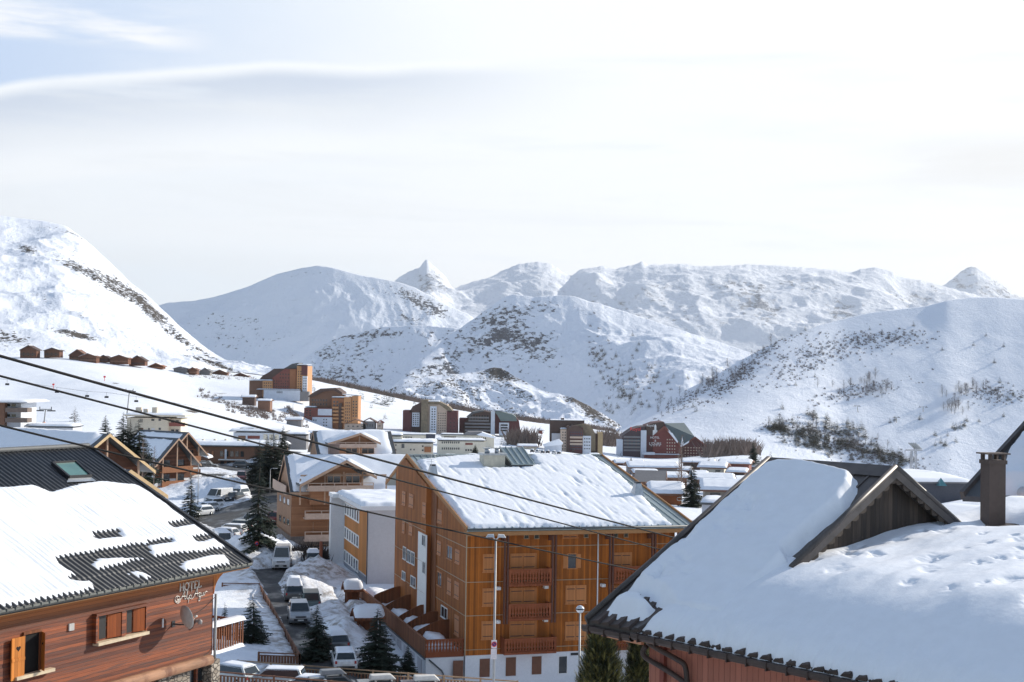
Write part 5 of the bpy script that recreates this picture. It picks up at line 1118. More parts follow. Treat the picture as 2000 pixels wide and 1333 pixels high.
# ================================================================ TOWN BUILDINGS
def col(name, c, **k): return plain(name, c, k.pop('rough', .8), **k)
BRK = col('brown_cladding', (.20, .10, .06)); RDK = col('dark_red_cladding', (.11, .035, .035)); RBR = col('red_brick_cladding', (.20, .06, .045)); ORC = col('orange_render', (.50, .25, .11)); ORD = col('deep_orange_cladding', (.30, .12, .05)); BEI = col('beige_render', (.55, .48, .38)); CRM = col('cream_render', (.66, .60, .48)); PNK = col('pale_pink_render', (.52, .40, .31))
DBR = col('dark_brown_cladding', (.085, .05, .04)); GRN = plain('green_grey_roof', (.16, .20, .19), .5, .2); GSH = plain('shingle_roof', (.20, .155, .10), .7, var=.3, scale=.6); BLU = col('bluish_white_wall', (.60, .63, .68)); GRY = col('grey_roof', (.20, .19, .19))
SHO = wood('chalet_wood_far', (.15, .062, .034), 'Z', .35, .3, .3)
class BD:
    def __init__(s, name, label, cat, px, Yv, base, phi, group=None):
        s.f = Fr(px, Yv, base, phi); s.r = s.f.root(name, label, cat, group); s.wm = {}
    def pts(s, pp, y): return [(lambda q: (q[0], y, q[1]))(s.f.front(a, b, y)) for a, b in pp]
    def ext(s, name, pp, y, d, m):
        g = G(); g.ext(s.pts(pp, y), (0, d, 0)); return g.build(name, [m], s.r)
    def box(s, name, px0, px1, pt, pb, y, d, m, down=0):
        (x0, z1), (x1, z0) = s.f.front(px0, pt, y), s.f.front(px1, pb, y); g = G(); g.box(x0, x1, y, y+d, z0-down, z1); return g.build(name, [m], s.r)
    def cap(s, px0, px1, pt, y, d, t=.5, over=.3, name='roof', m=None):
        (x0, z) = s.f.front(px0, pt, y); x1 = s.f.front(px1, pt, y)[0]; g = G(); g.box(x0-over, x1+over, y-over, y+d+over, z, z+.25); o = g.build(name, [m or SLATE], s.r)
        flat_snow(o, x0-over, x1+over, y-over, y+d+over, z+.25, t, max(.6, (x1-x0)/22), int(px0) % 50, .15, lump=.5)
        return o
    def wins(s, px0, px1, p0, p1, nx, ny, y, wf_=.45, hf=.45, m=None, skip=0.0, name='window', sill=None, jit=0):
        (x0, z1), (x1, z0) = s.f.front(px0, p0, y), s.f.front(px1, p1, y); dx = (x1-x0)/nx; dz = (z1-z0)/ny; w_, h_ = dx*wf_/2, dz*hf/2; base = None
        for i in range(nx):
            for j in range(ny):
                if random.random() < skip: continue
                loc = (x0+dx*(i+.5), y, z0+dz*(j+.5))
                if base is None:
                    g = G(); g.box(-w_, w_, -.10, -.01, -h_, h_, 0)
                    if sill: g.box(-w_*1.15, w_*1.15, -.25, -.011, -h_-.25, -h_, 1)
                    base = g.build(name, [m or GLS]+([sill] if sill else []), s.r); base.location = loc
                else:
                    c = base.copy(); COL.objects.link(c); c.parent = s.r; c.location = loc
    def balc(s, px0, px1, ys, y, m, d=1.2, hp=3.0):
        for p in ys:
            (x0, z) = s.f.front(px0, p, y-d); x1 = s.f.front(px1, p, y-d)[0]; g = G(); g.box(x0, x1, y-d, y-.02, z-.15, z); g.box(x0, x1, y-d, y-d+.1, z, z+1.0); g.build('balcony', [m], s.r)
def gzp(px, Yv): v = P(px, 800, Yv); return gz(v.x, v.y)
def basez(px, Yv, dn=.5): return gzp(px, Yv)-dn
# A. orange apartment hotel on the far left
b = BD('hotel', 'tall red and orange apartment hotel with dark sloping roofs, farthest large building on the left', 'hotel', 487, 1025, basez(540, 1025), 0)
b.box('wall', 487, 513, 744, 768, 0, 22, BRK, 3); b.box('wall', 513, 532, 744, 765, -3, 24, ORC, 4); b.cap(487, 532, 743.5, -3, 25, .5)
b.ext('wall', [(532, 766), (532, 738), (556, 721), (586, 721), (586, 766)], -1, 30, RBR); b.ext('timber_bay', [(566, 765), (566, 722), (578, 722), (578, 765)], -2, 1, ORD)
b.ext('mansard_roof', [(506, 742), (513, 734), (526, 727), (535, 720.5), (585, 720), (556, 721.5), (532, 738.5), (531, 742)], 1, 26, DBR); b.ext('upper_roof', [(553, 721), (562, 716), (570, 711), (582, 709), (586, 714), (588, 721)], 3, 20, SLATE)
b.box('wall', 580, 600, 715, 765, -4, 24, ORC, 3); b.box('wall', 589, 600, 714, 733, -6, 2, RDK); b.box('wall', 591, 599.5, 735, 765, -5.5, 1.5, BLU, 3); b.cap(580, 600, 713.5, -5, 25, .4)
b.box('base', 515, 586, 762, 776, -8, 8, BLU, 3); b.box('base', 586, 603, 765, 776, -8, 8, GRY, 3); b.cap(500, 586, 761.5, -8, 7, .5)
b.wins(514, 531, 746, 762, 4, 3, -3); b.wins(534, 564, 742, 763, 7, 4, -1, .4, .4, skip=.15); b.wins(545, 566, 728, 742, 4, 2, -1, .4, .4); b.wins(581, 589, 724, 762, 2, 8, -4); b.wins(592, 599, 737, 762, 2, 5, -5.5); b.wins(540, 552, 764, 769, 5, 1, -8, .5, .8)
# B. apartment tower
b = BD('apartment_building', 'orange and brown apartment tower with stacked balconies above a small white block', 'apartment building', 594, 950, basez(650, 950), 0)
b.ext('wall', [(604, 815), (604, 772), (622, 764), (640, 759), (656, 760), (668, 768), (668, 815)], 6, 22, BRK); b.ext('roof', [(600, 776), (610, 768), (626, 759.5), (655, 758), (668, 767), (668, 771), (652, 763), (632, 765), (612, 775)], 4, 26, DBR)
b.box('wall', 594, 648, 797, 816, -2, 18, RBR, 4); b.box('glazed_gallery', 621, 648, 799, 812, -2.6, .5, BLU); b.box('wall', 610, 648, 815, 838, -3, 16, BLU, 4)
b.cap(596, 616, 796, -2, 12, .5); b.box('wall', 648, 672, 778, 838, 0, 20, ORD, 3); b.box('wall', 672, 685, 776, 836, -2, 20, ORC, 3); b.box('wall', 687, 699, 774, 818, -1, 18, ORC, 6); b.box('stair_tower', 662, 667, 788, 838, -1.2, 1.1, DBR, 2)
b.cap(648, 680, 777, 0, 20, .5); b.cap(654, 690, 772, 8, 14, .4); b.cap(687, 699, 773, -1, 18, .3)
b.balc(649, 661, [798, 805, 812, 819, 826], 0, ORC, 2.0); b.balc(667, 673, [798, 805, 812, 819, 826], 0, ORC, 2.4)
b.wins(674, 684, 784, 826, 3, 7, -2); b.wins(688, 698, 782, 816, 2, 6, -1); b.wins(630, 640, 817, 834, 2, 3, -3, .4, .4); b.wins(650, 661, 782, 828, 2, 7, 0, .6, .5); b.wins(596, 609, 800, 814, 2, 3, -2, .5, .5); b.wins(611, 619, 817, 834, 2, 2, -3, .4, .4); b.wins(608, 640, 778, 794, 6, 2, 6, .5, .5)
# C. small brown houses
for (x0, x1, pk, pe, pb, m, lab) in ((671, 717, 820, 828, 838, BRK, 'low brown house with pitched roof at the foot of the orange tower'), (707, 734, 818, 824, 839, DBR, 'low blue-grey glazed pavilion right of the orange tower'), (734, 748, 823, 826, 838, RBR, 'smallest red hut beside the glazed pavilion, right of the orange tower')):
    b = BD('house', lab, 'house', x0, 920, basez(x0, 920), 0); b.box('wall', x0+2, x1-2, pe, pb, 0, 9, PNK if m is not DBR else GRY, 3)
    b.ext('roof', [(x0, pe+1.5), ((x0+x1)/2, pk), (x1, pe+1.5), (x1, pe), ((x0+x1)/2, pk-1.4), (x0, pe)], -1, 11, m); b.wins(x0+5, x1-5, pe+3, pb-3, 4, 1, 0, .4, .6)
# D. pair of blocks with shingle roofs
b = BD('apartment_building', 'dark red and beige apartment block with shingled slopes, left of the white-fronted dark block', 'apartment building', 787, 940, basez(840, 940), 0)
b.box('wall', 787, 803, 802, 846, 0, 20, RDK, 3); b.box('wall', 803, 826, 806, 846, 2, 18, DBR, 3); b.box('stair_tower', 823, 835, 781, 846, -2, 14, GSH, 3)
b.ext('roof', [(799, 806), (806, 794), (820, 787), (824, 786), (824, 806)], 0, 18, DBR); b.box('window_bay', 805, 819, 806, 834, .8, 1.2, BLU)
b.box('wall', 835, 873, 790, 847, 0, 20, PNK, 3); b.ext('roof', [(833, 790), (833, 785), (858, 785), (877, 795), (884, 803), (878, 806), (872, 801), (856, 789)], -1, 20, GSH); b.box('window_bay', 840, 852, 794, 845, -1.6, 1.6, BLU, 2); b.box('wall', 873, 893, 803, 848, -1, 18, RDK, 3)
b.wins(842, 851, 797, 842, 2, 9, -1.6, .5, .5); b.wins(855, 871, 805, 844, 4, 8, 0, .45, .4); b.wins(806, 818, 808, 832, 3, 6, .8, .5, .6); b.cap(835, 858, 785, 0, 14, .4); b.wins(877, 890, 815, 844, 2, 4, -1, .3, .3)
# E. dark arched block
b = BD('apartment_building', 'dark apartment block with rounded roofs and a pale stair tower, right of the shingled block', 'apartment building', 897, 950, basez(950, 950), 0)
b.box('wall', 897, 916, 817, 843, 2, 14, RDK, 3); b.ext('wall', [(906, 846), (906, 826), (913, 820), (913, 813), (925, 806), (945, 803), (958, 806), (958, 848)], 0, 20, DBR); b.ext('roof', [(911, 814), (922, 805), (938, 802.5), (945, 802), (945, 804), (925, 808.5), (914, 817)], -1.2, 22, SLATE)
b.box('stair_tower', 959, 966, 804, 848, -2, 10, BLU, 3); b.ext('wall', [(966, 848), (966, 804), (975, 806), (990, 812), (1008, 816), (1014, 824), (1017, 848)], 1, 18, RDK)
b.ext('roof', [(966, 805), (970, 803), (1001, 810), (1008, 815), (1010, 823), (978, 823), (972, 812)], -.5, 20, GRN); b.box('balcony_bay', 975, 994, 826, 845, -1.5, 2.4, BLU, 2)
b.balc(908, 958, [829, 835.5, 842], 0, GRY, 1.6); b.balc(915, 955, [817, 823], 0, GRY, 1.6); b.wins(909, 957, 824, 846, 10, 3, 0, .5, .5, name='window'); b.wins(918, 955, 810, 822, 7, 2, 0, .5, .5); b.wins(977, 992, 828, 844, 1, 3, -1.5, .9, .6); b.cap(966, 985, 803, 2, 12, .5); b.box('base', 975, 1012, 847, 858, 0, 12, CRM, 2)
# F. brown stepped block
b = BD('apartment_building', 'dark stepped apartment block with beige lower storeys and ochre stair tower on its right', 'apartment building', 1075, 850, basez(1120, 850), 0)
b.box('wall', 1075, 1141, 822, 848, 8, 16, DBR, 5); b.box('chimney', 1096, 1102, 817, 822, 10, 3, DBR); b.cap(1075, 1141, 821.5, 8, 16, .15, .2); b.ext('wall', [(1120, 882), (1120, 831), (1140, 828), (1154, 832), (1163, 848), (1163, 882)], 4, 16, GSH)
b.box('wall', 1095, 1107, 839, 884, 0, 14, PNK, 3); b.box('wall', 1107, 1112, 832, 884, -1, 12, DBR, 3); b.box('wall', 1112, 1138, 836, 884, 0, 14, RDK, 3); b.ext('roof', [(1108, 839), (1118, 831), (1130, 832), (1138, 840), (1138, 844), (1108, 842)], -1.2, 14, DBR); b.box('wall', 1138, 1154, 852, 884, 0, 14, BLU, 3); b.box('stair_tower', 1168, 1177, 845, 886, 2, 8, col('ochre_render', (.36, .26, .14)), 2); b.box('wall', 1154, 1168, 848, 884, 5, 10, DBR, 3)
b.box('wall', 1078, 1095, 847, 862, 4, 10, GREYW, 6); b.wins(1113, 1137, 842, 880, 6, 7, 0, .55, .5, m=GLB); b.wins(1097, 1106, 842, 880, 2, 7, 0, .5, .4); b.wins(1140, 1153, 854, 880, 4, 4, 0, .5, .4); b.balc(1113, 1138, [856, 863, 869], 0, PNK, 1.2); b.cap(1112, 1122, 836, 0, 8, .4); b.cap(1095, 1107, 838.5, 0, 10, .4)
g_ = BD('pavilion', 'small blue-roofed pavilion at the left foot of the stepped dark block', 'pavilion', 1062, 820, basez(1080, 820), 0); g_.box('wall', 1064, 1097, 868, 876, 0, 8, BLU, 4); g_.ext('roof', [(1061, 870), (1092, 859), (1100, 866), (1098, 869), (1062, 873)], -1, 11, SNOW)
# G. red hotel
b = BD('hotel', 'large dark red hotel with green-grey roof, pale stair towers and lettering on its facade', 'hotel', 1207, 960, basez(1290, 960), 0)
b.box('stair_tower', 1206, 1216, 859, 893, -1, 10, BLU, 3); b.ext('wall', [(1216, 896), (1216, 852), (1224, 846), (1236, 838), (1250, 834), (1260, 833), (1260, 896)], 0, 24, col('plum_cladding', (.075, .05, .055))); b.box('stair_tower', 1252, 1262, 841, 896, -2, 12, BLU, 3)
b.ext('wall', [(1262, 897), (1262, 832), (1278, 826), (1296, 824), (1300, 828), (1300, 897)], 1, 26, RDK); b.ext('wall', [(1262, 850), (1262, 832), (1278, 826), (1296, 824), (1296, 833), (1285, 845), (1278, 850)], .7, .3, DBR)
b.ext('wall', [(1275, 898), (1275, 852), (1297, 833), (1330, 872), (1330, 898)], -.6, 20, col('red_cladding', (.17, .042, .035))); b.ext('barge_board', [(1283, 845), (1296, 833.5), (1300, 833.5), (1332, 872), (1331, 875), (1298, 837), (1285, 847)], -1.8, 1.2, RBR)
b.ext('wall', [(1328, 897), (1328, 874), (1358, 854.5), (1379, 871), (1379, 897)], 3, 20, RDK); b.ext('barge_board', [(1328, 873), (1358, 853), (1380, 870), (1379, 873), (1358, 856), (1330, 876)], 1.6, 1.4, RBR)
# sloping roof between the two gables
q = [b.f.front(1297, 827, 0), b.f.front(1331, 873, 0), b.f.front(1357, 853, 0), b.f.front(1337, 826.5, 12)]
g = G(); g.add([(q[0][0], 0, q[0][1]), (q[1][0], -1.9, q[1][1]), (q[2][0], 1.6, q[2][1]), (q[3][0], 14, q[3][1])], [(0, 1, 2, 3)]); g.add([(q[0][0], 0, q[0][1]), (q[3][0], 14, q[3][1]), (q[3][0]+3, 26, q[3][1]-6), (q[0][0], 26, q[0][1]-5)], [(0, 1, 2, 3)]); rr = g.build('roof', [col('green_grey_sheet', (.085, .115, .12), rough=.5)], b.r)
g = G(); c_ = [b.f.front(*p, -1.2) for p in ((1329, 872), (1331, 873), (1345, 865), (1346, 861), (1335, 868), (1332, 852))]; g.ext([(x, -2.2, z) for x, z in c_], (0, .8, 0)); c_ = [b.f.front(*p, -1.2) for p in ((1304, 842), (1313, 846), (1324, 862), (1323, 866))]; g.ext([(x, -2.0, z) for x, z in c_], (0, .5, 0)); g.build('snow_strip', [SNOW], rr)
b.wins(1218, 1251, 850, 884, 4, 6, 0, .6, .35, m=GLB); b.balc(1218, 1251, [855, 862, 868, 875, 881], 0, GRY, 1.0); b.wins(1301, 1320, 856, 893, 4, 6, -.6, .35, .35, m=CRM); b.wins(1336, 1374, 872, 894, 7, 4, 3, .5, .4, m=PNK, sill=RBR); b.box('entrance_canopy', 1255, 1279, 884, 889, -8, 8, BLU); b.box('annexe', 1259, 1330, 889, 900, -6, 6, RBR, 3); b.cap(1259, 1330, 888.5, -6, 6, .4)
b.ext('emblem_panel', [(1275, 852), (1275, 841), (1278, 840), (1278, 832), (1280, 829), (1282, 832), (1282, 840), (1284, 841), (1284, 852)], .2, .15, WHITE)
def text(body, root, px, py, y, size, m, name='lettering'):
    c = bpy.data.curves.new(name, 'FONT'); c.body = body; c.size = size; c.extrude = .06; c.align_x = 'CENTER'; t = bpy.data.objects.new(name, c)
    COL.objects.link(t); dg = bpy.context.evaluated_depsgraph_get(); me = bpy.data.meshes.new_from_object(t.evaluated_get(dg)); bpy.data.objects.remove(t)
    me.materials.clear(); me.materials.append(m); o = bpy.data.objects.new(name, me); COL.objects.link(o); o.parent = root.r; x, z = root.f.front(px, py, y); o.location = (x, y, z); o.rotation_euler = (R(90), 0, 0); return o
REDL = plain('red_letters', (.75, .06, .05), .5)
text('Royal', b, 1241, 841.5, -.2, 3.4, REDL); text('Royal', b, 1270, 833.5, .5, 2.2, WHITE); text('HOTEL', b, 1279, 857, -.9, 2.0, WHITE); text('&', b, 1280, 863, -.9, 2.0, WHITE); text("L'OURS", b, 1279.5, 869.5, -.9, 2.5, WHITE); text('* * * *', b, 1280, 874.5, -.9, 2.6, WHITE)
# H, I. beige flat-roofed houses
b = BD('house', 'cream flat-roofed house with open terrace, left of the long cream building', 'house', 764, 560, basez(800, 560), 4)
b.box('wall', 766, 846, 866, 887, 0, 14, BEI, 3); b.box('wall', 757, 785, 853, 866, 6, 12, CRM, 10); b.cap(766, 848, 864, 0, 14, .7, .5); b.cap(757, 786, 851, 6, 12, .5); b.wins(784, 790, 867, 876, 1, 1, 0, .9, .9); b.wins(767, 775, 865, 884, 2, 2, -.02, .5, .4); b.wins(799, 812, 876, 881, 2, 1, 0, .4, .6); b.wins(823, 828, 868, 884, 1, 2, 0, .6, .4); b.box('timber_bay', 829, 842, 873, 884, -.4, .4, ORD)
b = BD('apartment_building', 'long cream two-storey building with rows of small windows and snow on its flat roof', 'building', 855, 700, basez(905, 700), 6)
b.box('wall', 857, 949, 862, 890, 0, 16, CRM, 4); b.cap(857, 949, 860.5, 0, 16, .5); b.wins(862, 898, 861.5, 868, 9, 1, 0, .55, .6); b.wins(862, 898, 873, 880, 9, 1, 0, .55, .6); b.wins(908, 924, 865, 870, 1, 1, 0, .9, .8, m=RBR); b.wins(908, 922, 877, 882, 3, 1, 0, .7, .7)
b = BD('house', 'cream building with grey hipped roof behind the long cream building', 'house', 860, 800, basez(905, 800), 2)
b.box('wall', 862, 965, 850, 866, 0, 14, CRM, 8); b.cap(862, 905, 849, 0, 10, .3); b.ext('roof', [(905, 850), (914, 844), (940, 844), (948, 850)], -1, 14, GRY); b.ext('roof', [(930, 850), (942, 845), (968, 854), (968, 857)], -2, 14, SNOW); b.wins(866, 892, 851, 857, 1, 1, 0, .9, .5, m=GSH); b.wins(930, 950, 853, 860, 5, 1, 0, .5, .5)
b = BD('house', 'cream flat house with blue solar panels behind the open terrace house', 'house', 785, 640, basez(800, 640), 2)
b.box('wall', 785, 835, 850, 870, 0, 12, CRM, 8); b.cap(785, 850, 849.5, 0, 12, .3); b.wins(787, 805, 852, 857, 6, 1, 0, .6, .6); b.box('solar_panel', 832, 850, 848, 857, -.6, .3, plain('solar_panel', (.03, .04, .07), .2))
# K. chalets on the left hillside
kk_ = [(37, 73, 676, 684, 700, 1120, 'dark wooden chalet, leftmost on the far hillside', DBR), (84, 118, 681, 685, 699, 1130, 'dark wooden chalet, second from the left on the far hillside', DBR), (133, 168, 684, 694, 708, 1140, 'brown chalet with rounded gable, third from the left on the far hillside', BRK), (152, 190, 692, 697, 710, 1135, 'long low brown chalet in the middle of the far hillside row', BRK), (189, 214, 695, 700, 708, 1150, 'small dark chalet just right of the long low chalet on the hillside', DBR), (212, 252, 695, 700, 712, 1150, 'brown chalet with snow-covered terrace roof in the hillside row', BRK), (250, 285, 696, 705, 715, 1165, 'dark domed wooden building ending the hillside chalet row', DBR), (288, 320, 711, 716, 721, 1190, 'small chalet with snowy roof lying lower on the hillside', ORD), (337, 368, 718, 720, 729, 1200, 'grey-roofed low house on the far slope', GRY), (366, 386, 719, 723, 732, 1200, 'small brown house right of the grey-roofed one on the far slope', BRK), (388, 412, 720, 726, 733, 1230, 'bluish grey roofed house at the foot of the left mountain', GRY), (412, 445, 724, 729, 736, 1260, 'long brown house at the foot of the left mountain', BRK), (452, 486, 730, 735, 742, 1280, 'low brown house hidden in shrubs under the left mountain', BRK)]
for (x0, x1, pk, pe, pb, Yk, lab, m) in kk_:
    b = BD('chalet', lab, 'chalet', x0, Yk, basez((x0+x1)/2, Yk, 1.5), 0, 'chalets on the far hillside'); mx = (x0+x1)/2
    b.ext('wall', [(x0+2, pb), (x0+2, pe), (mx, pk+1), (x1-2, pe), (x1-2, pb)], 0, 9, SHO if m is not GRY else GRY)
    b.ext('roof', [(x0, pe+1), (mx, pk), (x1, pe+1), (x1, pe), (mx, pk-1.3), (x0, pe)], -1.5, 12, m); g = G(); pp = b.pts([(x0+1, pe-.2), (mx, pk-1.5), (x1-1, pe-.2), (x1-1, pe-.6), (mx, pk-2.2), (x0+1, pe-.6)], .6); g.ext(pp, (0, 9, 0)); g.build('snow_cover', [SNOW], b.r)
    pz = (pe+pb)/2; b.wins(x0+5, x1-5, pe+1.5, pb-1, 3, 1, 0, .35, .5); b.balc(x0+3, x1-3, [pz+1], 0, m, .9)
# L. long brown building by the square
b = BD('building', 'long low brown timber building with white balconies and chimneys behind the parking square', 'building', 366, 312, basez(430, 300), 0)
b.box('wall', 366, 545, 872, 912, 0, 12, BRK, 4); b.cap(362, 545, 871, 0, 12, .7, .8); b.wins(372, 420, 880, 892, 5, 1, 0, .3, .8, m=SHS); b.wins(428, 478, 880, 894, 5, 1, 0, .6, .8); b.wins(428, 478, 900, 910, 4, 1, 0, .6, .7); b.box('balcony', 426, 477, 897.5, 900, -1.5, 1.5, WHITE); b.box('loggia_post', 439, 442, 878, 897, -1.4, .3, BLU)
for x in (394, 417, 438, 463, 472): b.box('chimney', x, x+4, 858, 868, 5, 1.0, CRM, 1)
b.ext('porch_roof', [(381, 893), (390, 886), (405, 892), (407, 896), (390, 889), (382, 896)], -9, 5, SNOW); b.box('porch_post', 386, 387, 893, 916, -9, .15, SHS, 1)
# M, N, O
b = BD('apartment_building', 'beige three-storey apartment block with wooden corner balconies above the fir trees', 'apartment building', 246, 435, basez(300, 435), 3)
b.box('wall', 248, 328, 816, 876, 0, 14, BEI, 3); b.box('wall', 328, 352, 818, 876, 2, 12, CRM, 3); b.box('roof', 243, 361, 810, 815, -1.5, 17, BEI); (x0, z) = b.f.front(243, 810, -1.5); x1 = b.f.front(361, 810, -1.5)[0]; flat_snow(b.r, x0, x1, -1.5, 15.5, z, .45, .8, 3)
for x0_, x1_ in ((265, 275), (280, 287), (297, 306)): b.box('chimney', x0_, x1_, 796 if x0_ != 280 else 799, 811, 5, 2, BEI)
b.wins(272, 279, 818, 826, 2, 1, 0, .5, .9); b.wins(295, 302, 818, 823, 1, 1, 0, .8, .8); b.wins(309, 315, 818, 823, 1, 1, 0, .8, .8); b.wins(309, 315, 835, 841, 1, 1, 0, .7, .7); b.wins(295, 303, 836, 841, 1, 1, 0, .8, .7, m=GREYW); b.wins(289, 293, 836, 842, 1, 1, 0, .7, .9); b.wins(270, 280, 835, 844, 1, 1, 0, .9, .8, m=BRK)
b.balc(330, 361, [832, 850], 0, RBR, 1.2); b.wins(333, 350, 820, 831, 2, 1, 2, .7, .8); b.wins(333, 350, 838, 849, 2, 1, 2, .7, .8)
b = BD('apartment_building', 'flat-roofed block with brown side wall and two stacked balconies at the left edge', 'apartment building', 0, 330, basez(20, 330), 2)
b.box('wall', -40, 8, 786, 840, 0, 14, BRK, 3); b.box('wall', 8, 40, 788, 840, 2, 12, BLU, 3); b.box('roof', -45, 53, 784, 787.5, -2, 18, GREYW); (x0, z) = b.f.front(-45, 784, -2); x1 = b.f.front(53, 784, -2)[0]; flat_snow(b.r, x0, x1, -2, 16, z, .4, .8, 3)
for p in (806, 826): b.box('balcony', 10, 53, p-9, p, -1.8, 1.8+1.8, col('balcony_panel', (.16, .12, .10))); 
b.wins(11, 32, 789, 795, 2, 1, 2, .8, .9, m=GLS); b.wins(11, 32, 809, 815, 2, 1, 2, .8, .9, m=GLS)
b = BD('shed', 'low snow-roofed shed with brown walls beside the ski slope at left', 'shed', 45, 330, basez(90, 330), 2); b.box('wall', 50, 142, 835, 842, 0, 8, GREYW, 3); b.cap(50, 142, 834, 0, 8, .5); b.box('chimney', 112, 119, 830, 838, 1, 1.2, BLACK)
b = BD('building', 'low white building with glazed front behind the trees of the square', 'building', 455, 480, basez(505, 480), 2)
b.box('wall', 456, 548, 845, 864, 0, 14, BLU, 4); b.cap(452, 552, 843, 0, 14, .6, .8); b.wins(465, 480, 851, 858, 1, 1, 0, .95, .9, m=BRK); b.wins(483, 508, 851, 858, 1, 1, 0, .95, .9, m=RBR); b.wins(513, 546, 848, 860, 3, 1, 0, .7, .9, m=CRM); b.cap(470, 500, 838, 4, 8, .4); b.cap(548, 600, 849, 6, 8, .5); b.box('wall', 549, 598, 851, 862, 6, 8, GRY, 3)
# P. pair of steep chalets
def side_chalet(label, px, Yv, base, phi, Lx_, W_, ze, zr, wallm=SHO, seed=0, balcs=((1.6, 2.5), (4.1, 5.0)), hip=0, group=None, name='chalet', roofm=SLATE, snow=.4, tm=TRIM, inset=(.6, 1.1, .15, .6)):
    """gable end at local x = 0 facing right, ridge running to negative x"""
    f = Fr(px, Yv, base, phi); r = f.root(name, label, 'chalet', group)
    g = G(); g.box(-Lx_, 0, 0, W_, 0, ze); g.build('wall', [STUC], r); g = G(); g.ext([(-.05, y, z) for y, z in ((0, ze-2.6), (W_, ze-2.6), (W_, ze), (W_/2, zr-.35), (0, ze))], (.10, 0, 0)); g.build('gable_wall', [wallm], r)
    gable_x(r, -Lx_-1, 1.4, -1.2, W_+1.2, ze-.3, zr, W_/2, rm=roofm, tm=tm, snow=snow, inset=inset, res=.35, seed=seed, soft=.4)
    for z0, z1 in balcs:
        g = G(); g.box(.06, 1.3, .6, W_-.6, z0-.15, z0); g.box(1.2, 1.3, .6, W_-.6, z0, z1); g.build('balcony', [ORD], r)
        g = G(); g.box(-3.2, -.4, -1.1, -.02, z0-.15, z0); g.box(-3.2, -.4, -1.1, -1.0, z0, z1); g.build('balcony', [RBR], r)
        g = G(); g.box(-2.6, -.9, -.05, -.002, z0, z0+2.0); g.build('window', [GLS], r)
        for yy in (1.4, W_/2+.6): g = G(); g.box(.051, .09, yy, yy+W_*.22, z0, z0+2.0); g.build('window', [GLS], r)
    for yy in (.8, W_/2-.1, W_-1.0): g = G(); g.box(.9, 1.1, yy, yy+.18, ze-3.5, zr-(abs(yy-W_/2)/(W_/2+1.2))*(zr-ze)-.5); g.build('post', [TRIM], r)
    return f, r
side_chalet('white and wood chalet with steep snow roof, nearer of the steep pair by the firs', 303, 250, gzp(326, 250)-.6, -38, 9.5, 8.0, 5.4, 10.0, seed=61)
side_chalet('wood chalet with steep roof, farther of the steep pair by the firs', 327, 268, gzp(350, 268)-.6, -38, 12.5, 7.5, 5.4, 9.6, seed=63)
side_chalet('wooden chalet with long snow roof and pale-edged gable rising behind the hotel ridge', 118, 150, -24, -35, 26, 10.5, 13.1, 17.1, seed=65, snow=.6, inset=(.1, .9, .1, .3), tm=plain('cream_barge_board', (.72, .50, .26), .6))
side_chalet('low chalet gable with doubled pale barge boards just behind the hotel verge', 180, 128, -24, -35, 6, 6.5, 12.6, 14.9, seed=67, snow=.45, balcs=(), tm=plain('cream_edge', (.70, .48, .25), .6))
# R. chalets right of the main block
def low_chalet(label, px0, px1, pe, pr, pb, Yv, phi, wm, d=9, snow=.45, over=1.0, px_r=None, nw=3, name='house', rm=BRK):
    b = BD(name, label, 'house', px0, Yv, gzp((px0+px1)/2, Yv)-1.2, phi); x0, ze = b.f.front(px0, pe, -over); x1, _ = b.f.front(px1, pe, -over)
    zr = b.f.front((px0+px1)/2, pr, d/2)[1]; g = G(); g.box(x0+over, x1-over, 0, d, 0, ze-.1); g.build('wall', [wm], b.r)
    g = G(); 
    for xx in (x0+over, x1-over): g.ext([(xx-.03, 0, ze-.3), (xx-.03, d, ze-.3), (xx-.03, d/2, zr-.25)], (.06, 0, 0))
    g.build('gable_wall', [wm], b.r)
    gable_x(b.r, x0, x1, -over, d+over, ze, zr, d/2, rm=rm, tm=BRK, snow=snow, inset=(.15, .15, .1, 0), res=max(.3, (x1-x0)/40), seed=int(px0) % 90, soft=.5)
    if nw: b.wins(px0+6, px1-6, pe+4, pb-2, nw, 1, 0, .4, .75)
    return b
b = low_chalet('orange wooden chalet with snowy roof and white mural, right behind the big metal roof', 1262, 1342, 964, 943, 985, 235, -4, col('orange_wood', (.30, .10, .035)), 9, nw=0)
g = G(); x, z = b.f.front(1328, 976, -.05)
for k_ in range(5): a = k_*1.1; g.tube([(x+.5*math.cos(a+i*.5), -.06, z+.35*math.sin(a+i*.5)+k_*.05) for i in range(5)], .05, 4)
g.build('mural', [WHITE], b.r)
low_chalet('grey stone house with wide snow roof and dark doors, left of the near roof verge', 1366, 1478, 957, 938, 980, 258, -6, col('stone_grey', (.33, .29, .24), bumps=.3), 11, nw=2)
low_chalet('small house with grey metal roof, partly hidden by the big metal roof', 1238, 1300, 941, 919, 950, 275, -8, BRK, 9, snow=0, nw=0, rm=GRY)
low_chalet('flat snow-roofed house with an arched brown wall behind the bare larch', 1270, 1352, 933, 924, 948, 320, 4, BRK, 8, nw=0)
low_chalet('house with snow roof and cream wall beside the green hedge', 1360, 1420, 913, 903, 925, 430, -14, CRM, 11, nw=2)
low_chalet('brown chalet with snow roof under the dark fir on the right', 1400, 1468, 905, 898, 914, 470, -14, RBR, 12, nw=2)
low_chalet('long snow-roofed house in front of the red hotel', 1226, 1330, 913, 903, 924, 480, 2, GRY, 12, nw=0)
low_chalet('brown cottage with low snow roof behind the stone house', 1352, 1440, 938, 926, 946, 330, -4, DBR, 9, nw=0)
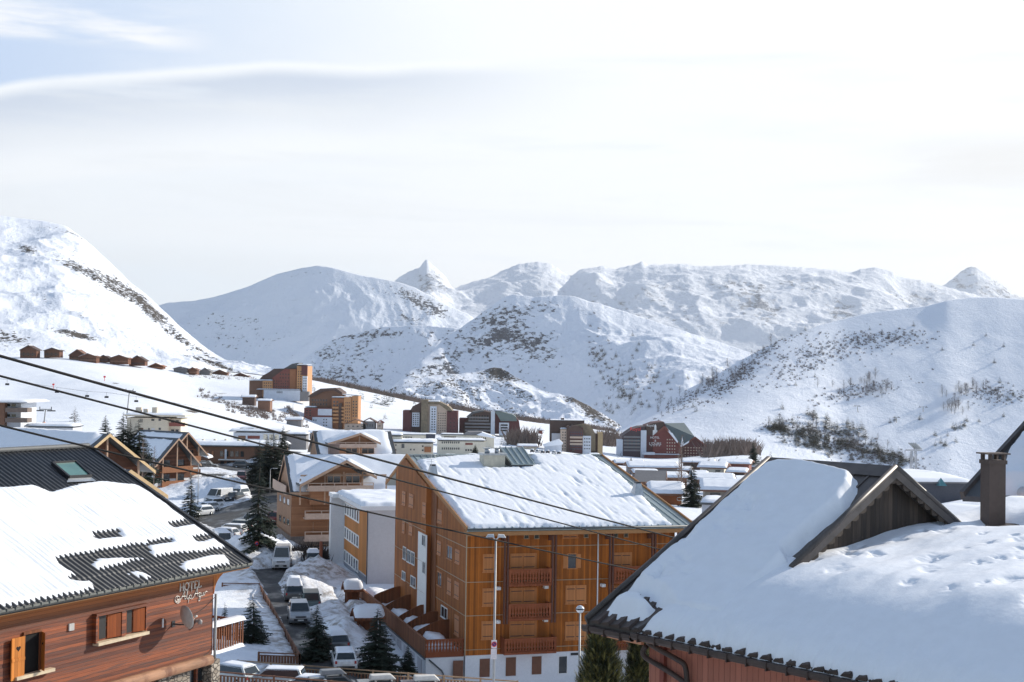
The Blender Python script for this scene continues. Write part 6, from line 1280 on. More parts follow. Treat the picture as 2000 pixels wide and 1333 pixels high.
low_chalet('brown low house with snow roof right of the red hotel forecourt', 1330, 1400, 903, 897, 912, 600, -6, DBR, 12, nw=2)
b = BD('garage', 'white garage with snowy flat roof between the big metal roof and near verge', 'garage', 1371, 200, gzp(1371, 200)-.8, -10); b.box('wall', 1371, 1440, 986, 1040, 0, 8, GREYW, 2); b.cap(1371, 1440, 985, 0, 8, .4); b.box('door', 1386, 1398, 1006, 1030, -.06, .05, SHO)
# S. neighbour behind the chimney, grey hall
nb = Fr(1884, 52, -24, -22); NR = nb.root('chalet', 'brown chalet with deep snow on its roof behind the nearest chimney at the right edge', 'chalet')
x0, ze = nb.front(1880, 969, 0); x1, _ = nb.front(2120, 960, 0); 
g = G(); g.box(x0+1.0, x1, .8, 9, 0, ze-.1); g.build('wall', [DBR], NR); g = G(); zq = nb.front(2010, 825, 5.2); xr0, zr0 = nb.front(2000, 824, 5.2)
hip = [(x0, 0, ze), (x1, 0, ze), (x1, 6, nb.front(2100, 760, 6)[1]), (nb.front(2060, 770, 6)[0], 6, nb.front(2060, 770, 6)[1])]
g.slab(hip, .2); o = g.build('roof', [SLATE], NR); g = G(); g.beam(hip[0], hip[3], .16, .34); g.build('verge_trim', [ZINC], o)
snow_patch(o, hip, .75, .08, (.5, 0, -.02, 0), .12, fr=nb, seed=71, lump=.3, soft=.3, px_polys=[[(1952, 968), (1950, 935), (1956, 918), (1960, 900), (1972, 890), (1985, 868), (2010, 850), (2150, 800), (2150, 975)]], maxn=200)
g = G(); g.box(x0+.6, x1, .35, .75, ze-.35, ze-.1); 
for i in range(7): g.box(x0+1.2+i*.5, x0+1.3+i*.5, .3, .5, ze-1.6, ze-.3)
g.build('timber_beam', [BRK], NR)
a, z = nb.front(1954, 968, .7); g = G(); g.box(a-.25, a+.15, .6, .78, z-.6, z-.15); g.build('window', [BLU], NR); a, z = nb.front(1945, 972, .7); g = G(); g.box(a-.5, a+.1, .62, .79, z-.7, z-.2); g.build('orange_panel', [plain('orange_cloth', (.55, .13, .03), .8)], NR)
a, z = nb.front(1998, 962, -.1); g = G(); g.tube([(a, -.4, z), (a, .4, z)], .2, 12); g.build('vent_pipe', [GREYW], NR)
b = BD('hall', 'long dark grey hall with snow roof and a blue-green pyramid skylight at right', 'hall', 1775, 200, gzp(1830, 200)-.5, 6); b.box('wall', 1775, 1900, 942, 966, 0, 14, plain('grey_hall_wall', (.085, .085, .10), .6), 3)
(x0, z) = b.f.front(1768, 941, 0); x1 = b.f.front(1905, 944, 0)[0]; gable_x(b.r, x0, x1, -.4, 22, z, b.f.front(1830, 926, 11)[1], 11, rm=GRY, snow=.4, res=.8, seed=5)
p0 = b.f.front(1834, 936, -1); p1 = b.f.front(1848, 952, -1); xm = (p0[0]+p1[0])/2; g = G(); zt = b.f.front(1841, 934, -1)[1]; g.add([(xm-.6, -1.2, zt-1.1), (xm+.6, -1.2, zt-1.1), (xm+.6, .4, zt-1.1), (xm-.6, .4, zt-1.1), (xm, -.4, zt)], [(0, 1, 4), (1, 2, 4), (2, 3, 4), (3, 0, 4), (0, 3, 2, 1)]); g.build('pyramid_skylight', [plain('teal_glass', (.10, .25, .27), .15)], b.r)

# more of the low roofs between the big metal roof and the red hotel
for (x0, x1, pe, pr, pb, Yq, phi, m, lab) in ((1200, 1262, 905, 899, 913, 640, 3, RDK, 'low red-walled annexe with snow roof, left below the red hotel'), (1300, 1352, 918, 912, 926, 520, -10, DBR, 'dark cottage with snow roof behind the tall bare larch'), (1345, 1385, 928, 921, 934, 400, -8, CRM, 'cream cottage between the bare larch and the stone house'), (1416, 1460, 922, 915, 930, 420, -16, DBR, 'brown cottage below the dark fir on the right'), (1236, 1290, 924, 918, 931, 430, 2, GRY, 'grey cottage with snow roof just right of the metal roof ridge'), (1440, 1500, 912, 905, 920, 560, -10, GRY, 'grey snow-roofed house farthest right before the near verge'), (1010, 1052, 872, 868, 878, 820, 3, CRM, 'small cream house right of the long cream building'), (1118, 1160, 897, 892, 902, 640, 2, GRY, 'low grey house just above the snowy ridge of the metal roof'), (700, 760, 862, 858, 872, 620, 3, GRY, 'low grey building left of the open terrace house')):
    low_chalet(lab, x0, x1, pe, pr, pb, Yq, phi, m, 9, nw=3 if m is not GRY else 0)

for (x0, x1, pe, pr, pb, Yq, phi, m, lab) in ((470, 500, 776, 772, 781, 940, 3, DBR, 'low dark ski school hut left of the orange hotel base'), (500, 530, 783, 780, 789, 900, 0, BRK, 'small brown hut on the slope beneath the orange hotel'), (556, 592, 820, 815, 826, 800, 4, GRY, 'low grey lift station on the snow below the orange tower'), (1150, 1172, 890, 886, 895, 760, 0, RBR, 'small red hut at the foot of the ochre stair tower'), (1050, 1062, 841, 838, 845, 1150, 0, RBR, 'lone small red hut on the open snow left of the stepped dark block'), (600, 640, 846, 842, 854, 640, 2, GRY, 'low grey building behind the ridge of the rear larch chalet'), (1390, 1420, 945, 938, 951, 300, -10, GRY, 'grey shed between the stone house and the brown cottages')):
    low_chalet(lab, x0, x1, pe, pr, pb, Yq, phi, m, 9, nw=2)
# ================================================================ TREES
NEED = plain('fir_needles', (0.020, 0.034, 0.020), .75, var=.5, scale=2.2); NEED3 = plain('pine_needles_dark', (0.045, 0.060, 0.022), .7, var=.5, scale=3); NEED2 = plain('pine_needles_yellow', (0.19, 0.18, 0.055), .7, var=.4, scale=3); BARK = plain('bark', (0.085, 0.060, 0.045), .9, var=.3, scale=4); TWIG = plain('bare_twigs', (0.19, 0.14, 0.115), .9, var=.3, scale=1); TWIGD = plain('dark_bare_twigs', (0.11, 0.095, 0.10), .9, var=.3, scale=.5)
def fir_mesh(name, h, rad, wh, nb, seg, seed, droop=.35, low=.06, sub=3, gap=0.0, curve=.9):
    rs = random.Random(seed); v = []; f = []
    for i in range(wh):
        t = low+(1-low)*(i/(wh-1))**.95; z = t*h; R_ = rad*(1-t)**curve*rs.uniform(.82, 1.12)+.04*rad
        for k in range(max(4, int(nb*(1-t*.45)))):
            if rs.random() < gap: continue
            a = rs.uniform(0, 6.283); L = R_*rs.uniform(.7, 1.15); zz = z+rs.uniform(-.5, .5)*h/wh; dx, dy = math.cos(a), math.sin(a)
            wseg = L/seg
            for s_ in range(seg):
                q = (s_+.4)/seg; r_ = L*q; zc_ = zz-droop*L*(q**1.4)+.18*L*q*q; wd = (.16+.42*(1-abs(q-.45)))*L*.80*rs.uniform(.7, 1.2)
                for u_ in range(sub):
                    sd_ = -1 if u_ % 2 else 1; an = a+sd_*rs.uniform(.35, 1.0); ln = wd*rs.uniform(.6, 1.1); b = len(v)
                    p0 = (r_*dx, r_*dy, zc_); p1 = (p0[0]+wseg*1.3*dx, p0[1]+wseg*1.3*dy, zc_-.06*L+rs.uniform(-.04, .04)*L); p2 = (p0[0]+ln*math.cos(an), p0[1]+ln*math.sin(an), zc_-rs.uniform(.08, .30)*ln)
                    v += [p0, p1, p2]; f.append((b, b+1, b+2))
                if s_ > 0: b = len(v); v += [(r_*dx, r_*dy, zc_+.02*L), ((r_+wseg)*dx, (r_+wseg)*dy, zc_-.05*L), ((r_+wseg*.5)*dx, (r_+wseg*.5)*dy, zc_-.16*L*rs.uniform(.5, 1.1))]; f.append((b, b+1, b+2))
    me = bpy.data.meshes.new(name); me.from_pydata(v, [], f); me.materials.append(NEED); return me
def trunk_mesh(name, h, r): g = G(); g.tube([(0, 0, -.5), (.02*h, 0, h*.5), (0, 0, h*.98)], [r, r*.6, r*.08], 7); me = bpy.data.meshes.new(name); me.from_pydata(g.v, [], g.f); me.materials.append(BARK); return me
FM = [fir_mesh('fir_crown', 10, 2.5, 40, 17, 6, s, gap=.04) for s in (1, 2)]+[fir_mesh('fir_crown', 10, 2.4, 34, 13, 6, 3, .50, gap=.15), fir_mesh('fir_crown', 10, 1.9, 32, 14, 5, 4, .4, gap=.05)]
FT = trunk_mesh('fir_trunk', 10, .17)
FS = [fir_mesh('small_fir_crown', 10, 2.3+.5*random.random(), 13, 10, 3, 10+s, .35, sub=3) for s in range(4)]
def put(me, name, parent, s=1.0):
    o = bpy.data.objects.new(name, me); COL.objects.link(o); o.parent = parent; return o
def fir(x, y, z, h, label, group=None, var=0, wide=1.0, rot=None, name='fir_tree', cat='fir tree'):
    t = thing(name, label, cat, (x, y, z), rot if rot is not None else random.uniform(0, 6.28), group); s = h/10
    t.scale = (s*wide, s*wide, s); put(FM[var], 'crown', t); put(FT, 'trunk', t); return t
def firpx(px, pyt, pyb, label, Yv=None, **k):
    p = gpt(px, pyb) if Yv is None else P(px, pyb, Yv); h = (pyb-pyt)/F*p.y
    return fir(p.x, p.y, p.z-.1, h*1.03, label, **k)
firpx(491, 1166, 1286, 'broad dark spruce standing in the fenced snow garden', Yv=116, var=0, wide=1.5)
firpx(617, 1182, 1296, 'dark spruce beside the parked silver cars, between street and snow bank', Yv=112, var=1, wide=1.45)
firpx(736, 1188, 1314, 'wide spruce growing against the white terrace wall', Yv=108, var=0, wide=1.45)
firpx(796, 1258, 1316, 'small spruce right of the wide one by the terrace wall', Yv=109, var=1, wide=1.35)
firpx(505, 905, 1085, 'tall drooping spruce with gappy branches at the street corner', Yv=168, var=2, wide=.95)
firpx(371, 925, 1018, 'slender fir between the steep chalet pair and the white parked cars', Yv=215, var=3, wide=1.25)
firpx(437, 1180, 1300, 'dark fir half hidden behind the hotel side balcony', Yv=118, var=1, wide=.9)
for (a, t_, b, v_, w_, lab) in ((204, 812, 905, 0, 1.35, 'leftmost dark fir of the clump above the snow-roofed gable'), (238, 808, 925, 1, 1.5, 'tallest dark fir of the clump above the snow-roofed gable'), (268, 822, 945, 0, 1.5, 'rightmost dark fir of the clump, against the beige block'), (253, 818, 915, 3, 1.0, 'fir behind the two front firs of the clump')): firpx(a, t_, b, lab, Yv=215, var=v_, wide=w_, group='firs above the hotel roof')
for (a, t_, b, v_, w_, Yq, lab) in ((505, 862, 945, 0, 1.5, 262, 'dark bushy fir left of the big pair behind the larch chalet'), (532, 845, 952, 1, 1.5, 250, 'big dark fir directly behind the left verge of the larch chalet'), (552, 832, 900, 0, 1.1, 300, 'pointed fir rising behind the dark clump'), (520, 850, 935, 0, 1.2, 280, 'fir in the middle of the dark clump by the square')): firpx(a, t_, b, lab, Yv=Yq, var=v_, wide=w_, group='dark firs behind the larch chalet')
firpx(1351, 900, 992, 'sunlit green fir between the orange chalet and the stone house', Yv=232, var=0, wide=1.0)
firpx(1471, 862, 905, 'dark fir above the snow-roofed cottages at right', Yv=560, var=1, wide=1.2)
firpx(1232, 893, 918, 'small fir in front of the red hotel', Yv=620, var=0, wide=1.4)
firpx(1272, 920, 938, 'tiny fir beside the arched brown wall', Yv=380, var=1, wide=1.4)
firpx(928, 868, 890, 'small fir in front of the long cream building', Yv=600, var=0, wide=1.7)
vill = [(706, 758, 787, 1250, 1), (735, 757, 795, 1230, 1), (748, 763, 795, 1220, 1), (755, 758, 790, 1240, 1), (764, 760, 785, 1260, 1), (725, 782, 804, 1150, 1), (687, 757, 768, 1380, 0), (701, 759, 770, 1380, 0), (787, 765, 782, 1180, 0), (810, 777, 790, 1150, 0), (980, 850, 878, 850, 1), (990, 848, 880, 850, 1), (1023, 850, 880, 850, 1), (1035, 853, 868, 880, 1), (1007, 800, 812, 1300, 0), (831, 775, 783, 1300, 0), (937, 790, 797, 1350, 0), (605, 742, 760, 1200, 1), (612, 748, 765, 1190, 1), (680, 745, 758, 1450, 0), (640, 742, 752, 1450, 0), (146, 793, 826, 560, 1), (164, 800, 813, 640, 0), (752, 805, 818, 1050, 0), (712, 792, 806, 1140, 0), (1120, 872, 884, 800, 0), (1090, 880, 892, 760, 0), (1207, 886, 900, 900, 1), (1213, 880, 893, 930, 0), (1365, 895, 910, 620, 1), (1395, 888, 905, 640, 1), (1440, 888, 903, 620, 0), (1290, 905, 920, 560, 0), (1335, 890, 905, 640, 1), (1400, 915, 932, 430, 0), (1385, 892, 906, 600, 1), (1455, 900, 915, 540, 1), (1485, 885, 900, 650, 1), (1258, 908, 926, 470, 0), (1310, 925, 945, 360, 0), (1505, 880, 893, 800, 1), (1060, 872, 884, 830, 0), (860, 840, 852, 880, 1), (895, 838, 850, 900, 0), (655, 838, 852, 700, 0), (615, 836, 850, 760, 1)]
def small_fir(p, h, label, group, w_=1.0):
    t = thing('fir_tree', label, 'fir tree', p, random.uniform(0, 6.28), group); s = h/10; t.scale = (s*w_, s*w_, s); put(FS[random.randrange(4)], 'crown', t); return t
for (a, t_, b, Yq, big) in vill:
    v = P(a, b, Yq); v.z = min(v.z, gz(v.x, v.y)+.3) if False else v.z; k_ = 'in the clump on the snowfield right of the orange tower' if 700 < a < 770 and b > 780 and b < 800 else 'on the skyline of the plateau behind the orange tower' if a < 710 and b < 772 else 'among the cream buildings and the rounded dark block' if 970 < a < 1040 else 'on the open snow above the shingled block' if 770 < a < 1010 else 'beside the lift pylon on the left piste' if a < 170 else 'on the snow beneath the clump right of the orange tower' if a < 770 else 'by the stepped dark block' if a < 1150 else 'left of the red hotel'
    small_fir(v, (b-t_)/F*Yq*1.05, 'dark fir '+k_, 'firs '+k_, 1.25)
# hillside trees, placed on the relief itself
def bare_mesh(name, h, seed, n=26, r=.12, spread=.35):
    rs = random.Random(seed); g = G(); g.tube([(0, 0, -.3), (.01*h, 0, h*.5), (0, 0, h*.96)], [r, r*.7, r*.15], 5)
    for i in range(n):
        t = .18+.78*i/n; a = rs.uniform(0, 6.283); L = h*spread*(1-t*.75)*rs.uniform(.6, 1.1); z = t*h; x1, y1 = math.cos(a), math.sin(a)
        b = (x1*L, y1*L, z+L*rs.uniform(.6, 1.5)); g.tube([(0, 0, z), b], [r*.35, r*.07], 3, cap=False)
        for k in range(5):
            q = rs.uniform(.25, .95); a2 = a+rs.uniform(-1.2, 1.2); l2 = L*.4*rs.uniform(.5, 1.1); p = (b[0]*q, b[1]*q, z+(b[2]-z)*q); e = (p[0]+math.cos(a2)*l2, p[1]+math.sin(a2)*l2, p[2]+l2*rs.uniform(.3, 1.1)); nn = r*.16
            g.add([(p[0]-nn, p[1], p[2]), (p[0]+nn, p[1], p[2]), e], [(0, 1, 2)])
    me = bpy.data.meshes.new(name); me.from_pydata(g.v, [], g.f); me.materials.append(TWIGD); return me
BM = [bare_mesh('bare_tree_crown', 10, s, 54, .11, .42) for s in (1, 2, 3)]
BL = [bare_mesh('larch_crown', 10, 9+s, 44, .10, .20) for s in (1, 2)]
for m_ in BL: m_.materials[0] = TWIG
def scatter(sheet, rects, n, seed):
    rs = random.Random(seed); o = []
    while len(o) < n:
        cx, cy, rx, ry, an = rs.choice(rects); u = rs.gauss(0, .5); v = rs.gauss(0, .5); ca, sa = math.cos(R(an)), math.sin(R(an)); a = cx+u*rx*ca-v*ry*sa; b = cy+u*rx*sa+v*ry*ca
        if 1150 < a < 2060:
            p = on_sheet(sheet, a, b)
            if p is not None: o.append((p, a, b))
            elif rs.random() < .02: break
    return o
n_f = 0
for p, a, b in scatter('right_hill', [(1560, 850, 60, 22, 10), (1640, 840, 70, 25, 20), (1600, 870, 60, 20, 10), (1680, 885, 90, 22, 12), (1740, 900, 60, 20, 10), (1520, 840, 20, 12, 0), (1640, 870, 90, 18, 14)], 140, 1):
    small_fir(p-Vector((0, 0, .4)), random.uniform(8.5, 14.0), 'small dark fir in the mixed wood at the foot of the right-hand hill', 'firs at the foot of the right-hand hill', 1.35); n_f += 1
for p, a, b in scatter('right_hill', [(1870, 835, 30, 10, -20), (1920, 810, 50, 25, 0), (1980, 785, 30, 20, 0), (1840, 870, 30, 20, 0), (1700, 640, 160, 15, 0), (1500, 690, 30, 10, -40), (1600, 780, 80, 40, 0), (1380, 765, 80, 20, -30), (1930, 690, 50, 60, 0), (1760, 830, 60, 20, 0)], 46, 2):
    small_fir(p-Vector((0, 0, .4)), random.uniform(6.0, 10), 'lone small fir scattered on the open snow of the right-hand hill', 'scattered firs on the right-hand hill', 1.1)
for p, a, b in scatter('right_hill', [(1560, 852, 60, 20, 10), (1640, 850, 80, 30, 15), (1700, 880, 80, 25, 12), (1660, 760, 60, 14, -12), (1720, 765, 40, 18, -10), (1460, 715, 60, 10, -42), (1390, 752, 60, 10, -35), (1310, 795, 40, 10, -30), (1860, 800, 20, 12, 0), (1880, 770, 50, 10, -10)], 150, 3):
    k_ = 'on the left skyline ridge of the right-hand hill' if a < 1500 and b < 830 else 'in the wood at the foot of the right-hand hill' if b > 815 else 'halfway up the open snow of the right-hand hill'
    t = thing('bare_tree', 'small leafless grey-brown tree '+k_, 'bare tree', p-Vector((0, 0, .3)), random.uniform(0, 6.28), 'leafless trees '+k_); s = random.uniform(.7, 1.5); t.scale = (s*1.2, s*1.2, s); put(BM[random.randrange(3)], 'crown', t)
for p, a, b in scatter('middle_mountain', [(1185, 730, 28, 50, -25), (1215, 760, 20, 25, 0), (1240, 720, 40, 50, 0), (1170, 700, 12, 30, 0), (1285, 740, 50, 40, -40), (1210, 800, 60, 15, 0)], 75, 4):
    small_fir(p-Vector((0, 0, .6)), random.uniform(11, 17), 'tiny dark fir on the steep face of the middle mountain', 'firs on the middle mountain', 1.1)
# shrubs nobody could count
def shrub_stuff(name, label, spots, hr, mat, n=5, seed=0):
    rs = random.Random(seed); v = []; f = []
    for p in spots:
        h = rs.uniform(*hr)
        for k in range(n*3):
            a = rs.uniform(0, 6.283); l = h*rs.uniform(.35, 1); sp = rs.uniform(.15, .9); b = len(v); ox, oy = rs.uniform(-.5, .5)*h, rs.uniform(-.5, .5)*h; wq = h*.05
            v += [(p[0]+ox-wq, p[1]+oy, p[2]-.2), (p[0]+ox+wq, p[1]+oy, p[2]-.2), (p[0]+ox+math.cos(a)*l*sp, p[1]+oy+math.sin(a)*l*sp, p[2]+l)]; f.append((b, b+1, b+2))
    o = mk(name, v, f, mat); tag(o, label, 'shrubs', kind='stuff'); return o
sp = [p for p, a, b in scatter('right_hill', [(1660, 665, 150, 20, -5), (1620, 690, 130, 20, -8), (1480, 705, 90, 18, -42), (1360, 770, 90, 14, -32), (1560, 720, 90, 25, -20), (1680, 765, 90, 16, -12), (1600, 860, 110, 25, 12), (1700, 890, 100, 20, 12), (1600, 850, 100, 22, 12), (1680, 880, 110, 20, 12), (1740, 660, 80, 16, 0), (1430, 745, 60, 12, -40), (1940, 770, 60, 20, 0)], 2300, 5)]
shrub_stuff('hillside_scrub', 'leafless scrub spread over the shaded right-hand hill', sp, (1.0, 3.2), TWIGD, 6, 1)
sp = [p for p, a, b in scatter('middle_mountain', [(1210, 745, 50, 50, 0), (1160, 690, 30, 40, 0), (1260, 760, 60, 40, 0)], 150, 6)]
shrub_stuff('mountain_scrub', 'scrub between the firs on the middle mountain', sp, (4, 8), TWIGD, 4, 2)
def band(pts, n, hw, seed):
    rs = random.Random(seed); o = []
    for _ in range(n):
        k = rs.randrange(len(pts)-1); t = rs.random(); a = pts[k]; b = pts[k+1]; px = a[0]+(b[0]-a[0])*t; py = a[1]+(b[1]-a[1])*t; Yq = a[2]+(b[2]-a[2])*t+rs.uniform(-hw, hw); v = P(px+rs.uniform(-3, 3), py, Yq); o.append((v.x, v.y, gz(v.x, v.y)))
    return o
shrub_stuff('ridge_hedge', 'brown leafless hedge line along the edge of the plateau', band([(612, 748, 1470), (700, 752, 1480), (800, 785, 1490), (900, 800, 1490), (1000, 818, 1480), (1100, 830, 1480), (1200, 845, 1480)], 1100, 25, 3), (3, 7), TWIG, 4, 3)
shrub_stuff('thicket', 'reddish brown leafless thicket behind the red hotel', band([(1175, 860, 1150), (1200, 862, 1150)], 160, 60, 4)+band([(1385, 880, 1000), (1470, 885, 1000)], 300, 90, 5)+band([(1000, 868, 900), (1040, 872, 900)], 100, 40, 6), (4, 13), TWIG, 4, 4)
shrub_stuff('slope_scrub', 'low brown scrub on the snow between the far buildings', band([(388, 760, 1050), (470, 790, 900), (520, 800, 850)], 170, 50, 7)+band([(440, 790, 850), (600, 805, 870)], 120, 60, 8)+band([(560, 790, 950), (590, 800, 900)], 60, 30, 9)+band([(370, 742, 1210), (500, 745, 1260)], 160, 40, 10), (1.0, 2.6), TWIG, 5, 5)
for (a, t_, b, Yq, lab) in ((1330, 845, 985, 238, 'tall bare larch in front of the arched brown wall'), (1325, 870, 990, 250, 'slimmer bare larch left of the green fir'), (145, 800, 838, 340, 'bare young larch beside the ski lift pylon'), (277, 850, 960, 200, 'leafless brown tree against the dark firs'), (572, 786, 806, 760, 'pale leafless tree on the sunny bank below the orange hotel'), (300, 870, 945, 190, 'leafless shrubby tree below the steep chalet pair')):
    p = P(a, b, Yq); h = (b-t_)/F*Yq; t = thing('larch_tree', lab, 'bare tree', p, 1.0); s = h/10; t.scale = (s*1.0, s*1.0, s); put(BL[int(a) % 2], 'crown', t)
# pine bushes by the near roof: many upright needle tufts
def pine_mesh(seed, h, r, n):
    rs = random.Random(seed); v = []; f = []; ml = []
    for i in range(n):
        u = rs.random()**.8; z = h*(.02+.98*u); lobe = .72+.38*math.sin(i*1.7)*math.sin(u*23+i % 5); rr = r*((1-u)**.62)*1.12*lobe*(.5+.5*rs.random()**.4); a = rs.uniform(0, 6.283)
        c = Vector((rr*math.cos(a), rr*math.sin(a), z+rs.uniform(-.2, .2))); out = Vector((math.cos(a)*.55, math.sin(a)*.55, rs.uniform(.35, 1.1))).normalized(); L = rs.uniform(.28, .55)
        m = 1 if rs.random() < .5 else 0
        for k in range(9):
            d = (out+Vector((rs.uniform(-.7, .7), rs.uniform(-.7, .7), rs.uniform(-.5, .5)))*.75).normalized(); s_ = d.cross(Vector((0, 0, 1))).normalized()*.022; b0 = c+out*L*k/12; b = len(v); v += [b0-s_, b0+s_, b0+d*L*.62]; f.append((b, b+1, b+2)); ml.append(m)
    me = bpy.data.meshes.new('pine_crown'); me.from_pydata([tuple(q) for q in v], [], f); me.materials.append(NEED3); me.materials.append(NEED2); me.polygons.foreach_set('material_index', ml); return me
for (a, t_, b, Yq, rr, lab, n) in ((1172, 1228, 1420, 74, 1.55, 'yellow-green pine with upright needle tufts, left of the pair beside the near eave', 4200), (1246, 1236, 1420, 76, 1.0, 'darker narrow pine, right of the pair, partly behind the near drainpipe', 2600)):
    p = P(a, b, Yq); h = (b-t_)/F*Yq; t = thing('pine_tree', lab, 'pine tree', p, .3); me = pine_mesh(int(a), h, rr, n); put(me, 'crown', t); put(trunk_mesh('pine_trunk', h, .12), 'trunk', t)
# ================================================================ CARS
TYRE = plain('tyre', (.02, .02, .02), .8); CG = glass_mat('car_glass', (.03, .04, .045), .05); HLM = plain('headlight', (.6, .62, .65), .15); TLM = plain('tail_light', (.35, .02, .02), .3)
def paint(name, c, met=.3): 
    m, t, b = material(name); co = t.new('ShaderNodeTexCoord').outputs['Object']; n = t.noise(co, 3, 4); t.put(b.inputs['Base Color'], t.mix(t.step(n, .35, .7), c, tuple(x*.75+.04 for x in c))); b.inputs['Roughness'].default_value = .3; b.inputs['Metallic'].default_value = met; b.inputs['Coat Weight'].default_value = .5; return m
PLT = plain('number_plate', (.62, .62, .58), .5)
KIND = {  # (x, z, halfwidth) stations of belt and roof
 'hatch': dict(L=4.1, W=1.76, H=1.48, hood=.92, belt=.95, cab=(-1.95, -1.55, .55, 1.15)),
 'estate': dict(L=4.6, W=1.80, H=1.50, hood=.92, belt=.96, cab=(-2.2, -1.9, .55, 1.25)),
 'suv': dict(L=4.5, W=1.86, H=1.72, hood=1.05, belt=1.08, cab=(-2.15, -1.85, .5, 1.1)),
 'van': dict(L=5.4, W=2.0, H=2.45, hood=1.25, belt=1.35, cab=(-2.68, -2.62, 1.15, 2.0)),
 'mpv': dict(L=4.4, W=1.84, H=1.85, hood=1.08, belt=1.10, cab=(-2.15, -2.05, .75, 1.45))}
def car(kind, col_, px, py, heading, label, Yv=None, snow=0.0, group=None, lift=0.0, box_=None, cat='car', pile=0):
    k = KIND[kind]; L, W_, H = k['L'], k['W'], k['H']; p = gpt(px, py) if Yv is None else P(px, py, Yv); 
    root = thing('van' if kind == 'van' else 'parked_car', label, 'van' if kind == 'van' else cat, p+Vector((0, 0, lift)), R(heading), group); hl, hw = L/2, W_/2; m = col_
    bt = k['belt']; c0, c1, c2, c3 = k['cab']
    pr = [(-hl, .35), (-hl, bt-.08), (-hl+.12, bt), (c3, bt+.02), (hl-.25, k['hood']-.10), (hl-.03, k['hood']-.28), (hl, .45), (hl-.1, .25), (-hl+.1, .25)]
    g = G(); n = len(pr); secs = [(-hw, .90), (-hw+.06, 1.0), (0, 1.0), (hw-.06, 1.0), (hw, .90)]
    vs = []
    for (y, sc) in secs:
        for (x, z) in pr: vs.append((x*(.985 if abs(y) > hw-.03 else 1), y, .25+(z-.25)*(.95 if abs(y) > hw-.03 else 1)))
    fs = [(j*n+i, j*n+(i+1) % n, (j+1)*n+(i+1) % n, (j+1)*n+i) for j in range(len(secs)-1) for i in range(n)]+[tuple(range(n-1, -1, -1)), tuple(4*n+i for i in range(n))]
    g.add(vs, fs, 0, True)
    tw = hw-.20; rt = H
    bot = [(c0, -hw+.05, bt-.02), (c3, -hw+.05, bt-.02), (c3, hw-.05, bt-.02), (c0, hw-.05, bt-.02)]; top = [(c1, -tw, rt), (c2, -tw, rt), (c2, tw, rt), (c1, tw, rt)]
    g.hexa(bot, top, 0)
    body = g.build('body', [m], root); md = body.modifiers.new('bevel', 'BEVEL'); md.width = .06; md.segments = 2; md.limit_method = 'ANGLE'
    def quad(name, a, b, c, d, e=.07, out=(0, 0, 0), mm=CG):
        A_, B_, C_, D_ = [Vector(q) for q in (a, b, c, d)]; ce = (A_+B_+C_+D_)/4; q = [ce+(w_-ce)*(1-e)+Vector(out) for w_ in (A_, B_, C_, D_)]; gg = G(); gg.add(q, [(0, 1, 2, 3)]); return gg.build(name, [mm], root)
    quad('windscreen', bot[1], bot[2], top[2], top[1], .10, (.018, 0, .012)); quad('rear_window', bot[3], bot[0], top[0], top[3], .16, (-.018, 0, .01))
    for s_, (a, b, c, d) in ((-1, (bot[0], bot[1], top[1], top[0])), (1, (bot[2], bot[3], top[3], top[2]))):
        if kind == 'van': a2 = Vector(a).lerp(Vector(b), .70) if s_ < 0 else Vector(b).lerp(Vector(a), .70); d2 = Vector(d).lerp(Vector(c), .78) if s_ < 0 else Vector(c).lerp(Vector(d), .78); a, b, c, d = (a2, b, c, d2) if s_ < 0 else (a, a2, d2, d)
        quad('side_window', a, b, c, d, .13, (0, s_*.015, .012))
    wr = .33 if kind != 'van' else .37; g = G(); g.tube([(0, -.11, 0), (0, .11, 0)], wr, 14); g.tube([(0, -.118, 0), (0, .118, 0)], wr*.6, 10, m=1)
    w0 = g.build('wheel', [TYRE, ALU], root); w0.location = (hl-.85, -hw+.09, wr)
    for x_, y_ in ((hl-.85, hw-.09), (-hl+.8, -hw+.09), (-hl+.8, hw-.09)): c = w0.copy(); COL.objects.link(c); c.parent = root; c.location = (x_, y_, wr)
    g = G(); g.box(hl+.021, hl+.03, -.26, .26, .42, .53); g.build('number_plate', [PLT], root)
    g = G(); g.box(-hl-.03, -hl-.021, -.26, .26, .52, .63); g.build('number_plate', [PLT], root)
    g = G(); g.box(hl-.06, hl+.006, -hw+.5, hw-.5, k['hood']-.36, k['hood']-.24); g.build('grille', [BLACK], root)
    for s_ in (-1, 1):
        g = G(); g.box(c2+.15, c2+.38, s_*(hw+.0), s_*(hw+.16), bt+.02, bt+.16); g.build('mirror', [m], root)
    for s_ in (-1, 1):
        g = G(); g.box(hl-.14, hl+.012, s_*(hw-.42), s_*(hw-.10), k['hood']-.36, k['hood']-.20); g.build('headlight', [HLM], root)
        g = G(); g.box(-hl-.012, -hl+.05, s_*(hw-.24), s_*(hw-.08), bt-.28, bt-.06); g.build('tail_light', [TLM], root)
    g = G(); g.box(hl-.05, hl+.02, -hw+.35, hw-.35, .40, .60); g.box(-hl-.02, -hl+.04, -hw+.2, hw-.2, .35, .5); g.build('bumper', [BLACK], root)
    if snow:
        snow_patch(root, [(c1-.1, -tw-.05, rt), (c2+.1, -tw-.05, rt), (c2+.1, tw+.05, rt), (c1-.1, tw+.05, rt)], snow, .12, (.05,)*4, .05, name='snow_cover', soft=.25, seed=int(px))
        snow_patch(root, [(c3+.1, -hw+.1, bt+.0), (hl-.1, -hw+.1, k['hood']-.12), (hl-.1, hw-.1, k['hood']-.12), (c3+.1, hw-.1, bt+.0)], snow*.7, .12, (.05,)*4, .05, name='snow_cover', soft=.25, seed=int(px)+1)
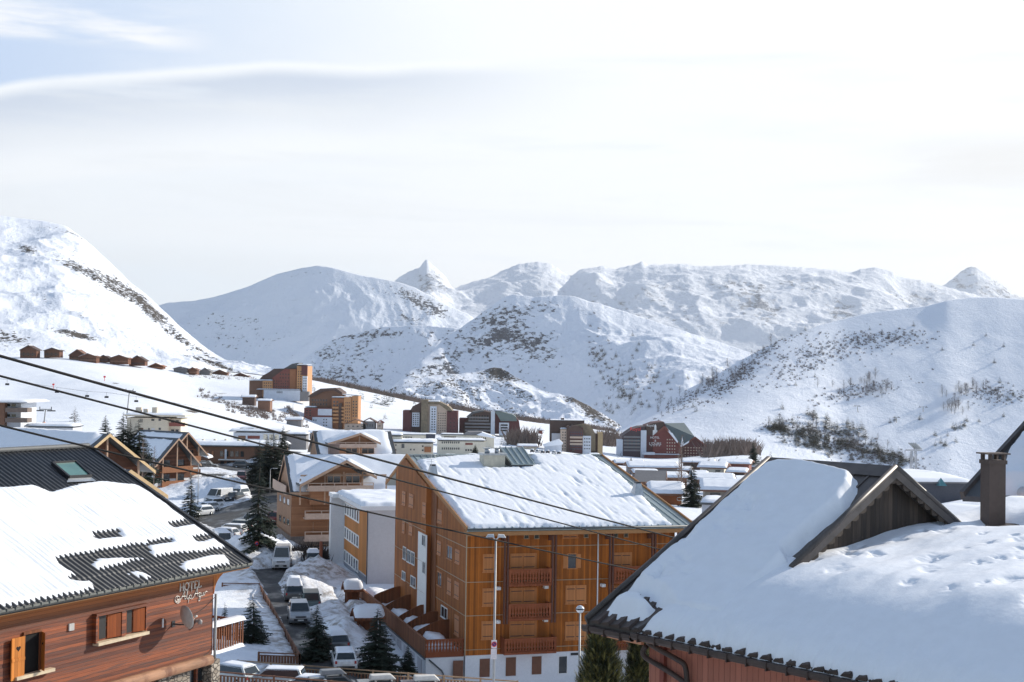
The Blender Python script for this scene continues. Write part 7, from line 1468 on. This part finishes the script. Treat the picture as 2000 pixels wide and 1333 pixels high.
    if box_:
        g = G(); g.hexa([(-1.1, -.4, rt+.10), (.7, -.4, rt+.10), (.7, .4, rt+.10), (-1.1, .4, rt+.10)], [(-1.05, -.34, rt+.42), (.35, -.34, rt+.42), (.35, .34, rt+.42), (-1.05, .34, rt+.42)]); g.box(-.8, -.7, -.6, .6, rt, rt+.1); g.box(.3, .4, -.6, .6, rt, rt+.1); o = g.build('roof_box', [box_], root); md = o.modifiers.new('bevel', 'BEVEL'); md.width = .08; md.segments = 2
    return root
WHP = paint('white_car_paint', (.72, .73, .74), 0); SIL = paint('silver_car_paint', (.34, .36, .38), .6); GRP = paint('grey_car_paint', (.10, .11, .12), .5); BKP = paint('black_car_paint', (.015, .016, .02), .2); RDP = paint('dark_red_car_paint', (.16, .025, .03), .2); GNP = paint('green_grey_car_paint', (.10, .14, .14), .4); FRS = paint('frosted_paint', (.48, .54, .56), .0)
BXD = plain('grey_roof_box', (.22, .23, .24), .5); BXW = plain('white_roof_box', (.66, .63, .58), .5)
car('suv', SIL, 584, 1214, -78, 'silver car facing us on the street, standing ahead of the grey people carrier')
car('mpv', GNP, 606, 1190, 100, 'grey people carrier seen from behind, right of the silver car')
car('van', WHP, 551, 1108, -84, 'white delivery van facing us where the street bends, below the larch chalet', cat='van')
car('suv', GRP, 611, 1104, 100, 'dark car half buried by a snow heap right of the white delivery van', snow=.25)
car('van', WHP, 427, 983, -118, 'white van in the row of white cars beside the square')
car('hatch', WHP, 405, 1000, -125, 'white car nearest to us in the sunny row on the left of the square', snow=.12)
car('hatch', WHP, 415, 992, -122, 'white car directly in front of the white van in the sunny row', snow=.05)
car('hatch', WHP, 393, 1008, -125, 'white snow-dusted car at the left end of the sunny row', snow=.2)
car('hatch', BKP, 457, 979, -112, 'black car just behind the white van of the sunny row')
car('suv', WHP, 466, 974, -112, 'white car under thick snow behind the black car', snow=.5)
car('hatch', BKP, 468, 957, -80, 'black car driving across the square')
car('mpv', RDP, 471, 940, -80, 'dark red car driving behind the black one on the square')
car('suv', BKP, 404, 917, 0, 'black car parked before the long brown building, at left')
car('hatch', GRP, 474, 915, 5, 'grey car parked before the long brown building, at right')
car('suv', SIL, 489, 1027, 172, 'silver car, farthest of the parked row left of the tall drooping spruce')
car('estate', GNP, 467, 1037, 165, 'dark green-grey estate car in the parked row left of the tall spruce')
car('estate', WHP, 450, 1045, 163, 'white estate car in the parked row left of the tall spruce', snow=.06)
car('hatch', WHP, 437, 1053, 160, 'white small car at the lower left of the parked row', snow=.1)
car('van', WHP, 432, 1074, 110, 'white van just behind the hotel roof verge at the end of the row', snow=.1)
car('suv', RDP, 536, 1022, 95, 'dark red car against the left wall of the larch chalet')
car('suv', GRP, 574, 1172, 100, 'black car buried under a dome of snow beside the street', snow=.7)
car('hatch', WHP, 672, 1304, 100, 'white small car seen from behind, right of the lower spruce', snow=.05)
car('estate', GRP, 650, 1268, 110, 'dark car under snow behind the lower spruce', snow=.35)
car('hatch', FRS, 452, 1337, 150, 'frosted white car at the far left of the lower car park', Yv=101, snow=.10)
car('estate', FRS, 535, 1345, 178, 'frosted silver car in the lower car park, left of the roof box', Yv=101, snow=.04)
car('hatch', FRS, 600, 1362, 165, 'frosted blue-grey car between the silver one and the roof box', Yv=98, snow=.06)
car('estate', GRP, 655, 1362, 20, 'dark car carrying a grey roof box in the lower car park', Yv=98, box_=BXD)
car('estate', GRP, 752, 1372, 15, 'car carrying a white roof box in the lower car park', Yv=98, box_=BXW)
car('estate', SIL, 838, 1374, 10, 'silver car with pale roof rack at the right of the lower car park', Yv=98, box_=BXW)
for i, (a, b) in enumerate([(1040, 884), (1050, 885), (1060, 886), (1070, 886), (1082, 887), (1092, 888)]): car('hatch', (BKP, WHP, GRP)[i % 3], a, b, 80, ('leftmost', 'second from the left', 'third from the left', 'fourth from the left', 'fifth from the left', 'rightmost')[i]+' of the six small cars parked before the stepped dark block', snow=.3, group='cars parked before the stepped dark block', Yv=700)
# ================================================================ FENCES, LAMPS, WIRES
FEN = plain('brown_fence_wood', (.17, .075, .04), .8, var=.25); FENL = plain('pale_rail_wood', (.34, .22, .13), .8, var=.2)
def fence(label, pts, h, pitch=.26, post=2.6, solid=.58, mat=FEN, topm=None, name='fence'):
    """pts: world points on the ground line"""
    A = Vector(pts[0]); r = thing(name, label, 'fence', A, 0); pts = [Vector(p)-A for p in pts]; bal = G(); rl = G()
    for a, b in zip(pts[:-1], pts[1:]):
        d = b-a; L = Vector((d.x, d.y)).length; u = d/L; rl.beam(a+Vector((0, 0, h)), b+Vector((0, 0, h)), .10, .08); rl.beam(a+Vector((0, 0, h*.80)), b+Vector((0, 0, h*.80)), .05, .07); rl.beam(a+Vector((0, 0, .15)), b+Vector((0, 0, .15)), .05, .07)
        n = int(L/pitch)
        for i in range(n): p = a+u*(i+.5)*L/n; q = p+u*pitch*solid; bal.beam(p+Vector((0, 0, .1)), p+Vector((0, 0, h*.8)), pitch*solid, .02) if False else bal.hexa([p+Vector((0, -.012, .05)), q+Vector((0, -.012, .05)), q+Vector((0, .012, .05)), p+Vector((0, .012, .05))], [p+Vector((0, -.012, h*.8)), q+Vector((0, -.012, h*.8)), q+Vector((0, .012, h*.8)), p+Vector((0, .012, h*.8))])
        n = max(1, int(L/post))
        for i in range(n+1): p = a+u*i*L/n; g = G(); g.box(p.x-.07, p.x+.07, p.y-.07, p.y+.07, p.z-.4, p.z+h+.06); g.build('post', [topm or mat], r)
    rl.build('rail', [topm or mat], r); bal.build('board_panel', [mat], r); return r
a = P(400, 1318, 109.5); b = P(1010, 1366, 102.0); fence('brown baluster fence above the lower car park, crossing the bottom of the picture', [a, b], 1.25, topm=FENL)
a = P(425, 1347, 98); b = P(760, 1376, 95); fence('second brown rail nearest to us, in front of the parked frosted cars', [a, b], 1.2, post=3.2)
c = [gpt(434, 1156), gpt(506, 1157), gpt(585, 1300), gpt(505, 1297)]; c = [Vector((v.x, v.y, v.z-.1)) for v in c]
fence('dark plank fence around the snowy garden beside the street', c, .95, pitch=.22, solid=.9)
# street lamps
def lamp(px, pyt, Yv, hd, label, r=.09, sign=False, base=None):
    t = P(px, pyt, Yv); zb_ = gz(t.x, t.y)-.3 if base is None else base; r_ = thing('street_lamp', label, 'street lamp', (t.x, t.y, zb_)); H = t.z-zb_
    g = G(); g.tube([(0, 0, 0), (0, 0, H*.35), (0, 0, H-.1)], [r*1.35, r*1.1, r*.75], 10); g.build('pole', [LPM], r_)
    if hd == 'double':
        for s_ in (-1, 1):
            g = G(); g.tube([(0, 0, H-.15), (s_*.22, -.05, H+.05)], .04, 6); g.hexa([(s_*.10, -.2, H+.02), (s_*.62, -.2, H+.0), (s_*.62, .12, H+.0), (s_*.10, .12, H+.02)], [(s_*.14, -.16, H+.20), (s_*.50, -.16, H+.18), (s_*.50, .08, H+.18), (s_*.14, .08, H+.20)]); g.build('lamp_head', [ALU if s_ < 0 else plain('lamp_head_grey', (.6, .6, .6), .4)], r_)
    elif hd == 'globe': g = G(); g.lathe([(.02, -.22), (.16, -.2), (.24, -.08), (.26, 0), (.25, .06), (.17, .17), (.02, .23)], (0, 0, H), 16); g.build('lamp_globe', [plain('lamp_globe', (.55, .58, .62), .25)], r_); g = G(); g.lathe([(.265, -.03), (.275, .0), (.265, .04)], (0, 0, H), 16); g.build('lamp_band', [BLACK], r_)
    else: g = G(); g.tube([(0, 0, H-.1), (.3, 0, H+.1), (.8, 0, H+.1)], .04, 6); g.box(.5, 1.2, -.12, .12, H+.02, H+.14); g.build('lamp_head', [ALU], r_)
    return r_, H
LPM = plain('galvanised_pole', (.36, .36, .36), .5, .3)
lr, H = lamp(968.5, 1050, 88, 'double', 'tall grey lamp post with two floodlight heads and a no-parking sign, before the big chalet', .078, base=-24.2)
z1 = P(968, 1250, 88).z+24.2; z2 = P(968, 1266, 88).z+24.2; z3 = P(968, 1287, 88).z+24.2
SGW = plain('sign_white', (.72, .66, .68), .5); g = G(); g.box(-.17, .17, -.15, -.13, z2, z1); g.build('sign_board', [SGW], lr); g = G(); g.box(-.19, .17, -.15, -.13, z3, z2-.04); g.build('sign_board', [SGW], lr)
g = G(); g.tube([(0, -.151, (z1+z2)/2), (0, -.158, (z1+z2)/2)], .13, 18); g.build('sign_disc', [plain('sign_blue', (.05, .06, .22), .5)], lr); g = G()
pts = [(.145*math.cos(a), -.162, (z1+z2)/2+.145*math.sin(a)) for a in [i*math.pi/12 for i in range(25)]]; g.tube(pts, .022, 5); g.beam((-.09, -.162, (z1+z2)/2+.09), (.09, -.162, (z1+z2)/2-.09), .01, .03); g.build('sign_ring', [REDL], lr)
g = G()
for k_ in range(5): g.box(-.14, .12, -.153, -.1505, z3+.08+k_*.1, z3+.105+k_*.1)
g.build('sign_text_lines', [GREYW], lr)
lamp(1133, 1190, 86, 'globe', 'shorter lamp post with a round globe, in front of the big chalet', .075, base=-24.6)
lamp(528, 916, 245, 'arm', 'thin street lamp beside the larch chalet', .06); lamp(388, 905, 235, 'arm', 'thin lamp post left of the square', .06); lamp(453, 856, 400, 'arm', 'thin lamp post rising before the long brown building', .07, base=-22)
p = gpt(501, 1104); t = thing('road_sign', 'no-entry style round sign on a dark post at the street corner', 'road sign', p); g = G(); g.tube([(0, 0, -.2), (0, 0, 2.7)], .05, 8); g.build('post', [BLACK], t); g = G(); g.tube([(0, -.05, 2.5), (0, -.08, 2.5)], .23, 16); g.build('sign_disc', [REDL], t); g = G(); g.tube([(0, -.081, 2.5), (0, -.086, 2.5)], .15, 16); g.build('sign_face', [plain('sign_blue_face', (.04, .06, .25), .5)], t)
# power cables, each one hanging from a pole out of the frame on the left to a bracket hidden behind the near roof
CAB = plain('twisted_cable', (.014, .013, .013), .8, .0, spec=.2)
def cable(label, pts, Y0, Y1, r):
    xs = np.array([p[0] for p in pts], float); ys = np.array([p[1] for p in pts], float); c = np.polyfit(xs, ys, 2); g = G(); path = []
    for px in np.linspace(-420, xs[-1]+90, 90):
        iY = 1/Y0+(1/Y1-1/Y0)*(px/xs[-1]); path.append(P(px, float(np.polyval(c, px)), 1/iY))
    n = 3
    for k in range(n):
        pp = []
        for i, q in enumerate(path): pp.append(q)
    g.tube(path, r, 7)
    o = g.build('power_cable', [CAB]); tag(o, label, 'cable', 'power cables across the view'); return o
cable('uppermost of the three dark cables sloping down to the right', [(0, 697), (200, 749), (400, 803), (460, 823), (580, 859), (680, 883), (780, 909), (928, 950), (1152, 1002), (1322, 1055)], 21, 44, .023)
cable('middle of the three dark cables sloping down to the right', [(0, 734), (200, 789), (400, 838), (540, 875), (680, 910), (780, 938), (928, 982), (1141, 1034), (1297, 1075)], 22, 44, .018)
cable('lowest of the three cables, crossing the hotel roof ridge and the big chalet', [(20, 837), (180, 874), (380, 923), (485, 946), (590, 971), (800, 1020), (928, 1046), (1106, 1086), (1249, 1115)], 24, 42, .019)
# lifts
PYL = plain('lift_pylon', (.30, .29, .28), .6); ORP = plain('orange_pad', (.75, .18, .04), .7)
def pylon(px, pyt, pyb, Yv, label, wT=5.0, pad=False, r=.25, lean=0):
    b = P(px-lean, pyb, Yv); t = P(px, pyt, Yv); H = t.z-b.z; r_ = thing('ski_lift_pylon', label, 'ski lift pylon', b); dx = t.x-b.x
    g = G(); g.tube([(0, 0, 0), (dx, 0, H)], [r, r*.7], 8); g.build('mast', [PYL], r_); g = G(); g.beam((dx-wT/2, 0, H), (dx+wT/2, 0, H), .25, .3); g.build('crossarm', [PYL], r_)
    for s_ in (-1, 1): g = G(); g.beam((dx+s_*wT/2-1.2, 0, H-.4), (dx+s_*wT/2+1.2, 0, H-.4), .3, .35); g.box(dx+s_*wT/2-.1, dx+s_*wT/2+.1, -.1, .1, H-.3, H+.8); g.build('sheave', [BLACK], r_)
    if pad: g = G(); g.tube([(0, 0, 0), (dx*.2, 0, H*.25)], r*2.0, 10); g.build('safety_pad', [ORP], r_)
pylon(89, 800, 833, 420, 'T-shaped grey lift pylon with orange foot pad, above the hotel roof', 3.4, True, .22, 4); pylon(253, 763, 826, 600, 'tall leaning lift pylon above the beige block', 3.0, False, .3, 7)
pylon(1674, 793, 806, 1250, 'tiny lift pylon high on the right-hand hill', 4, False, .35, -2); pylon(1803, 795, 805, 1230, 'lift top pylon beside the cut in the right-hand hill', 6, False, .4); pylon(1751, 815, 826, 1200, 'small lift pylon halfway down the right-hand hill', 4, False, .35)
b = P(1784, 950, 230); t = P(1784, 880, 230); H = t.z-b.z; r_ = thing('lift_tower', 'pale lattice lift tower with slanted wheel heads, right of the weathered gable', 'ski lift pylon', b)
g = G()
for sx in (-.55, .55):
    for sy in (-.4, .4): g.tube([(sx, sy, 0), (sx*.55, sy, H)], .09, 6)
for k_ in range(8):
    z = H*k_/8; g.beam((-.5, -.4, z), (.5, -.4, z+H/8), .06, .06); g.beam((.5, -.4, z), (-.5, -.4, z+H/8), .06, .06)
g.build('lattice_mast', [GREYW], r_)
g = G(); g.box(-1.1, 1.3, -.5, .5, H-.1, H+.15); g.build('platform', [GREYW], r_)
for k_ in range(4): x = -.9+k_*.35; g = G(); g.beam((x, -.3, H+1.2), (x+1.2, .3, H+.2), .14, .2); g.build('wheel_bar', [ALU], r_)
for (a, b_) in ((111, 757), (170, 765), (208, 767), (266, 775), (14, 742)):
    p = P(a, b_, 640); t = thing('lift_chair', 'tiny chair hanging on the ski lift above the left snowfield', 'lift chair', p, 0, 'chairs of the ski lift'); g = G(); g.tube([(0, 0, 0), (0, 0, -1.6)], .05, 5); g.box(-.9, .9, -.2, .3, -2.5, -2.35); g.box(-.9, .9, .2, .28, -2.4, -1.6); g.build('seat', [BLACK], t)
g = G(); g.tube([P(-200, 715, 640), P(14, 742, 640), P(111, 757, 640), P(170, 765, 640), P(208, 767, 640), P(266, 775, 640), P(420, 800, 640)], .05, 5); tag(g.build('lift_cable', [BLACK]), 'thin haul cable of the ski lift carrying the tiny chairs over the left snowfield', 'cable')
for i, (a, b_) in enumerate(((104, 752), (204, 737), (1322, 0))[:2]):
    p = P(a, b_+8, 800); t = thing('marker_post', ('red marker post on the upper left piste', 'red marker post beside the round cut of the piste')[i], 'marker post', p); g = G(); g.tube([(0, 0, 0), (0, 0, 3)], .15, 6); g.box(-.6, .6, -.1, .1, 2.0, 3.0); g.build('board', [REDL], t)
# snow-roofed bin shelters
def shelter(px, py, Yv, w_, d_, h_, label, rot=16):
    p = P(px, py, Yv); t = thing('bin_shelter', label, 'shelter', p, R(rot)); g = G()
    for sx in (0, w_):
        for sy in (0, d_): g.box(sx-.08, sx+.08, sy-.08, sy+.08, -.6, h_)
    g.build('frame', [DKW], t); g = G(); g.box(.05, w_-.05, d_*.5, d_, 0, h_*.8); g.build('timber_wall', [DKW], t); o = gable_x(t, -.4, w_+.4, -.4, d_+.4, h_, h_+.7, rm=DKW, snow=.5, res=.2, inset=(.02,)*4, seed=3, soft=.3)
shelter(699, 1240, 122, 1.9, 1.5, 1.45, 'open timber shelter with thick snow roof beside the terrace wall'); shelter(678, 1178, 138, 1.1, .9, 1.3, 'smaller snow-capped timber shelter at the entrance of the white block')
p = gpt(626, 1112); t = thing('timber_post', 'reddish brown timber post between the larch chalet and the white block', 'post', p); g = G(); g.tube([(0, 0, -.3), (0, 0, 3.2)], [.22, .18], 8); g.build('post_shaft', [plain('red_bark', (.26, .09, .05), .9)], t)
shrub_stuff('dark_figure_standin', 'dark twig tufts standing in for dark figures at the foot of the larch chalet', band([(575, 1085, 172), (634, 1088, 170)], 90, 1.5, 12), (1.2, 2.4), plain('dark_standin_twigs', (.035, .028, .028), .9), 9, 6)  # twig tufts added in place of dark figures at the chalet foot

# ================================================================ HAZE
m = bpy.data.materials.new('haze_air'); m.use_nodes = True; t = NT(m.node_tree); t.n.clear(); o_ = t.new('ShaderNodeOutputMaterial'); pv = t.new('ShaderNodeVolumePrincipled')
pv.inputs['Color'].default_value = (.93, .96, 1.0, 1); pv.inputs['Density'].default_value = HAZE; pv.inputs['Anisotropy'].default_value = 0.3; t.l.new(pv.outputs[0], o_.inputs['Volume'])
g = G(); g.box(-21000, 21000, -3000, 20500, -640, 1750); o = g.build('haze', [m]); tag(o, kind='stuff')
